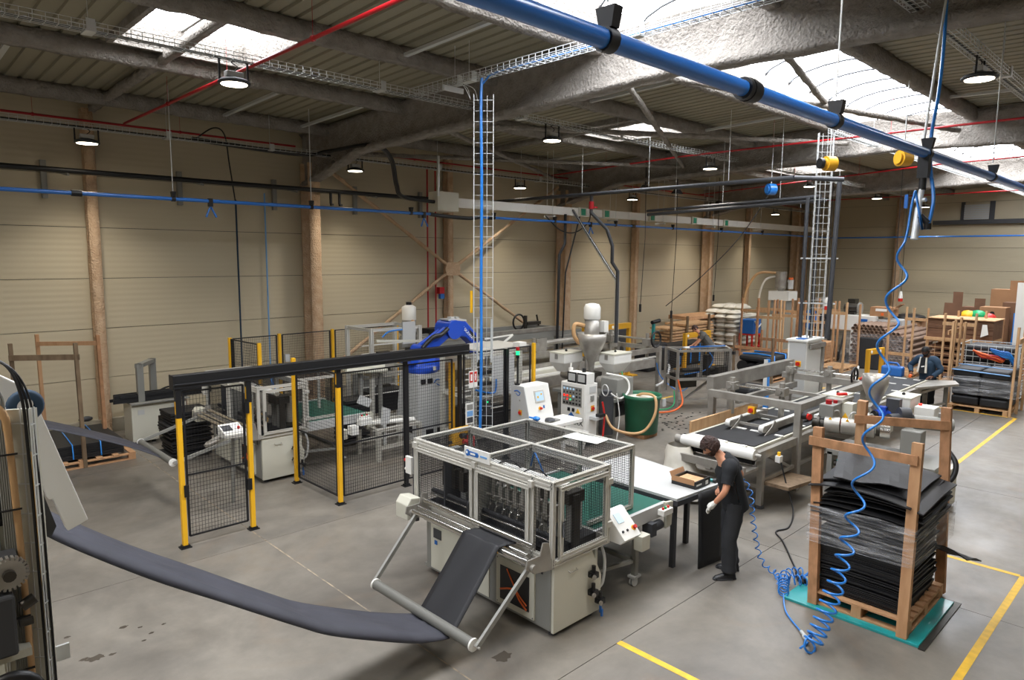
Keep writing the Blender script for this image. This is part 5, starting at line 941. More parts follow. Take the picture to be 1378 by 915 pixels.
ob('barrel', G().cyl((12.1, 9.4, 1.1), (12.3, 10.9, 1.1), .12, n=16).cyl((12.1, 9.4, 1.1), (12.13, 9.6, 1.1), .15), 'steel', t); ob('feed_block', G().box(11.95, 12.25, 9.7, 10.05, 1.0, 1.3), 'darkmetal', t); ob('gearbox', G().box(11.9, 12.5, 9.0, 9.45, .8, 1.25), 'grey', t, bev=.02); ob('motor', G().cyl((12.2, 9.3, .5), (12.9, 9.3, .5), .18, n=18), 'dgrey', t); ob('frame', G().box(11.8, 12.6, 9.0, 10.8, .75, .82).box(11.85, 11.93, 9.05, 9.13, 0, .75).box(12.5, 12.58, 9.05, 9.13, 0, .75).box(11.85, 11.93, 10.6, 10.68, 0, .75).box(12.5, 12.58, 10.6, 10.68, 0, .75), 'grey', t)
ob('vacuum_can', G().cyl((11.6, 9.05, .1), (11.6, 9.05, .95), .16, n=18).cyl((11.6, 9.05, .95), (11.6, 9.05, 1.05), .12, n=18), 'dgrey', t)
ob('cable_coil', G().tube([(11.3+.02*math.cos(i*.5), 8.85+.1*math.cos(i*.5), 1.12+.12*math.sin(i*.5)) for i in range(40)], .012, 5), 'lgrey', t); ob('white_hose', G().tube(bez([(11.9, 9.3, 1.35), (12.2, 9.0, 1.25), (12.2, 8.9, 1.0), (11.9, 8.9, .85), (11.6, 8.95, 1.0)]), .025, 6), 'white', t)
ob('red_hose', G().tube(bez([(11.15, 8.8, .9), (11.2, 8.78, .6), (11.18, 8.8, .05)]), .02, 6), 'red', t); ob('thin_cable', G().tube(bez([(11.7, 8.85, 1.0), (11.75, 8.8, .5), (11.6, 8.75, .02)]), .012, 5), 'white', t)
# green tub
t = thing('plastic_tub', 'round dark green tub of white granulate on a small pallet', 'tub', (12.35, 8.65, 0))
ob('pallet_blocks', G().box(12.1, 12.6, 8.4, 8.9, 0, .09), 'woodred', t); ob('tub', G().lathe((12.35, 8.65, .09), [(0, 0), (.33, 0), (.35, .02), (.385, .74), (.42, .76), (.425, .84), (.4, .84), (.385, .8), (.36, .72), (0, .72)], 32), 'tubgreen', t)
ob('granulate', G().lathe((12.35, 8.65, .85), [(.37, 0), (.25, .03), (0, .04)], 24), 'bag', t); ob('tape_strip', G().box(12.55, 12.66, 8.24, 8.27, .68, .85), 'lgrey', t); ob('tape_strip', G().box(12.3, 12.42, 9.02, 9.06, .85, .98), 'lgrey', t)
t = thing('suction_hose', 'tan suction hose drooping from the green tub to the extruder', 'hose', (12.3, 8.6, .9)); ob('hose', G().tube(bez([(12.3, 8.75, .88), (12.27, 8.55, .96), (12.24, 8.25, .93), (12.15, 8.17, .6), (12.0, 8.3, .25), (11.75, 8.5, .18), (11.5, 8.8, .3), (11.5, 9.0, .6)]), .03, 8), 'tan', t)
# long steel calibrating line along the wall side
t = thing('cooling_line', 'long stainless steel cooling line with handwheel behind the extruder', 'conveyor', (14, 11.8, 0))
g = G()
for y in (11.2, 12.7):
    g.box(10.9, 16.5, y-.05, y+.05, .78, 1.02).box(12.6, 16.7, y-.05, y+.05, 1.2, 1.34)
for x in (11.2, 14.45, 16.75):
    for y in (11.2, 12.7): ob('leg', G().box(x-.06, x+.06, y-.06, y+.06, 0, 1.36 if x > 12 else .8), 'steel', t)
for x in (14.45, 16.75): g.box(x-.05, x+.05, 11.2, 12.7, 1.22, 1.34)
ob('frame', g, 'steel', t); ob('upper_rail', G().cyl((11.0, 12.75, 1.5), (16.6, 12.75, 1.62), .07, n=12).box(12.6, 16.6, 12.7, 12.8, 1.15, 1.3), 'steel', t)
ob('belt', G().box(10.9, 16.7, 11.3, 12.6, .86, .9), 'offw', t); ob('guide_strip', G().box(10.9, 16.7, 11.25, 11.32, 1.03, 1.07).box(10.9, 16.7, 12.0, 12.06, 1.0, 1.05), 'white', t); ob('end_plate', G().box(13.2, 13.6, 12.68, 12.72, 1.3, 1.7), 'steel', t)
for x, y in ((16.3, 11.3), (16.3, 12.6), (13.0, 12.6)): ob('screw_jack', G().cyl((x, y, 1.0), (x, y, 1.75), .05).box(x-.12, x+.12, y-.1, y+.1, 1.4, 1.6), 'steel', t)
ob('cross_shaft', G().cyl((16.3, 11.1, 1.58), (16.3, 12.7, 1.58), .03), 'steel', t); w = ob('handwheel', G().tube([(16.3+.0*i+.2*math.cos(2*PI*i/20)*.5, 11.0+.2*math.cos(2*PI*i/20)*.0, 1.6) if 0 else (16.32+.22*math.cos(2*PI*i/20), 11.02, 1.6+.22*math.sin(2*PI*i/20)) for i in range(20)], .028, 7, closed=True).bar((16.1, 11.02, 1.6), (16.54, 11.02, 1.6), .03), 'black', t)
ob('bent_pipe', G().tube([(16.8, 11.2, 1.3), (17.05, 11.1, 1.3), (17.05, 11.1, .8)], .06, 8), 'dgrey', t); ob('white_hose', G().tube(bez([(17.05, 11.1, .85), (17.0, 11.0, .7), (16.6, 10.9, .4), (16.2, 10.9, .3)]), .035, 7), 'lgrey', t); ob('air_hose', G().tube(bez([(16.5, 11.1, .9), (16.6, 11.0, .5), (16.8, 10.6, .15), (17.0, 10.4, .2), (16.9, 10.0, .7)]), .015, 5), 'hose', t)
ob('stop_switch', G().box(13.2, 13.34, 10.95, 11.1, 1.42, 1.54), 'warn', t); ob('stop_button', G().cyl((13.27, 10.95, 1.48), (13.27, 10.9, 1.48), .03), 'red', t); ob('switch_stand', G().box(13.25, 13.45, 11.02, 11.1, .3, 1.42).box(13.0, 13.2, 11.0, 11.2, .5, 1.3), 'steel', t)
t = thing('cooling_line', 'second steel line with deep grey side beam close to the left wall', 'conveyor', (15, 15.2, 0)); g = G()
for y in (14.6, 15.5): g.box(10.8, 16.2, y-.05, y+.05, 1.4, 1.72).box(16.2, 20.0, y-.05, y+.05, 1.1, 1.4)
for x in (11.2, 13.6, 16.1, 19.6):
    for y in (14.6, 15.5): ob('leg', G().box(x-.06, x+.06, y-.06, y+.06, 0, 1.4 if x < 17 else 1.1), 'grey', t)
for x in (11.2, 16.1): g.box(x-.05, x+.05, 14.6, 15.5, 1.45, 1.7)
ob('frame', g, 'darkmetal' if 0 else 'grey', t); ob('lip', G().box(10.8, 16.2, 14.53, 14.55, 1.6, 1.72), 'steel', t); ob('bed', G().box(10.8, 20, 14.65, 15.45, 1.0, 1.08), 'steel', t)
ob('handwheel', G().tube([(15.1+.24*math.cos(2*PI*i/18), 15.3, 1.85+.24*math.sin(2*PI*i/18)) for i in range(18)], .03, 6, closed=True), 'black', t); ob('screw_jack', G().cyl((15.3, 15.2, 1.6), (15.3, 15.2, 2.05), .06).box(15.3, 15.9, 15.1, 15.3, 1.75, 1.85).cyl((15.9, 15.2, 1.7), (15.8, 15.2, 2.05), .03), 'ochre' if 0 else 'darkmetal', t)
t = thing('control_box', 'dark grey control box with three coloured buttons beyond the steel line', 'control box', (18.1, 14.4, 0)); ob('box', G().box(17.3, 19.3, 14.2, 14.5, .9, 1.45), 'dgrey', t, bev=.01); ob('stand', G().box(17.5, 17.6, 14.3, 14.4, 0, .9).box(19, 19.1, 14.3, 14.4, 0, .9), 'dgrey', t)
for i, m in enumerate(('greenglow', 'paper', 'redglow')): ob('button', G().cyl((18.4+.15*i, 14.2, 1.25), (18.4+.15*i, 14.18, 1.25), .03), m, t)
# extruder of the wall side line, seen over the fence
t = thing('extruder', 'white drum topped loader with tan hose standing near the wall bracing', 'extruder', (11.35, 15.9, 0))
ob('stand', G().box(11.0, 11.8, 15.6, 16.2, 0, 1.6), 'grey', t); ob('hopper', G().lathe((11.35, 15.9, 1.6), [(.1, 0), (.3, .15), (.3, .3), (.2, .32), (.2, .5)], 18), 'steel', t); ob('loader_drum', G().lathe((11.35, 15.9, 2.1), [(.2, 0), (.2, .36), (.1, .42), (0, .42)], 18), 'white', t); ob('lid_motor', G().cyl((11.35, 15.9, 2.52), (11.35, 15.9, 2.6), .08), 'black', t); ob('hose', G().tube(bez([(11.3, 15.65, 2.1), (11.25, 15.6, 1.95), (11.2, 15.6, 1.6)]), .05, 7), 'tan', t); ob('motor_housing', G().box(11.7, 12.3, 15.4, 15.8, 1.55, 1.85), 'black', t); ob('white_box', G().box(12.35, 12.9, 15.4, 15.7, 1.6, 1.95), 'lgrey', t)
# mesh cage trolley
A, B_, C_, D_ = (15.11, 9.52), (16.35, 8.75), (16.83, 9.15), (15.45, 10.1)
t = thing('mesh_cage_trolley', 'stainless steel trolley with wire mesh cage in front of the timber stacks', 'trolley', (15.8, 9.3, 0)); g = G()
for x, y in (A, B_, C_, D_): ob('leg', G().bar((x, y, 0 if (x, y) in (A, B_) else .4), (x, y, 1.56), .062), 'steel', t)
for z in (.8, 1.53):
    for p, q in ((A, B_), (B_, C_), (C_, D_), (D_, A)): g.bar((*p, z), (*q, z), .06)
g.bar((*A, .25), (*B_, .3), .05).bar((15.2, 9.6, .1), (16.6, 9.3, .75), .05).bar((*D_, .1), (*A, .15), .05).bar((15.7, 9.2, .8), (15.7, 9.2, 1.5), .05)
ob('frame', g, 'steel', t)
for p, q in ((A, B_), (B_, C_), (D_, A)): p3, q3 = Vector((*p, .84)), Vector((*q, .84)); mesh_panel(t, p3, q3-p3, (0, 0, .66), .06, .006)
ob('bed', G().prism([A, B_, C_, D_], 'z', .76, .8), 'steel', t); ob('drive_box', G().bar((15.35, 9.75, .72), (15.9, 9.6, .72), .4, .36), 'darkmetal', t); ob('inner_parts', G().box(16.2, 16.7, 9.0, 9.3, .85, 1.05).cyl((15.4, 9.6, 1.0), (16.3, 9.1, 1.0), .06).box(15.9, 16.05, 9.15, 9.3, .85, 1.4), 'darkmetal', t)
ob('top_strip', G().bar((15.5, 9.6, 1.58), (16.7, 9.1, 1.58), .12, .03), 'white', t); ob('blue_rod', G().bar((15.6, 9.5, 1.6), (16.55, 9.02, 1.6), .03), 'bluelbl', t); ob('air_hose', G().tube(bez([(16.0, 9.15, 1.45), (16.1, 9.1, 1.25), (15.9, 9.2, 1.0), (15.4, 9.5, .9)]), .015, 5), 'hose', t)
for p in (A, B_): ob('clamp', G().box(p[0]-.0, p[0]+.08, p[1]-.1, p[1]-.04, 1.42, 1.5), 'black', t)
t = thing('floor_cables', 'loop of orange, green and blue cables on the floor beside the steel trolley', 'cables', (15, 9.8, 0))
ob('orange_cable', G().tube(bez([(15.1, 9.5, .8), (15.1, 9.4, .5), (15.0, 9.3, .2), (14.6, 9.4, .06), (14.2, 9.8, .1), (14.0, 10.2, .5), (13.8, 10.3, .75), (13.5, 10.1, .6), (13.6, 9.7, .2), (13.2, 9.4, .05)]), .025, 6), 'orange', t); ob('green_cable', G().tube(bez([(15.1, 9.6, .5), (14.9, 9.5, .15), (14.4, 9.7, .12), (14.1, 10.3, .5), (14.6, 10.9, .9)]), .016, 5), 'green', t)
# timber stacks, yellow stands, crates and sacks at the back
def timber(name, label, x0, x1, y0, y1, h, m, nl, lay=.055):
    t = thing(name, label, 'timber', ((x0+x1)/2, (y0+y1)/2, 0), 'stacked timber')
    ob('bearer', G().box(x0+.1, x0+.2, y0, y1, 0, .1).box(x1-.2, x1-.1, y0, y1, 0, .1), m, t)
    z = .1; nb = 6
    for i in range(nl):
        for k in range(nb):
            a, b = y0+(y1-y0)*k/nb, y0+(y1-y0)*(k+1)/nb-.02; d = random.uniform(-.09, .09)
            if k in (0, 1) or i > nl-2: ob('board', G().box(x0+d, x1+d, a, b, z, z+lay*.66), m, t)
        if i < nl-2: ob('core_boards', G().box(x0+.02, x1-.02, y0+(y1-y0)*2/nb, y1, z, z+lay*.6), m, t, kind='stuff')
        z += lay
    return t
t = timber('timber_stack', 'stack of sawn planks left of the wicker brown crate', 22.3, 23.3, 14.4, 15.4, 1.2, 'woodlight', 10, .115); t = timber('timber_stack', 'wider stack of sawn planks right beside the first plank stack', 23.35, 25.4, 14.4, 15.4, 1.3, 'woodlight', 11, .115)
for x in (23.3, 24.9, 22.2): ob('upright', G().box(x-.05, x+.05, 14.3, 14.36, 0, 1.65), 'woodgrey', t)
t = timber('timber_crate', 'dark brown crate of stacked laths with a pale ragged top', 25.0, 28.0, 15.4, 16.2, 1.5, 'woodred', 12, .115); ob('ragged_lid', G().hexa([(24.85, 15.2, 1.33), (28.2, 15.2, 1.33), (28.2, 16.2, 1.33), (24.85, 16.2, 1.33), (24.9, 15.25, 1.45), (28.1, 15.2, 1.42), (28.1, 16.2, 1.48), (24.85, 16.2, 1.5)]), 'wood', t)
def ystand(label, x0, x1, y, h, dx=.12):
    t = thing('yellow_stand', label, 'stand', ((x0+x1)/2, y, 0)); ob('frame', G().box(x0, x0+dx, y-.06, y+.06, .02, h).box(x1-dx, x1, y-.06, y+.06, .02, h).box(x0, x1, y-.061, y+.061, h-.18, h), 'ochre', t, bev=.01); ob('foot', G().box(x0-.1, x0+dx+.1, y-.3, y+.3, 0, .03), 'ochre', t); ob('foot', G().box(x1-dx-.1, x1+.1, y-.3, y+.3, 0, .03), 'ochre', t)
    for x in (x0+.15, (x0+x1)/2+.2): ob('reflector', G().cyl((x, y-.06, h-.09), (x, y-.075, h-.09), .05), 'paper', t)
    return t
ystand('yellow portal stand behind the bending grey shirted man', 20.8, 22.5, 12.9, 1.28); ystand('yellow portal stand behind the steel cooling line', 16.2, 18.6, 13.6, 1.75); 
t = thing('mat_bundle', 'long black mat bundle with blue straps beneath the yellow stand', 'mats', (21.5, 13.7, 0)); ob('bundle', G().box(20.0, 23.3, 13.3, 14.1, 0, .8).box(19.4, 20.6, 13.4, 14.0, 0, .95), 'matblk', t, bev=.08)
for x in (21.2, 21.9, 22.5): ob('strap', G().box(x, x+.06, 13.29, 13.3, .1, .75), 'ribbon', t)
t = thing('teal_post', 'teal pump truck handle before the plank stack', 'pallet truck', (20.6, 14.2, 0)); ob('post', G().bar((20.5, 14.0, 0), (20.55, 14.0, 1.55), .09), 'teal', t); ob('handle', G().cyl((20.45, 14, 1.6), (20.9, 14, 1.65), .07), 'black', t); ob('fork', G().box(20.4, 21.6, 13.9, 14.1, .05, .12).cyl((20.5, 13.9, .08), (20.5, 14.1, .08), .08), 'teal', t)
t = thing('sack_pallet_base', 'wooden pallet under the heap of white sacks', 'pallet', (28.0, 14.9, 0)); pallet(t, 26.7, 29.4, 14.2, 15.8, 'wood')
def sack(): 
    g = G(); r = []
    nu, nv = 9, 7
    for sgn in (1, -1):
        rows_ = []
        for i in range(nu):
            u = i/(nu-1)*2-1; row = []
            for j in range(nv): v = j/(nv-1)*2-1; z = .115*(max(0, 1-abs(u)**4)*max(0, 1-abs(v)**3))**.5; row.append((u*.36*(1-.05*abs(v)**4), v*.26*(1-.06*abs(u)**4), .1+sgn*z))
            rows_.append(row if sgn > 0 else row[::-1])
        g.grid(rows_)
    return g
sk = one('sack', sack(), 'bag', 'white plastic sack', 'sack', 'white sacks on the pallet', loc=(0, 0, 0)); first = True
lay_w = ['bottom', 'second', 'third', 'fourth', 'fifth', 'sixth', 'seventh', 'eighth', 'ninth']; n_s = 0
for L_ in range(9):
    for a in range(3):
        for b in range(3):
            if L_ >= 7 and random.random() < .45: continue
            x = 27.15+a*.74+(.1 if L_ % 2 else 0)+random.uniform(-.04, .04); y = 14.45+b*.53+random.uniform(-.03, .03); z = .14+L_*.19
            lb = f"white plastic sack in the {lay_w[L_]} layer, {('front', 'middle', 'rear')[b]} row, {('left', 'centre', 'right')[a]} column"
            if first: o = sk; first = False; o['label'] = lb
            else: o = sk.copy(); COL.objects.link(o); o['label'] = lb
            o.location = (x, y, z); o.rotation_euler.z = random.uniform(-.08, .08)+(PI if random.random() < .5 else 0)
# ================================================================ second extrusion line (right), its cabinet and extruder
t = thing('calender_line', 'stainless conveyor line with white end roller carrying black mat, right of centre', 'conveyor', (13, 5.5, 0)); g = G()
for y in (4.78, 6.08): g.box(9.9, 18.9, y-.04, y+.04, .8, .93)
for x, y in ((10.06, 4.78), (10.2, 6.08), (14.0, 4.78), (14.0, 6.08), (18.9, 4.9), (18.9, 6.0)): ob('leg', G().box(x-.045, x+.045, y-.045, y+.045, .03, .85), 'steel', t)
for x in (10.1, 14, 18.85): g.box(x-.03, x+.03, 4.78, 6.08, .3, .36)
g.box(10.06, 14, 4.76, 4.8, .4, .46).bar((10.2, 4.8, .85), (11.2, 4.8, .4), .05)
ob('frame', g, 'steel', t)
for x, y in ((10.06, 4.78), (10.2, 6.08), (14.0, 4.78), (18.9, 4.9)): ob('levelling_foot', G().cyl((x, y, 0), (x, y, .05), .07, n=12), 'dgrey', t)
ob('belt', G().box(9.75, 18.8, 4.84, 6.02, .93, .97), 'offw', t); r = ob('end_roller', G().cyl((9.72, 4.72, .93), (9.72, 5.98, .93), .085, n=20), 'white', t); ob('shaft', G().cyl((9.72, 4.62, .93), (9.72, 6.1, .93), .03).cyl((9.72, 5.99, .93), (9.72, 6.1, .93), .07), 'steel', r)
ob('black_mat', G().box(10.0, 18.7, 4.88, 5.95, .972, .985), 'matblk', t, label='black perforated mat lying on the belt')
cl = None
for i, (x, y, w) in enumerate([(9.82, 5.75, .2), (9.8, 5.35, .22), (9.78, 4.95, .1)]+[(10.9+j*.95, 5.62-.36*k+.05*(j % 3), .28 if k != 2 else .14) for j in range(9) for k in range(3) if not (1 <= j <= 3 and k == 1)]):
    c = ob('white_cleat', G().box(x-.03, x+.03, y-w/2, y+w/2, .97 if i < 3 else .984, .998 if i >= 3 else 1.03), 'white', t)
ob('drip_tray', G().prism([(9.45, .66), (9.9, .66), (9.9, .7), (9.5, .7), (9.5, .78), (9.45, .78)], 'y', 4.75, 5.95), 'steel', t); ob('side_board', G().box(10.2, 12.6, 6.12, 6.16, .9, 1.12), 'woodlight', t); ob('roller_under', G().cyl((9.95, 4.85, .75), (9.95, 5.95, .75), .05), 'rubber', t)
ob('limit_switch', G().box(10.35, 10.45, 4.62, 4.7, .7, .8), 'white', t); ob('limit_button', G().box(10.38, 10.42, 4.64, 4.68, .8, .86), 'warn', t); ob('side_tray', G().bar((10.1, 4.6, .4), (11.2, 4.6, .3), .5, .05), 'woodgrey', t)
# adjusting frame standing over the belt
t = thing('press_frame', 'steel adjusting frame with screw jacks and black handwheel bridging the right hand belt', 'frame', (12.7, 5.7, 0)); g = G()
for b_ in ((11.226, 11.334, 4.706, 4.814), (11.226, 11.334, 6.306, 6.414), (14.206, 14.314, 4.706, 4.814), (14.4, 14.52, 6.306, 6.414)): ob('leg', G().box(*b_, .01, 1.49), 'steel', t)
g.box(11.22, 11.34, 4.7, 6.42, 1.38, 1.5).box(11.3, 14.3, 4.7, 4.82, 1.38, 1.5).box(14.2, 14.32, 4.6, 6.4, 1.38, 1.5).box(12.6, 12.68, 4.7, 6.4, 1.38, 1.44)
ob('frame', g, 'steel', t); ob('box_beam', G().box(11.55, 15.0, 6.5, 6.64, 1.42, 1.68), 'steel', t); ob('inner_rail', G().box(11.8, 14.3, 6.1, 6.18, 1.2, 1.32).box(12.2, 14.3, 5.0, 5.08, 1.02, 1.12), 'steel', t)
for x, y in ((11.6, 6.14), (11.7, 5.25), (14.2, 6.2), (14.3, 5.45)): j = ob('screw_jack', G().cyl((x, y, 1.05), (x, y, 1.72), .05).box(x-.1, x+.1, y-.08, y+.08, 1.5, 1.64).cyl((x-.13, y, 1.58), (x+.13, y, 1.58), .045), 'steel', t)
ob('cross_shaft', G().cyl((11.6, 6.14, 1.58), (11.7, 5.2, 1.58), .02), 'chrome', t); ob('cross_shaft', G().cyl((14.2, 6.2, 1.58), (14.3, 5.0, 1.58), .02), 'chrome', t)
ob('handwheel', G().tube([(14.33+.16*math.cos(2*PI*i/24), 4.98, 1.58+.16*math.sin(2*PI*i/24)) for i in range(24)], .022, 7, closed=True).bar((14.18, 4.98, 1.58), (14.48, 4.98, 1.58), .025).bar((14.33, 4.98, 1.43), (14.33, 4.98, 1.73), .025), 'black', t)
b = ob('stop_box', G().box(11.2, 11.28, 5.5, 5.62, 1.2, 1.32), 'warn', t); ob('stop_button', G().cyl((11.2, 5.56, 1.26), (11.16, 5.56, 1.26), .04), 'red', b); ob('stop_arm', G().bar((11.3, 5.3, 1.3), (11.3, 5.55, 1.28), .03), 'steel', b)
b = ob('stop_switch', G().cyl((11.3, 4.7, 1.3), (11.3, 4.62, 1.3), .06), 'black', t); ob('stop_button', G().cyl((11.3, 4.62, 1.3), (11.28, 4.57, 1.3), .05), 'red', b)
for y in (5.72, 5.12):
    c = ob('edge_conveyor', G().box(10.75, 12.1, y-.045, y+.045, 1.03, 1.13).cyl((10.75, y-.045, 1.08), (10.75, y+.045, 1.08), .055, n=14), 'steel', t); ob('white_belt', G().box(10.75, 12.1, y-.04, y+.04, 1.13, 1.145).cyl((10.74, y-.04, 1.085), (10.74, y+.04, 1.085), .062, n=14), 'white', c); ob('side_plate', G().prism([(10.7, .99), (10.95, .98), (11.2, 1.0), (11.05, 1.2), (10.95, 1.1)], 'y', y-.07, y-.055), 'steel', c)
ob('cross_link', G().bar((11.0, 5.1, 1.06), (11.0, 5.72, 1.06), .04), 'steel', t); ob('cross_link', G().bar((11.8, 5.1, 1.06), (11.8, 5.72, 1.06), .05), 'steel', t); ob('white_edge_belt', G().box(12.3, 13.6, 4.86, 4.92, 1.05, 1.12), 'white', t)
# switch cabinet
t = thing('switch_cabinet', 'white steel switch cabinet on legs with open frame side under the ladder mast', 'cabinet', (15.5, 6.5, 0))
ob('body', G().box(15.2, 16.0, 6.32, 6.75, .6, 2.06), 'white', t, bev=.012); ob('door', G().box(15.18, 15.2, 6.33, 6.7, .62, 2.03), 'lgrey', t, bev=.005); ob('roof', G().box(15.15, 16.15, 6.28, 6.78, 2.06, 2.1), 'white', t); ob('stand', G().box(16.02, 16.1, 6.28, 6.36, 0, 2.0).box(16.02, 16.1, 6.7, 6.78, 0, 2.0).box(15.25, 15.33, 6.4, 6.48, 0, .6).box(15.25, 15.33, 6.62, 6.7, 0, .6).box(15.3, 16.1, 6.26, 6.3, 1.9, 2.0), 'steel', t)
ob('isolator', G().box(15.165, 15.18, 6.42, 6.54, 1.5, 1.62), 'warn', t); ob('isolator_knob', G().cyl((15.165, 6.48, 1.56), (15.13, 6.48, 1.56), .045), 'red', t); ob('handle', G().box(15.17, 15.18, 6.4, 6.58, .78, .8), 'steel', t)
one('blue_folder', G().box(15.25, 15.5, 6.42, 6.6, 2.102, 2.115), 'bluelbl', 'small blue folder lying on top of the white switch cabinet', 'folder')
one('bottle', G().lathe((14.7, 5.2, .985), [(0, 0), (.06, 0), (.065, .25), (.03, .3), (.03, .33), (0, .33)], 16).lathe((14.7, 5.2, 1.315), [(.035, 0), (.035, .04), (0, .04)], 12, mi=1), ['white', 'green'], 'white bottle with green cap standing on the right hand belt', 'bottle')
t = thing('steel_can', 'tapered white sack-like liner hanging below the white end roller', 'liner', (9.55, 5.75, 0)); g = []
for i in range(8):
    z = .86-i*.115; r = .17+.03*i+.015*math.sin(i*1.7); g.append([(9.62+.0*i+r*math.cos(a*.5236)*(1+.1*math.sin(a*2.1+i)), 5.98-.012*i+r*1.1*math.sin(a*.5236)*(1+.08*math.sin(a*1.7)), z) for a in range(13)])
ob('liner', G().grid(g), 'bag', t); t.name = 'sack_liner'
# extruder 2
ax0, ax1 = Vector((11.75, 4.55, 1.12)), Vector((12.2, 2.9, 1.12)); dx_ = (ax1-ax0).normalized()
def al(s, dz=0, side=0): return ax0+dx_*s*.78+Vector((0, 0, dz))+Vector((-dx_.y, dx_.x, 0))*side
t = thing('extruder', 'extruder with steel barrel, funnel hopper and blue motor behind the front pallet', 'extruder', (12, 3.7, 0))
for i in range(3):
    s = ob('heater_band', G().cyl(al(.05+.33*i), al(.35+.33*i), .135, n=20), 'steel', t, bev=.01); ob('warning_sign', G().prism([(-.03, 0), (.03, 0), (0, .05)], 'y', -.002, .002), 'warn', s)
    bpy.data.objects[s.children[0].name].data.transform(Matrix.Translation(Vector(al(.2+.33*i, .1))+Vector((-.1, 0, 0))-Vector(OFF[t.name])) @ Matrix.Rotation(-PI/2, 4, 'Z') @ Matrix.Translation(Vector(OFF[t.name]))); ob('lead', G().tube(bez([al(.2+.33*i, .13), al(.22+.33*i, .22), al(.3+.33*i, .22, .1), al(.35+.33*i, .05, .25)]), .012, 5), 'lgrey', t)
ob('die_head', G().cyl(al(-.2), al(.06), .08, n=14).cyl(al(-.1), al(-.05), .13, n=14), 'darkmetal', t); ob('barrel_end', G().cyl(al(1.04), al(1.16), .1, n=16), 'darkmetal', t); ob('coupling', G().cyl(al(1.12), al(1.3), .13, n=20), 'chrome', t); ob('gearbox', G().box(11.95, 12.2, 3.1, 3.4, .75, 1.2), 'grey', t, bev=.02)
ob('motor', G().cyl((12.2, 3.3, 1.3), (12.45, 2.9, 1.28), .11, n=20).cyl((12.45, 2.9, 1.28), (12.5, 2.82, 1.28), .1, n=20).box(12.38, 12.5, 2.88, 3.0, 1.38, 1.46), 'grey', t); ob('blower', G().cyl((12.15, 3.5, 1.38), (12.25, 3.38, 1.38), .13, n=20).cyl((12.0, 3.6, 1.32), (12.15, 3.5, 1.32), .09).box(12.3, 12.45, 3.55, 3.75, 1.35, 1.6), 'dgrey', t)
ob('bed_plate', G().box(11.6, 12.5, 2.8, 4.4, .66, .74), 'grey', t); ob('cooling_pipes', G().cyl((11.7, 4.3, .5), (11.9, 3.4, .5), .05).cyl((11.75, 4.3, .35), (11.95, 3.4, .35), .04).cyl((11.6, 4.1, .2), (12.3, 4.1, .2), .1), 'darkmetal', t); ob('pump', G().cyl((11.75, 3.8, .05), (11.75, 3.8, .5), .13).box(11.9, 12.3, 3.6, 4.2, .1, .45), 'grey', t); ob('water_hose', G().tube(bez([(11.6, 4.2, .6), (11.5, 4.0, .35), (11.6, 3.6, .2), (11.9, 3.3, .3)]), .03, 6), 'teal', t); ob('base_cabinet', G().box(11.85, 12.5, 2.7, 3.4, .04, .66), 'offw', t, bev=.01); ob('frame', G().box(11.6, 11.68, 4.3, 4.38, 0, .7).box(12.3, 12.38, 4.3, 4.38, 0, .7).box(11.62, 11.7, 3.5, 3.58, 0, .7), 'grey', t); ob('isolator', G().box(11.83, 11.85, 2.75, 2.87, .45, .57), 'orange', t); ob('black_hose', G().tube(bez([(12.1, 2.8, 1.0), (12.0, 2.62, .8), (11.9, 2.65, .55), (11.8, 2.9, .4)]), .04, 7), 'black', t)
ob('hopper', G().lathe((12.5, 4.0, 1.22), [(.06, 0), (.065, .18), (.2, .54), (.21, .72), (.19, .72), (.18, .56)], 26), 'steel', t); ob('feed_block', G().box(12.2, 12.6, 3.7, 4.1, 1.0, 1.25), 'offw', t); ob('red_tape', G().box(12.15, 12.3, 3.72, 3.9, 1.25, 1.3), 'redpipe', t); ob('slide_pipe', G().cyl((12.3, 4.0, 1.45), (12.45, 3.95, 1.3), .05), 'steel', t)
dosing(t, 12.55, 4.62, 1.16, .8); dosing(t, 12.95, 3.68, 1.2, .85); ob('white_housing', G().box(12.75, 13.05, 3.15, 3.45, 1.18, 1.45), 'white', t, bev=.01); ob('grey_post', G().box(12.1, 12.3, 4.2, 4.4, 1.0, 1.45), 'offw', t); ob('red_button', G().cyl((12.08, 4.3, 1.12), (12.1, 4.3, 1.12), .03), 'redglow', t); ob('red_button', G().cyl((12.9, 3.4, 1.45), (12.9, 3.4, 1.48), .03), 'redglow', t); ob('warning_sign', G().prism([(4.26, 1.2), (4.36, 1.2), (4.31, 1.29)], 'x', 12.09, 12.1), 'warn', t)
b = ob('junction_box', G().box(11.75, 12.6, 4.38, 4.62, 1.22, 1.45), 'grey', t, bev=.012); ob('junction_lid', G().box(12.05, 12.6, 4.36, 4.64, 1.45, 1.5), 'steel', b); ob('gland', G().cyl((11.85, 4.5, 1.45), (11.85, 4.5, 1.52), .05).cyl((12.0, 4.45, 1.45), (12.0, 4.45, 1.5), .035), 'redpipe', b)
m_ = ob('drive_motor', G().cyl((12.15, 3.85, 1.32), (12.5, 3.62, 1.32), .09, n=18).box(12.2, 12.35, 3.72, 3.85, 1.38, 1.46), 'robot', t); ob('fan_cover', G().cyl((12.12, 3.87, 1.32), (12.15, 3.85, 1.32), .08, n=18), 'black', m_)
one('drink_can', G().cyl((12.35, 4.55, 1.535), (12.5, 4.46, 1.535), .035, n=16), 'red', 'red drink can lying on the lid of the grey junction box', 'can')
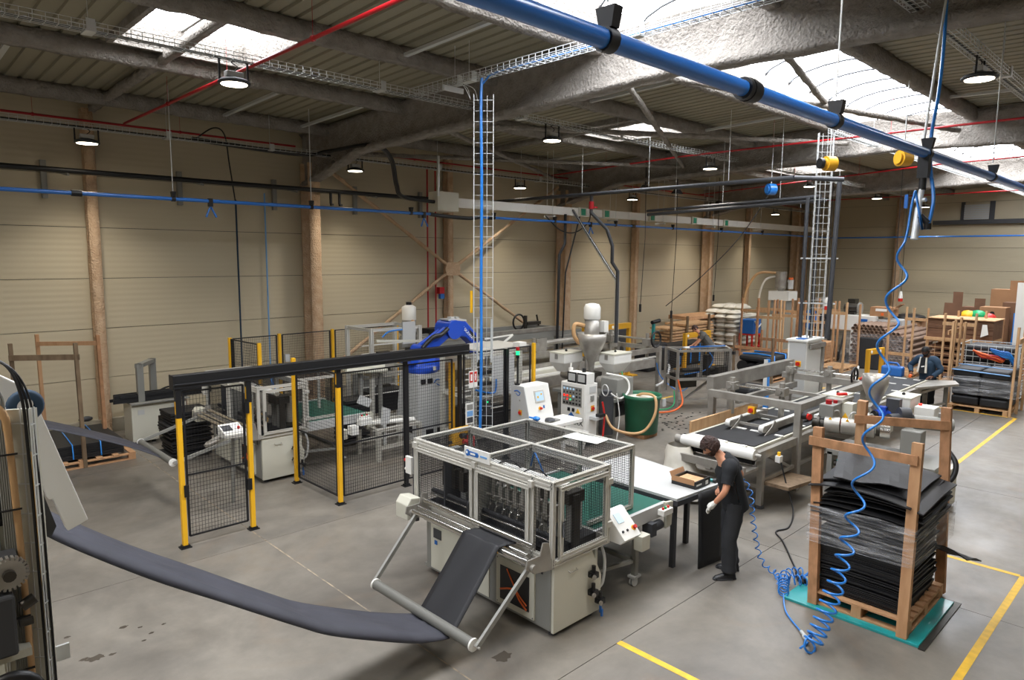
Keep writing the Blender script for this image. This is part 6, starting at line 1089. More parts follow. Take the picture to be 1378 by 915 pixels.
# worker's table at the far end of the right hand belt
t = thing('side_table', 'triangular steel side table in front of the bearded man', 'table', (18.7, 4.7, 0))
ob('top', G().prism([(17.6, 4.78), (18.9, 4.2), (19.4, 4.4), (18.9, 5.0)], 'z', .9, .95), 'steel', t); ob('leg', G().box(18.85, 18.93, 4.42, 4.5, 0, .9), 'grey', t); ob('brace', G().bar((17.7, 4.85, .75), (18.85, 4.46, .9), .06).bar((17.6, 4.8, .45), (18.85, 4.46, .45), .05), 'steel', t)
t = thing('jerry_can', 'blue jerry can standing on the belt edge beside the bearded man', 'can', (19.0, 5.6, .95)); ob('body', G().box(18.9, 19.15, 5.45, 5.95, .93, 1.2), 'bluelbl', t, bev=.05); ob('handle', G().tube([(19.0, 5.55, 1.2), (19.0, 5.6, 1.28), (19.0, 5.8, 1.28), (19.0, 5.85, 1.2)], .025, 6), 'bluelbl', t)
for i, (x, y) in enumerate(((17.0, 5.9), (17.5, 5.95))): one('tool', G().bar((x, y, 1.0), (x+.25, y+.02, 1.35 if i == 0 else 1.02), .04), 'white' if i == 0 else 'red', ('white tool handle sticking up at the far belt end', 'red handled tool lying at the far belt end')[i], 'tool')
# ================================================================ foreground pallet of mats on the lift plate
t = thing('lift_plate', 'teal steel lift plate sunk in the floor under the front pallet', 'plate', (8.1, 2.5, 0))
ob('plate', G().box(7.5, 8.8, 1.82, 3.22, .0, .03), 'teal', t, bev=.004); ob('edge_frame', G().box(7.48, 8.84, 1.76, 1.82, 0, .012).box(8.8, 8.86, 1.76, 3.24, 0, .012), 'darkmetal', t)
t = thing('pallet_stand', 'front timber pallet with four tall posts holding black mats', 'pallet', (8.15, 2.5, .03))
def pallet_at(t, x0, x1, y0, y1, m, z):
    for i in range(8): a = x0+(x1-x0-.1)*i/7; ob('board', G().box(a, a+.1, y0, y1, z+.13, z+.152), m, t)
    for y in (y0, (y0+y1)/2-.05, y1-.1):
        for zz in (z, z+.108): ob('runner', G().box(x0, x1, y, y+.1, zz, zz+.021), m, t)
        for x in (x0, (x0+x1)/2-.06, x1-.12): ob('block', G().box(x, x+.12, y, y+.1, z+.022, z+.107), m, t)
    for x in (x0, x1-.1): ob('runner', G().box(x+.003, x+.1, y0, y1, z+.001, z+.02), m, t)
pallet_at(t, 7.6, 8.85, 1.95, 2.98, 'wood', .03)
P_ = {'a': ((7.6, 2.92, .03), (7.74, 3.03, 2.02)), 'b': ((7.55, 1.99, .03), (7.74, 2.03, 2.04)), 'c': ((8.78, 2.95, .03), (8.62, 2.88, 2.22)), 'd': ((8.95, 2.0, .03), (9.04, 2.11, 2.2))}
for k, m in (('a', 'woodred'), ('b', 'wood'), ('c', 'wood'), ('d', 'woodred')): p, q = P_[k]; ob('post', G().bar(p, q, .1, .075, up=(1, 0, 0)), m, t)
def onpost(k, z): p, q = Vector(P_[k][0]), Vector(P_[k][1]); return p.lerp(q, (z-p.z)/(q.z-p.z))
a, b = onpost('a', 1.87), onpost('b', 1.87); e = (b-a).normalized()*.08; ob('cross_rail', G().bar(a-e+Vector((-.055, 0, 0)), b+e*.3+Vector((-.055, 0, 0)), .024, .1), 'woodred', t)
a, b = onpost('c', 2.0), onpost('d', 2.0); e = (b-a).normalized()*.06; ob('cross_rail', G().bar(a-e+Vector((-.055, 0, 0)), b+e+Vector((-.055, 0, 0)), .024, .1), 'woodred', t)
NMAT = 46; ordn = {1: 'top', 2: 'second', 3: 'third'}
z = .186
for i in range(NMAT):
    q = i/(NMAT-1); th = .014; loose = max(0, (q-.55)/.45); j = .022+.09*loose
    x0, x1, y0, y1 = 7.68+random.uniform(-j, j), 8.72+random.uniform(-j, j)+.1*loose, 2.02+random.uniform(-j, j)-.03*loose, 2.92+random.uniform(-j, j)+.08*loose
    g = G(); nu, nv = 9, 7; up = []; ph = random.uniform(0, 6); sag = .05+.03*loose
    for u in range(nu):
        row = []
        for v in range(nv):
            a, b = u/(nu-1), v/(nv-1); zz = z+.012*loose*math.sin(a*5+ph)+.01*loose*math.sin(b*6+ph*2)-(.035*abs(2*b-1)**3)*(.35+loose)+(.03*(1-2*a) if i < 18 else -.03*loose*(1-a))+(.05 if i < 18 else .02+.03*0)*0
            row.append((x0+(x1-x0)*a, y0+(y1-y0)*b, zz))
        up.append(row)
    dn = [[(p[0], p[1], p[2]-th) for p in r] for r in up]; g.grid(up); g.grid([r[::-1] for r in dn])
    ring = [(0, v) for v in range(nv)]+[(u, nv-1) for u in range(1, nu)]+[(nu-1, v) for v in range(nv-2, -1, -1)]+[(u, 0) for u in range(nu-2, 0, -1)]
    for (u, v), (u2, v2) in zip(ring, ring[1:]+ring[:1]): g.quad(up[u][v], up[u2][v2], dn[u2][v2], dn[u][v])
    n = NMAT-i; w = 'in the neat lower stack of the front pallet' if i < 26 else ('behind the stretch film of the front pallet' if z < 1.08 else 'in the loose upper pile of the front pallet')
    one('foam_mat', g, 'matblk', f"black foam mat {w}" if n > 1 else 'black foam mat lying topmost on the front timber pallet', 'mat', 'mats on the front pallet', loc=(x0, y0, z))
    z += (.017+.007*random.random()) if i < 26 else .0185+.022*.95*(.4+1.2*random.random())
# two crumpled sheets of the pile sticking out
for n_, (cx, cy, cz, rz, tl, la, lb_) in enumerate(((8.2, 2.6, z+.015, .3, .05, .5, .36), (8.8, 1.95, .6, -.2, -.1, .18, .3))):
    g = G(); rows_ = [[(cx+math.cos(rz)*a*la-math.sin(rz)*b*lb_, cy+math.sin(rz)*a*la+math.cos(rz)*b*lb_, cz+tl*a+.012*math.sin(5*b+a*3)+(.05*b*b*a if n_ else 0)) for b in [-1+2*k/8 for k in range(9)]] for a in [-1+2*k/8 for k in range(9)]]
    o = one('foam_mat', g.grid(rows_, smooth=False), 'matblk', ('loose black foam sheet lying askew on top of the mat pile', 'black sheet end jutting from the low right side of the mat pile')[n_], 'mat', 'mats on the front pallet', loc=(cx, cy, cz)); o.modifiers.new('t', 'SOLIDIFY').thickness = .012
# stretch film round the posts
def film(label, loop, z0, z1, slope=.0, amp=.012, loc=None):
    """loop: corner points (x, y); the film is a band with creases"""
    pts = []; 
    for (a, b) in zip(loop, loop[1:]+loop[:1]):
        A_, B2 = Vector((*a, 0)), Vector((*b, 0)); n = max(3, int((B2-A_).length/.06))
        for i in range(n): pts.append(A_.lerp(B2, i/n))
    c = sum(pts, Vector())/len(pts); rows_ = []
    for k in range(11):
        f = k/10; row = []
        for i, p in enumerate(pts+pts[:1]):
            i_ = i % len(pts); d = (p-c).normalized(); w = amp*noise.noise(Vector((i_*.05, f*9+i_*.03, 3.1)))*2; zz = z0+(z1-z0)*f+slope*math.sin(2*PI*i_/len(pts)+.6)+.03*noise.noise(Vector((i_*.12, f*3, 8)))
            row.append((p.x+d.x*w, p.y+d.y*w, zz))
        rows_.append(row)
    return one('stretch_film', G().grid(rows_), 'film', label, 'film', loc=loc or tuple(pts[0])+tuple())
film('clear stretch film wound round the posts and mats of the front pallet', [(7.55, 3.02), (7.54, 1.94), (9.02, 1.93), (8.9, 3.02)], .74, 1.16, .04)
t = thing('floor_cable', 'black cable running over the floor to a plug beside the front pallet', 'cable', (8.6, 3.6, 0)); ob('cable', G().tube(bez([(10.4, 4.62, .7), (10.35, 4.5, .4), (10.2, 4.3, .05), (9.6, 4.1, .015), (9.3, 4.15, .015), (9.0, 3.9, .015), (8.2, 3.35, .015)]), .012, 5), 'black', t); ob('plug', G().cyl((8.2, 3.35, .03), (8.05, 3.25, .03), .04).ball((8.0, 3.2, .04), .05), 'black', t)
one('air_hose', G().tube(bez([(9.75, 6.2, .02), (9.5, 6.9, .015), (9.3, 7.5, .015), (8.9, 7.7, .015), (8.5, 7.6, .02)]), .014, 5), 'red', 'thin red hose lying across the floor beyond the packing table', 'hose', loc=(9.5, 6.9, 0))
# floor markings and damp spots
def tape(label, p, q, w=.075):
    p, q = Vector((*p, .0)), Vector((*q, .0)); one('floor_tape', G().bar(p+Vector((0, 0, .0012)), q+Vector((0, 0, .0012)), w, .0024), 'tape', label, 'floor tape', loc=tuple(p))
tape('yellow floor tape at lower right running away along the front pallet', (5.2, 1.41), (10.22, 1.41)); tape('short yellow floor tape closing the marked bay behind the front pallet', (10.22, 1.45), (10.22, 2.6))
tape('yellow floor tape in front of the punching machine at bottom centre', (5.39, 3.97), (5.39, 2.2)); tape('long yellow floor tape on the far right aisle', (13.95, 3.28), (20.6, 3.32)); tape('yellow floor tape crossing behind the extruder motor', (14.0, 3.32), (14.0, 4.4)); tape('yellow floor tape beside the legs of the bearded man', (20.6, 3.36), (20.6, 6.2)); tape('faint yellow floor tape near the white sacks', (19.6, 8.2), (21.2, 8.2)); tape('yellow floor tape under the steel trolley', (14.6, 10.6), (16.6, 10.6))
def spot(x, y, rx, ry, label):
    g = G(); n = 18; vs = [(x+rx*math.cos(2*PI*i/n)*random.uniform(.6, 1.1), y+ry*math.sin(2*PI*i/n)*random.uniform(.6, 1.1), .0015) for i in range(n)]; g.add(vs+[(v[0], v[1], .0003) for v in vs], [tuple(range(n))]); return g
M['damp'] = mat('damp', '#4a443c', .25)
sp = G()
for x, y, r in ((1.47, 7.29, .1), (1.38, 7.34, .05), (1.6, 7.25, .04), (1.82, 7.72, .05), (1.95, 7.6, .03), (1.25, 7.55, .05), (1.35, 7.9, .04), (2.0, 7.4, .035), (2.15, 7.5, .03), (1.1, 7.6, .03), (1.9, 7.3, .03)): s_ = spot(x, y, r, r*.6, ''); sp.add(s_.v, s_.f)
one('damp_spots', sp, 'damp', 'scatter of dark oily spots on the floor at lower left', 'spots', kind='stuff', loc=(1.5, 7.4, 0))
s_ = spot(4.35, 4.6, .12, .09, ''); one('damp_spot', s_, 'damp', 'single dark oil spot under the right end of the low roller', 'spots', loc=(4.35, 4.6, 0))
sp = G()
for i in range(90): x, y = random.uniform(13.0, 15.5), random.uniform(7.6, 9.6); sp.box(x-.02, x+.02, y-.02, y+.02, 0, .012)
one('granules', sp, 'black', 'scattered black granules on the floor near the green tub', 'granules', kind='stuff', loc=(14, 8.6, 0))
# held black mat
g = G(); A3, B3 = Vector((7.44, 4.28, .0)), Vector((7.93, 4.22, .0)); rows_ = []
for k in range(9):
    f = k/8; rows_.append([(A3.x+.02*f+(B3.x-A3.x)*u/6+.012*math.sin(u+f*3), A3.y+.05*f+(B3.y-A3.y)*u/6, .01+.97*f+.05*f*0) for u in range(7)])
o = one('foam_mat', g.grid(rows_), 'matblk', 'black foam mat held upright in the gloved hand of the worker', 'mat', loc=tuple(A3)); o.modifiers.new('t', 'SOLIDIFY').thickness = .018
# ---------------------------------------------------------------- goods in the background, right half
def stand(label, x0, x1, y0, y1, h, mats_=('woodlight', 'woodlight'), rails=((.83, 'x0'),), base='woodlight', lean=.02):
    t = thing('pallet_stand', label, 'pallet', ((x0+x1)/2, (y0+y1)/2, 0), 'empty pallet stands'); pallet(t, x0, x1, y0, y1, base)
    for i, (x, y) in enumerate(((x0, y0), (x0, y1), (x1, y0), (x1, y1))): ob('post', G().bar((x, y, .0), (x+random.uniform(-lean, lean)*2, y+random.uniform(-lean, lean)*2, h*random.uniform(.95, 1.03)), .09, .05), random.choice(mats_), t)
    for fz, side in rails:
        z = h*fz
        if side == 'x0': ob('cross_rail', G().bar((x0, y0-.05, z), (x0, y1+.05, z), .03, .1), mats_[0], t)
        elif side == 'x1': ob('cross_rail', G().bar((x1, y0-.05, z), (x1, y1+.05, z), .03, .1), mats_[0], t)
        else: ob('cross_rail', G().bar((x0-.05, y0, z), (x1+.05, y0, z), .03, .1), mats_[0], t)
    return t
ww = ('woodlight', 'wood', 'woodred')
stand('empty pallet stand left of the group, next to the white sacks', 25.6, 26.9, 12.2, 13.3, 2.3, ww, ((.8, 'x0'), (.8, 'x1')))
stand('empty pallet stand second from the left, before the silver loader', 24.3, 25.6, 11.1, 12.0, 2.4, ww, ((.72, 'x0'), (.72, 'x1')))
stand('empty pallet stand in the middle of the group, behind the others', 27.0, 28.4, 11.4, 12.5, 2.3, ww, ((.78, 'x0'), (.7, 'x1')))
stand('empty pallet stand left of the ladder mast', 25.6, 27.0, 10.1, 11.0, 2.25, ww, ((.7, 'x0'), (.86, 'x1')))
stand('empty pallet stand right of the ladder mast, before the white machine', 24.4, 25.8, 8.9, 9.8, 2.4, ww, ((.85, 'x0'),))
stand('low dark timber stand holding strapped mats behind the switch cabinet', 20.6, 22.4, 9.6, 10.9, 1.45, ('woodred', 'woodgrey'), ((.72, 'x0'), (.8, 'x1')), 'wood')
stand('tall pale pallet stand behind the bearded man, left one', 24.7, 26.4, 6.9, 7.6, 2.3, ('woodlight', 'woodlight'), ((.8, 'x1'), (.35, 'x0')))
stand('tall pale pallet stand between the cage boxes and the black bales', 24.6, 26.2, 5.2, 6.0, 2.28, ('woodlight', 'woodlight'), ((.84, 'x0'), (.84, 'x1')))
t = thing('strapped_mats', 'pile of black rolled mats with bright blue straps in the low timber stand', 'mats', (21.4, 10.2, .15))
for i in range(4): ob('roll', G().cyl((20.7, 9.75+i*.3, .36+.06*(i % 2)), (22.3, 9.8+i*.3, .36+.06*(i % 2)), .19, n=14), 'matblk', t)
ob('top_mat', G().box(20.7, 22.3, 9.75, 10.8, .6, .78), 'matblk', t, bev=.08)
for x in (21.0, 21.8): ob('strap', G().tube([(x, 9.7, .3), (x, 9.74, .8), (x, 10.3, .83), (x, 10.8, .8)], .03, 5), 'ribbon', t)
t = thing('teal_post', 'white and cyan corner post standing by the far box beam', 'post', (17.0, 8.05, 0)); ob('post', G().box(16.95, 17.05, 8.0, 8.1, 0, 1.3), 'ribbon', t); ob('white_face', G().box(16.94, 16.95, 8.02, 8.12, .5, 1.3), 'white', t); ob('foot', G().box(16.8, 17.2, 7.9, 8.2, 0, .03), 'dgrey', t)
t = thing('blue_crate_cart', 'blue box on a red trolley frame between sacks and pallet stands', 'cart', (24.3, 13.2, 0)); ob('box', G().box(24.0, 24.7, 12.9, 13.5, .75, 1.35), 'bluelbl', t, bev=.02); ob('frame', G().box(24.0, 24.06, 12.9, 12.96, 0, .75).box(24.64, 24.7, 12.9, 12.96, 0, .75).box(24.0, 24.06, 13.44, 13.5, 0, .75).box(24.64, 24.7, 13.44, 13.5, 0, .75).box(24.0, 24.7, 12.9, 12.95, .2, .26).box(24.0, 24.7, 12.9, 13.5, .7, .75), 'red', t); ob('white_strap', G().tube([(24.1, 12.88, 1.3), (24.4, 12.88, 1.0), (24.65, 12.88, 1.15)], .03, 5), 'white', t); t.location = (27.2, 13.75, 0)
t = thing('injection_machine', 'old grey machine with white feed box and silver loader cylinder at the far corner', 'machine', (29.8, 13.4, 0))
ob('body', G().box(28.8, 31.0, 12.6, 14.0, 0, 1.4), 'offw', t); ob('feed_box', G().box(29.5, 30.4, 13.2, 14.1, 2.05, 2.45), 'white', t); ob('column', G().box(29.6, 30.3, 13.3, 14.0, 1.4, 2.05), 'grey', t); ob('loader', G().cyl((29.9, 13.75, 2.6), (29.9, 13.75, 3.3), .24, n=18).cyl((29.9, 13.75, 2.45), (29.9, 13.75, 2.6), .1, .24), 'steel', t); ob('loader_motor', G().cyl((30.0, 13.35, 2.55), (30.0, 13.35, 2.95), .12).box(29.9, 30.1, 13.25, 13.45, 2.85, 2.95), 'lgrey', t); ob('orange_cap', G().cyl((30.0, 13.35, 2.95), (30.0, 13.35, 3.05), .1), 'orange', t)
ob('hose', G().tube(bez([(29.8, 13.9, 3.25), (29.4, 14.6, 3.2), (29.2, 15.0, 2.4), (29.1, 15.0, 1.4), (29.0, 14.7, .8)]), .06, 7), 'tan', t); ob('hose', G().tube(bez([(29.8, 13.9, 3.1), (29.5, 14.3, 2.9), (29.4, 14.5, 2.0), (29.4, 14.4, .8)]), .05, 7), 'bag', t)
ob('spindle_head', G().box(30.0, 30.8, 11.8, 12.5, .9, 1.7).cyl((30.2, 11.7, 1.5), (30.2, 12.6, 1.5), .2).box(29.4, 29.8, 12.0, 12.4, 1.0, 1.5), 'dgrey', t); ob('blue_valve', G().cyl((29.0, 11.9, 1.3), (29.0, 12.0, 1.75), .2).cyl((29.0, 11.9, 1.0), (29.0, 12.1, 1.2), .18), 'bluelbl', t); ob('top_bar', G().box(29.2, 31.0, 11.9, 12.0, 2.15, 2.25), 'steel', t)
t = thing('work_bench', 'bench with drill presses, vices and a clamp by the far column', 'bench', (31.5, 11.5, 0)); ob('top', G().box(30.6, 32.6, 10.6, 12.0, .85, .95), 'wood', t); ob('legs', G().box(30.7, 30.8, 10.7, 10.8, 0, .85).box(32.4, 32.5, 10.7, 10.8, 0, .85).box(30.7, 30.8, 11.8, 11.9, 0, .85), 'dgrey', t)
for x, y, h in ((31.0, 11.0, .9), (31.8, 11.3, 1.2)): ob('drill_press', G().cyl((x, y, .95), (x, y, .95+h), .06).box(x-.25, x+.2, y-.15, y+.15, .95+h*.7, .95+h).box(x-.25, x+.2, y-.15, y+.15, .95, 1.0), 'darkmetal', t)
t = thing('white_machine', 'L-shaped white machine with round port behind the tall stands', 'machine', (28.6, 10, 0)); ob('body', G().prism([(9.2, 0), (10.1, 0), (10.1, 1.1), (11.0, 1.1), (11.0, 1.7), (9.2, 1.7)], 'x', 28.3, 29.2), 'white', t, bev=.02); ob('port', G().cyl((28.25, 9.9, .95), (28.3, 9.9, .95), .14), 'grey', t); ob('badge', G().box(28.28, 28.3, 9.5, 9.8, 1.48, 1.58), 'bluelbl', t); ob('side_box', G().box(28.4, 29.4, 8.3, 9.15, 1.2, 1.6), 'lgrey', t)
t = thing('bench_grinder', 'small bench grinder on top of the L-shaped white machine', 'grinder', (28.7, 10.2, 1.7)); ob('motor', G().cyl((28.7, 10.0, 1.95), (28.7, 10.5, 1.95), .18), 'darkmetal', t); ob('base', G().box(28.55, 28.85, 10.1, 10.4, 1.702, 1.8), 'darkmetal', t); ob('wheel', G().cyl((28.7, 9.9, 1.95), (28.7, 9.98, 1.95), .24), 'grey', t)
t = thing('cardboard_box', 'open cardboard box with white label on the white machine', 'box', (28.8, 9.2, 1.7)); ob('box', G().box(28.5, 29.2, 8.7, 9.5, 1.702, 2.05), 'card', t); ob('flap', G().bar((28.8, 8.65, 2.05), (28.8, 8.45, 2.2), .5, .02), 'card', t); ob('label_print', G().box(28.49, 28.5, 8.9, 9.3, 1.9, 2.0), 'paper', t); ob('orange_print', G().box(28.49, 28.5, 9.0, 9.1, 1.74, 1.84), 'orange', t)
t = thing('tube_stack', 'wrapped pallet of stacked cardboard tubes with open ends', 'tubes', (28, 8.6, 0)); k = 0
for r in range(13):
    for c in range(13):
        if r > 9 and c < (r-9)*2: continue
        y = 7.6+c*.145+(.07 if r % 2 else 0); z = .2+r*.105
        ob('tube', G().lathe((26.6, y, z), [(.068, 0), (.068, 3.2), (.052, 3.2), (.052, 0), (.068, 0)], 8, axis='x'), 'tube', t)
ob('pallet_base', G().box(26.7, 29.7, 7.6, 9.5, 0, .13), 'wood', t)
g = G(); rows_ = [[(26.5+.02*noise.noise(Vector((a*2, b*3, 1))), 7.5+a*.21, -.0+.006+b*.172) for a in range(11)] for b in range(8)]; one('stretch_film', g.grid(rows_), 'film', 'shiny film over the ends of the cardboard tubes', 'film', loc=(26.5, 8.5, .2))
t = thing('mat_roll', 'upright black mat sheet leaning before the cardboard tubes', 'mat', (26.0, 8.5, 0)); ob('sheet', G().hexa([(25.9, 8.25, 0), (26.05, 8.25, 0), (26.05, 9.0, 0), (25.9, 9.0, 0), (26.15, 8.25, 1.1), (26.3, 8.25, 1.1), (26.3, 9.0, 1.1), (26.15, 9.0, 1.1)]), 'matblk', t, bev=.04)
t = ystand('yellow portal stand at the far end of the right hand belt', 0, 1, 0, 1.0); t.location = (24.2, 7.6, 0); t.rotation_euler.z = -.45-PI/2+1.1
t.location = (24.0, 7.75, 0); t.rotation_euler.z = -.15
t = thing('carton_pallet', 'pallet of plain brown cartons topped by a black bag near the thin far post', 'cartons', (31.5, 9.1, 0)); pallet(t, 30.8, 32.4, 8.5, 9.6, 'wood')
for a in range(2):
    for b in range(2):
        for c in range(2): ob('carton', G().box(30.9+a*.72, 31.58+a*.72, 8.55+b*.52, 9.03+b*.52, .15+c*.62, .74+c*.62), 'card', t)
ob('black_bag', G().ball((31.6, 9.0, 1.5), (.9, .6, .16), 12), 'black', t)
def meshbox(name, label, x0, x1, y0, y1, z0, z1, m='galv', n=6):
    t = thing(name, label, 'cage', ((x0+x1)/2, (y0+y1)/2, z0)); g = G()
    for x in (x0, x1):
        for y in (y0, y1): g.bar((x, y, z0), (x, y, z1), .05)
    for i in range(n+1):
        z = z0+.08+(z1-z0-.1)*i/n
        for p, q in (((x0, y0), (x0, y1)), ((x1, y0), (x1, y1)), ((x0, y0), (x1, y0)), ((x0, y1), (x1, y1))): g.bar((*p, z), (*q, z), .02)
    for i in range(1, 8):
        for x in (x0, x1): y = y0+(y1-y0)*i/8; g.bar((x, y, z0), (x, y, z1), .012)
    ob('wire_frame', g, m, t, kind='stuff'); ob('base', G().box(x0, x1, y0, y1, z0+.02, z0+.06), 'woodgrey', t); return t
t = meshbox('mesh_cage', 'wire cage holding dark flat goods below the wide brown carton', 25.3, 26.6, 4.9, 6.6, 0, 1.3, 'woodlight')
for i in range(5): ob('shelf_goods', G().box(25.4, 26.5, 5.0, 6.5, .12+i*.22, .27+i*.22), 'carddark', t)
t = thing('carton_stack', 'wide stack of flat brown cartons on the wire cage', 'cartons', (26, 5.8, 1.33)); ob('pallet_base', G().box(25.2, 26.7, 4.85, 6.7, 1.302, 1.4), 'woodlight', t)
for i in range(14): ob('flat_carton', G().box(25.3+random.uniform(0, .03), 26.6, 5.75+random.uniform(0, .02), 6.65, 1.402+i*.043, 1.44+i*.043), 'carddark', t); ob('flat_carton', G().box(25.3+random.uniform(0, .03), 26.6, 4.85, 5.7-random.uniform(0, .02), 1.402+i*.042, 1.438+i*.042), 'carddark', t)
ob('top_sheet', G().box(25.25, 26.6, 4.8, 6.65, 2.005, 2.03), 'woodlight', t); ob('paper_tag', G().hexa([(25.2, 4.95, 1.6), (25.21, 4.95, 1.6), (25.21, 5.15, 1.5), (25.2, 5.15, 1.5), (25.2, 5.0, 1.9), (25.21, 5.0, 1.9), (25.21, 5.12, 1.9), (25.2, 5.12, 1.9)]), 'paper', t)
bx = [(30.2, 5.95, 6.6, 4), (30.4, 5.35, 5.9, 3)]
lv = ('bottom', 'second', 'third', 'top')
for k in range(4):
    t = thing('cardboard_box', f'brown carton with round hand hole, {lv[k]} of the four high column', 'box', (30.5, 5.9, .3+k*.46), 'boxes in the far right corner'); z = .32+k*.462
    ob('box', G().box(30.1, 30.9, 5.45, 6.25, z, z+.46), 'card', t); ob('hand_hole', G().cyl((30.1, 5.85, z+.24), (30.08, 5.85, z+.24), .075), 'black', t)
one('crate_base', G().box(30.0, 31.0, 5.3, 6.4, 0, .318), 'wood', 'timber base under the four high carton column', 'pallet')
for (x, y0, y1, z0, z1, m, lb) in ((31.4, 4.9, 5.8, 0, 2.3, 'carddark', 'tall open carton behind the four high column'), (31.6, 6.3, 7.2, 0, 2.05, 'carddark', 'dark tall carton with raised flaps behind the brown cartons'), (32.4, 5.2, 6.4, 0, 2.75, 'card', 'largest open carton in the far right corner')):
    t = thing('cardboard_box', lb, 'box', (x, (y0+y1)/2, 0), 'boxes in the far right corner'); ob('box', G().box(x, x+.7, y0, y1, z0, z1), m, t); ob('flap', G().box(x+.02, x+.05, y0+.1, y0+(y1-y0)*.5, z1, z1+.35), m, t)
t = thing('cardboard_sign', 'upright torn cardboard strip behind the wide brown cartons', 'cardboard', (29, 6.7, 1.2)); ob('strip', G().hexa([(28.5, 6.5, 0), (28.52, 6.5, 0), (28.52, 7.1, 0), (28.5, 7.1, 0), (28.5, 6.45, 2.35), (28.52, 6.45, 2.35), (28.52, 7.0, 2.35), (28.5, 7.0, 2.35)]).box(28.5, 28.52, 6.45, 6.75, 2.35, 2.75), 'carddark', t)
t = thing('textile_heap', 'heap of green, yellow and red textiles behind the brown cartons', 'textiles', (29, 6.0, 1.9)); ob('bin', G().box(28.6, 29.6, 5.6, 6.6, 0, 1.75), 'dgrey', t)
for x, y, z, r, m in ((28.7, 6.3, 1.9, .28, 'warn'), (28.75, 6.0, 1.92, .28, 'green'), (28.8, 5.7, 1.85, .25, 'red'), (29.1, 6.1, 1.85, .35, 'dgrey')): ob('cloth', G().ball((x, y, z), (r, r, r*.75), 9), m, t)
t = thing('strap_bundle', 'hanging bundle of blue and red straps right of the carton column', 'straps', (31, 5.1, 1.5))
ob('rail', G().box(30.9, 31.0, 4.9, 5.3, 0, 2.0), 'woodgrey', t)
for i, m in enumerate(('ribbon', 'ribbon', 'red', 'red', 'orange', 'green')): ob('strap', G().tube(bez([(30.85, 5.3-i*.07, 1.95), (30.75, 5.28-i*.07, 1.2), (30.8, 5.34-i*.07, .4)]), .04, 5), m, t)
dr = one('door_1', G().box(29.6, 29.75, 1.0, 5.08, .02, 3.1), 'white', None, None, kind='structure', loc=(29.6, 3, 0)); ob('door_handle', G().box(29.57, 29.6, 4.5, 4.75, 1.2, 1.35), 'black', dr)
t = thing('cardboard_box', 'low brown carton at the foot of the white partition', 'box', (28, 3.8, 0), 'boxes in the far right corner'); ob('box', G().box(26.9, 27.9, 3.6, 4.7, 0, .75), 'card', t); ob('box_lid', G().box(27.0, 27.8, 3.7, 4.2, .752, 1.2), 'card', t)
# black wrapped bales on pallet, right edge
t = thing('pallet_stand', 'tall pale stand carrying wrapped black bales at the right edge', 'pallet', (21.3, 4.1, 0)); pallet(t, 20.6, 21.95, 3.5, 4.8, 'woodlight')
for (x, y, h) in ((20.62, 4.85, 2.3), (20.95, 4.88, 2.32), (21.5, 4.88, 2.35), (21.95, 4.88, 2.2), (20.6, 3.45, 2.25), (21.2, 3.42, 2.28), (21.85, 3.42, 2.3)): ob('post', G().bar((x, y, 0), (x+.05, y-.02, h), .09, .05), 'woodlight', t)
ob('cross_rail', G().bar((20.6, 4.92, 2.0), (22.0, 4.92, 2.0), .03, .12), 'woodlight', t); ob('cross_rail', G().bar((20.55, 3.38, 1.9), (22.0, 3.38, 1.95), .03, .12), 'woodlight', t)
bales = []
for k in range(4):
    for c in range(2):
        y = 3.52+c*.63; z = .16+k*.24; lb = f"black wrapped bale, {('lowest', 'second', 'third', 'top')[k]} layer, {('right', 'left')[c]} hand column of the wrapped stack"
        o = one('black_bale', G().box(20.68, 21.9, y, y+.61, z, z+.225), 'matblk', lb, 'bale', 'bales on the right pallet', bev=.05, loc=(21.3, y+.3, z))
one('blue_strap', G().tube([(20.66, 4.78, 1.06), (20.66, 3.52, 1.02)], .018, 5).tube([(21.3, 4.78, 1.13), (21.3, 3.52, 1.1)], .015, 5), 'lightblue', 'pale blue edging along the top of the wrapped black bales', 'strap', loc=(20.66, 4.2, 1.1))
film('crinkled grey stretch film round the black bales', [(20.58, 4.95), (20.58, 3.36), (22.0, 3.36), (22.0, 4.95)], .45, .9, .02, .03)
t = meshbox('mesh_cage', 'wire cage with red and blue strap bundles behind the black bales', 22.6, 23.9, 3.7, 5.1, .0, 1.55, 'galv', 9); ob('black_fill', G().box(22.7, 23.8, 3.8, 5.0, .1, 1.05), 'matblk', t); ob('black_bale', G().box(22.75, 23.8, 3.8, 5.0, 1.05, 1.5), 'matblk', t, bev=.06)
for i in range(10): ob('red_strap', G().tube(bez([(22.57, 4.75-i*.03, 1.38-.02*i), (22.52, 4.5, 1.3-.03*(i % 4)), (22.55, 4.3-i*.03, 1.25-.04*(i % 3)), (22.57, 4.1, 1.12)]), .035, 5), 'redpipe' if i % 2 else 'orange', t)
for i in range(10): ob('blue_strap', G().tube(bez([(22.57, 4.35-i*.02, 1.45-.02*i), (22.5, 4.1-.02*i, 1.4-.04*(i % 4)), (22.52, 3.9-i*.01, 1.25), (22.57, 3.75, 1.0+.05*(i % 5))]), .035, 5), 'ribbon' if i % 2 else 'bluelbl', t)
t = thing('pallet_truck', 'small hand truck with wheels before the white machine', 'hand truck', (27.3, 9.9, 0)); ob('frame', G().bar((27.2, 9.8, .1), (27.3, 9.95, 1.2), .05).bar((27.2, 10.1, .1), (27.3, 9.95, 1.2), .05), 'dgrey', t); ob('wheel', G().cyl((27.2, 9.75, .18), (27.2, 9.8, .18), .18).cyl((27.2, 10.1, .18), (27.2, 10.15, .18), .18), 'black', t)
t = thing('timber_pallet_pile', 'pile of empty pallets before the white machine', 'pallets', (26.8, 10.4, 0))
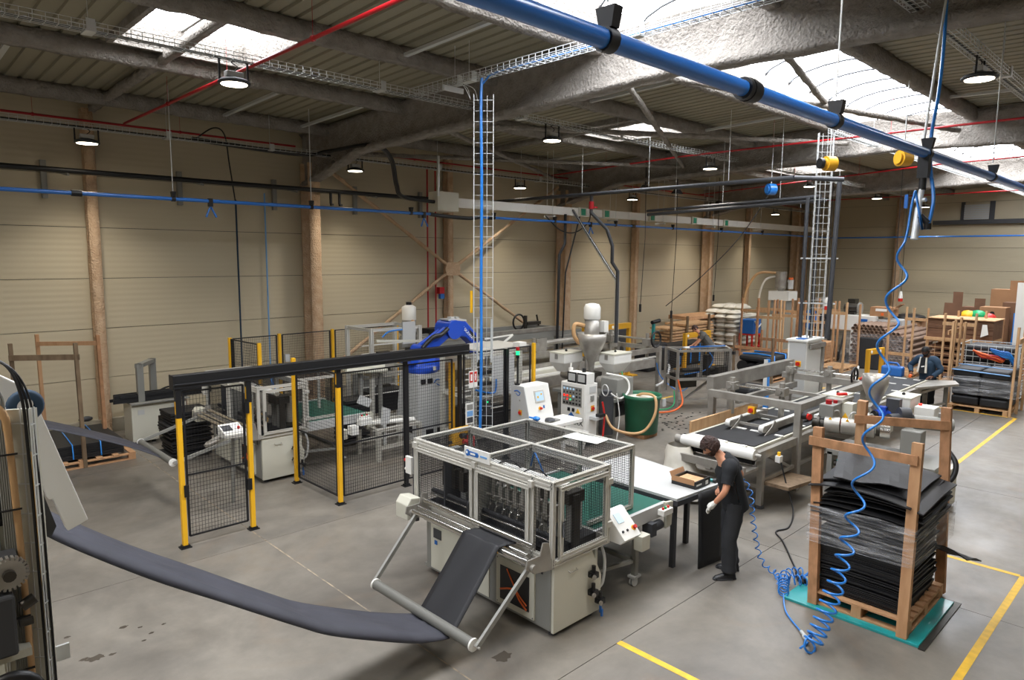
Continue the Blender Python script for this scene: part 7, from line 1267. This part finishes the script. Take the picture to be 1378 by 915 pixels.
for k in range(5): ob('pallet', G().box(26.3, 27.1, 10.2, 11.0, .02+k*.15, .05+k*.15).box(26.3, 27.1, 10.2, 10.32, .05+k*.15, .14+k*.15).box(26.3, 27.1, 10.88, 11.0, .05+k*.15, .14+k*.15).box(26.3, 27.1, 10.2, 11.0, .14+k*.15, .162+k*.15), 'wood', t)
for i, (x, y) in enumerate(((32.0, 9.5), (24.6, 9.65))):
    t = thing('hanging_bottle', ('white and red spray bottle hanging on a cord beside the blue coil', 'white and red spray bottle hanging on a cord beside the ladder mast')[i], 'bottle', (x, y, 2.2), 'hanging bottles'); ob('bottle', G().cyl((x, y, 2.25), (x, y, 2.55), .09, .05), 'white', t); ob('red_base', G().cyl((x, y, 2.12), (x, y, 2.25), .09), 'red', t); ob('cord', G().cyl((x, y, 2.55), (x, y, zd(y)), .012, n=5), 'black', t)
t = thing('mat_box', 'dark bundle lying on the floor behind the far end of the steel trolley', 'bundle', (18.0, 8.9, 0)); ob('bundle', G().box(17.5, 18.6, 8.7, 9.4, 0, .35), 'matblk', t, bev=.1)
# ================================================================ people
def skinmesh(verts, edges, radii, sub=2, root=0):
    me = bpy.data.meshes.new('tmp'); me.from_pydata([tuple(v) for v in verts], edges, []); o = bpy.data.objects.new('tmp', me); COL.objects.link(o)
    m = o.modifiers.new('skin', 'SKIN'); m.use_smooth_shade = True; m.branch_smoothing = .3
    for i, r in enumerate(radii):
        d = me.skin_vertices[0].data[i]; d.radius = r if isinstance(r, tuple) else (r, r); d.use_root = (i == root)
    if sub: s = o.modifiers.new('sub', 'SUBSURF'); s.levels = sub; s.render_levels = sub
    bpy.context.view_layer.update(); dg = bpy.context.evaluated_depsgraph_get(); out = bpy.data.meshes.new_from_object(o.evaluated_get(dg)); bpy.data.objects.remove(o); bpy.data.meshes.remove(me)
    g = G(); g.v = [tuple(v.co) for v in out.vertices]; g.f = [tuple(p.vertices) for p in out.polygons]; g.m = [0]*len(g.f); g.sm = [True]*len(g.f); bpy.data.meshes.remove(out); return g
def person(label, loc, ang, J, look, cols, hair='short', glove=False):
    """J: joints in (forward, left, up); ang: facing direction in the plan"""
    F = Vector((math.cos(ang), math.sin(ang), 0)); Lf = Vector((-math.sin(ang), math.cos(ang), 0)); O = Vector(loc)
    w = lambda p: O+F*p[0]+Lf*p[1]+Vector((0, 0, p[2]))
    t = thing('person', label, 'person', loc)
    names = ['pelvis', 'waist', 'chest', 'neck', 'headbase', 'shl', 'ell', 'wrl', 'shr', 'elr', 'wrr', 'hipl', 'knl', 'anl', 'hipr', 'knr', 'anr']
    ed = [(0, 1), (1, 2), (2, 3), (3, 4), (2, 5), (5, 6), (6, 7), (2, 8), (8, 9), (9, 10), (0, 11), (11, 12), (12, 13), (0, 14), (14, 15), (15, 16)]
    R = dict(pelvis=.13, waist=.125, chest=.145, neck=.058, headbase=.06, shl=.062, ell=.042, wrl=.03, shr=.062, elr=.042, wrr=.03, hipl=.092, knl=.06, anl=.045, hipr=.092, knr=.06, anr=.045)
    V = [w(J[n]) for n in names]; body = skinmesh(V, ed, [R[n] for n in names])
    # head: skull, jaw, nose, ears joined to the body surface
    hf = Vector(look[0]); hf = (F*hf[0]+Lf*hf[1]+Vector((0, 0, hf[2]))).normalized(); hl = Vector((0, 0, 1)).cross(hf).normalized(); hu = hf.cross(hl).normalized(); hc = w(J['head'])
    def H(a, b, c): return hc+hf*a+hl*b+hu*c
    hg = G(); n, rings = 20, 14
    for i in range(rings+1):
        ph = -PI/2+PI*i/rings
        for j in range(n):
            th = 2*PI*j/n; x, y, z = math.cos(ph)*math.cos(th), math.cos(ph)*math.sin(th), math.sin(ph)
            a, b, c = .098*x, .076*y, .118*z
            if z < -.1: a = a*(1-.22*(-z))+.022*(-z); b *= 1-.3*(-z)
            if x > .75 and -.35 < z < .1: a += .004
            if x > .6 and .08 < z < .3: a -= .006
            hg.v.append(tuple(H(a, b, c)))
    hg.f = [(i*n+j, i*n+(j+1) % n, (i+1)*n+(j+1) % n, (i+1)*n+j) for i in range(rings) for j in range(n)]; hg.m = [0]*len(hg.f); hg.sm = [True]*len(hg.f)
    body.add(hg.v, hg.f, 0, True)
    body.add([H(.094, 0, .028), H(.098, .014, -.026), H(.098, -.014, -.026), H(.124, 0, -.02), H(.1, 0, -.036)], [(0, 1, 3), (0, 3, 2), (1, 4, 3), (4, 2, 3)], 0, True)
    for s in (-1, 1): body.tube([H(-.005, s*.076, .028), H(-.018, s*.086, .02), H(-.018, s*.086, -.02), H(-.002, s*.076, -.03)], [.012, .014, .012, .008], 6)
    def hand(wr, el, tgt, m, curl=.5):
        d = (Vector(tgt)-wr).normalized() if tgt is not None else (wr-el).normalized(); sd = d.cross(Vector((0, 0, 1))); sd = sd.normalized() if sd.length > .1 else Lf; nn = sd.cross(d).normalized(); g = G()
        g.tube([wr-d*.02, wr+d*.02, wr+d*.06, wr+d*.09], [.028, .036, .042, .036], 8)
        for k, (o, ln) in enumerate(((-.03, .066), (-.01, .076), (.01, .074), (.03, .058))):
            b = wr+d*.085+sd*o; g.tube([b, b+d*ln*.45-nn*.006, b+d*ln*.8-nn*ln*.3*curl*2, b+d*ln*.9-nn*ln*.65*curl*2], [.0105, .0095, .009, .007], 6)
        b = wr+d*.03-sd*.035; g.tube([b, b+d*.03-sd*.025-nn*.01, b+d*.055-sd*.025-nn*.03], [.013, .011, .008], 6); return g
    hl_, hr_ = hand(V[7], V[6], w(J['hl']) if 'hl' in J else None, 0), hand(V[10], V[9], w(J['hr']) if 'hr' in J else None, 0)
    if not glove: body.add(hl_.v, hl_.f, 0, True)
    body.add(hr_.v, hr_.f, 0, True)
    b = ob('body', body, cols['skin'], t)
    if glove: ob('glove', hl_, 'white', t)
    # eyes, brows, mouth
    for s in (-1, 1): ob('eye', G().ball(H(.082, s*.032, .018), (.011, .011, .008), 8, rings=4), 'dgrey', b); ob('eyebrow', G().tube([H(.088, s*.018, .036), H(.09, s*.034, .042), H(.078, s*.052, .036)], .005, 5), cols['hair'], b)
    ob('mouth', G().tube([H(.083, .022, -.058), H(.092, 0, -.056), H(.083, -.022, -.058)], .005, 5), 'redpipe' if 0 else cols['skin'], b)
    # hair cap
    hgm = G(); rows_ = []
    for i in range(8):
        row = []
        for j in range(25):
            th = 2*PI*j/24; lowest = (.35 if math.cos(th) > .35 else (-.45 if hair == 'long' else -.25)); top = PI/2; ph = math.asin(max(-1, min(1, lowest)))+(top-math.asin(lowest))*i/7; e = .012+.012*noise.noise(Vector((j % 24*.6, i*.9, hc.x)))
            if hair == 'long': e += .014*(1 if math.cos(th) < .2 else .5)
            x, y, z = math.cos(ph)*math.cos(th), math.cos(ph)*math.sin(th), math.sin(ph); row.append(tuple(H((.098+e)*x, (.078+e)*y, (.118+e)*z)))
        rows_.append(row)
    ob('hair', hgm.grid(rows_), cols['hair'], t)
    if hair == 'long':
        for k in range(26): th = random.uniform(.35, 1.65)*PI; ph = random.uniform(-.4, .9); c = H(.108*math.cos(ph)*math.cos(th), .09*math.cos(ph)*math.sin(th), .125*math.sin(ph)); hgm.ball(c, (.022, .022, .02), 6, rings=4)
        bpy.data.objects.remove(t.children[-1] if False else [c for c in t.children if c.name.startswith('hair')][0]); ob('hair', hgm, cols['hair'], t)
    if cols.get('beard'):
        rows_ = []
        for i in range(6):
            row = []
            for j in range(13):
                th = (-1+2*j/12)*1.75; ph = -1.2+i*.19; e = .01; x, y, z = math.cos(ph)*math.cos(th), math.cos(ph)*math.sin(th), math.sin(ph); a, bb, c = (.098+e)*x, (.078+e)*y, (.118+e)*z
                a = a*(1-.2*(-z))+.024*(-z); bb *= 1-.26*(-z); row.append(tuple(H(a, bb, c)))
            rows_.append(row)
        o = ob('beard', G().grid(rows_), cols['hair'], t); o.modifiers.new('t', 'SOLIDIFY').thickness = .014
    # shirt: lofted trunk with sleeves; trousers: lofted hips with legs
    def mid(a, c, k): return w(J[a]).lerp(w(J[c]), k)
    sl, sr_ = w(J['shl']), w(J['shr']); side_s = (sl-sr_).normalized()
    def ring(c, sd, ax, hw, hd, n=16):
        ax = ax.normalized(); sd = (sd-ax*sd.dot(ax)).normalized(); fd = sd.cross(ax).normalized(); return [tuple(c+sd*math.cos(2*PI*j/n)*hw+fd*math.sin(2*PI*j/n)*hd*(1.0+.0*j)+Vector([.006*noise.noise((c+sd*j)*9+Vector((k, 0, 0))) for k in range(3)])) for j in range(n+1)]
    pv, wa, ch, nk = (w(J[k]) for k in ('pelvis', 'waist', 'chest', 'neck')); dn = (pv-wa).normalized(); sh = (sl+sr_)/2
    st = [(pv+dn*.1, Lf, pv-wa, .2, .152), (pv, Lf, pv-wa, .202, .155), (wa, Lf, pv-ch, .195, .15), (wa.lerp(ch, .5), Lf, wa-ch, .206, .152), (ch, side_s, wa-nk, .215, .152), (ch.lerp(sh, .7), side_s, wa-nk, .205, .135), (sh+(nk-sh)*.45, side_s, sh-nk, .15, .095), (nk-(nk-sh)*.12, side_s, sh-nk, .078, .07)]
    g = G().grid([ring(c, sd, -ax, hw, hd) for c, sd, ax, hw, hd in st]); slv = cols.get('sleeve', .72)
    for a, e_, wr, oth in (('shl', 'ell', 'wrl', sr_), ('shr', 'elr', 'wrr', sl)):
        A_ = w(J[a]); inn = A_.lerp(oth, .28)-Vector((0, 0, .015))
        if slv < 1: g.tube(bez([inn, A_+Vector((0, 0, -.01)), mid(a, e_, .4), mid(a, e_, slv)], 4), [.095]*4+[.088]*3+[.076]*3+[.068]*3, 12)
        else: g.tube(bez([inn, A_, mid(a, e_, .5), w(J[e_]), mid(e_, wr, .5), mid(e_, wr, .9)], 4), [.095]*4+[.085]*4+[.072]*4+[.066]*4+[.055]*4+[.046], 12)
    ob('shirt', g, cols['shirt'], t)
    g = G().grid([ring(c, Lf, Vector((0, 0, 1)), hw, hd) for c, hw, hd in ((pv+Vector((0, 0, .07)), .185, .138), (pv-Vector((0, 0, .02)), .195, .146), (pv-Vector((0, 0, .1)), .19, .142), (pv-Vector((0, 0, .17)), .12, .09))])
    for h, kn, an in (('hipl', 'knl', 'anl'), ('hipr', 'knr', 'anr')):
        g.tube(bez([w(J[h])+Vector((0, 0, .06)), mid(h, kn, .25), mid(h, kn, .6), w(J[kn]), mid(kn, an, .35), mid(kn, an, .7), mid(kn, an, .97)], 3), [.098+.008*(i < 7)-.0006*i+.005*math.sin(i*1.9) for i in range(19)], 12)
    ob('trousers', g, cols['trousers'], t)
    for an, fa in (('anl', J.get('fl', 0)), ('anr', J.get('fr', 0))):
        a = w(J[an]); fd = (F*math.cos(fa)+Lf*math.sin(fa)); sd = fd.cross(Vector((0, 0, 1))); z0 = O.z+.004; g = G(); rows_ = []
        for q, (u, hw, hh) in enumerate(((-.085, .025, .04), (-.075, .036, .09), (-.02, .04, .11), (.05, .042, .085), (.12, .046, .06), (.17, .04, .045), (.195, .018, .02))):
            c = Vector((a.x, a.y, 0))+fd*u; row = []
            for j in range(9): th = PI*j/8; row.append(tuple(c+sd*(-math.cos(th))*hw+Vector((0, 0, z0+math.sin(th)*hh))))
            rows_.append(row)
        g.grid(rows_); s = ob('shoe', g, cols.get('shoe', 'black'), t); ob('sole', G().prism([tuple((Vector((a.x, a.y, 0))+fd*u+sd*v).xy) for u, v in ((-.09, -.025), (-.09, .025), (-.02, .043), (.12, .05), (.19, .03), (.2, 0), (.19, -.03), (.12, -.05), (-.02, -.043))], 'z', O.z+.0, O.z+.022), 'dgrey', s)
    return t, w, H
A1 = math.atan2(.70, -.71)
J1 = dict(pelvis=(-.04, 0, .96), waist=(.0, 0, 1.12), chest=(.07, 0, 1.36), neck=(.16, 0, 1.52), headbase=(.23, 0, 1.58), head=(.285, 0, 1.625), shl=(.09, .19, 1.43), ell=(.17, .3, 1.16), wrl=(.27, .22, .99), hl=(.33, .16, .9), shr=(.03, -.19, 1.43), elr=(-.2, -.24, 1.2), wrr=(.02, -.2, 1.06), hr=(.12, -.16, 1.02),
 hipl=(-.03, .1, .9), knl=(.04, .12, .5), anl=(.03, .13, .09), hipr=(-.03, -.1, .9), knr=(-.02, -.12, .5), anr=(-.09, -.13, .09), fl=.1, fr=-.35)
person('person in black T-shirt and charcoal trousers bending over the packing table, one white glove', (7.60, 3.97, 0), A1, J1, ((.72, .1, -.6),), dict(skin='skin', hair='hair', shirt='tee', trousers='trousers', beard=True), 'long', True)
J2 = dict(pelvis=(-.1, 0, .96), waist=(.02, 0, 1.12), chest=(.2, 0, 1.33), neck=(.33, 0, 1.46), headbase=(.4, 0, 1.52), head=(.45, 0, 1.57), shl=(.22, .2, 1.4), ell=(.38, .25, 1.15), wrl=(.52, .2, .95), shr=(.2, -.2, 1.38), elr=(.3, -.26, 1.12), wrr=(.5, -.2, .98), hipl=(-.1, .1, .9), knl=(-.02, .12, .5), anl=(-.05, .13, .09), hipr=(-.1, -.1, .9), knr=(-.06, -.12, .5), anr=(-.1, -.13, .09))
person('person in grey T-shirt leaning forward behind the steel mesh trolley', (20.35, 11.7, .0), math.atan2(.75, -.66), J2, ((.75, .1, -.55),), dict(skin='skin', hair='hair', shirt='greytee', trousers='trousers', sleeve=.6))
J3 = dict(pelvis=(0, 0, .96), waist=(.03, 0, 1.12), chest=(.07, 0, 1.36), neck=(.1, 0, 1.5), headbase=(.13, 0, 1.57), head=(.16, 0, 1.63), shl=(.05, .2, 1.43), ell=(.02, .33, 1.2), wrl=(.2, .25, 1.02), hl=(.3, .2, 1.0), shr=(.08, -.2, 1.43), elr=(.12, -.4, 1.22), wrr=(.28, -.25, 1.06), hr=(.36, -.2, 1.02), hipl=(0, .1, .9), knl=(.03, .12, .5), anl=(0, .13, .09), hipr=(0, -.1, .9), knr=(.01, -.12, .5), anr=(-.08, -.13, .09))
t, w, H = person('person with dark beard in navy jacket and pale vest at the belt end', (19.33, 4.98, 0), math.atan2(.35, -.94), J3, ((.85, .15, -.45),), dict(skin='skindark', hair='hairblk', shirt='denim', trousers='denim' if 0 else 'tee', sleeve=1, beard=True))
for s in (-1, 1): ob('vest_panel', G().hexa([w((.2, s*.06, 1.48)), w((.2, s*.09, 1.48)), w((.24, s*.13, 1.1)), w((.24, s*.08, 1.1)), w((.22, s*.06, 1.48)), w((.22, s*.09, 1.48)), w((.26, s*.13, 1.1)), w((.26, s*.08, 1.1))]), 'bag', t)
ob('shirt_front', G().hexa([w((.19, -.06, 1.47)), w((.19, .06, 1.47)), w((.235, .085, 1.08)), w((.235, -.085, 1.08)), w((.215, -.06, 1.47)), w((.215, .06, 1.47)), w((.255, .085, 1.08)), w((.255, -.085, 1.08))]), 'tee', t); ob('shirt_print', G().hexa([w((.245, -.02, 1.26)), w((.245, .06, 1.28)), w((.248, .06, 1.25)), w((.248, -.02, 1.23)), w((.25, -.02, 1.26)), w((.25, .06, 1.28)), w((.253, .06, 1.25)), w((.253, -.02, 1.23))]), 'paper', t)
one('hand_tool', G().cyl(w((.36, -.2, 1.0)), w((.44, -.16, .985)), .04).cyl(w((.44, -.16, .985)), w((.5, -.12, .985)), .015), 'orange', 'small orange hand tool in the hand of the bearded man', 'tool')
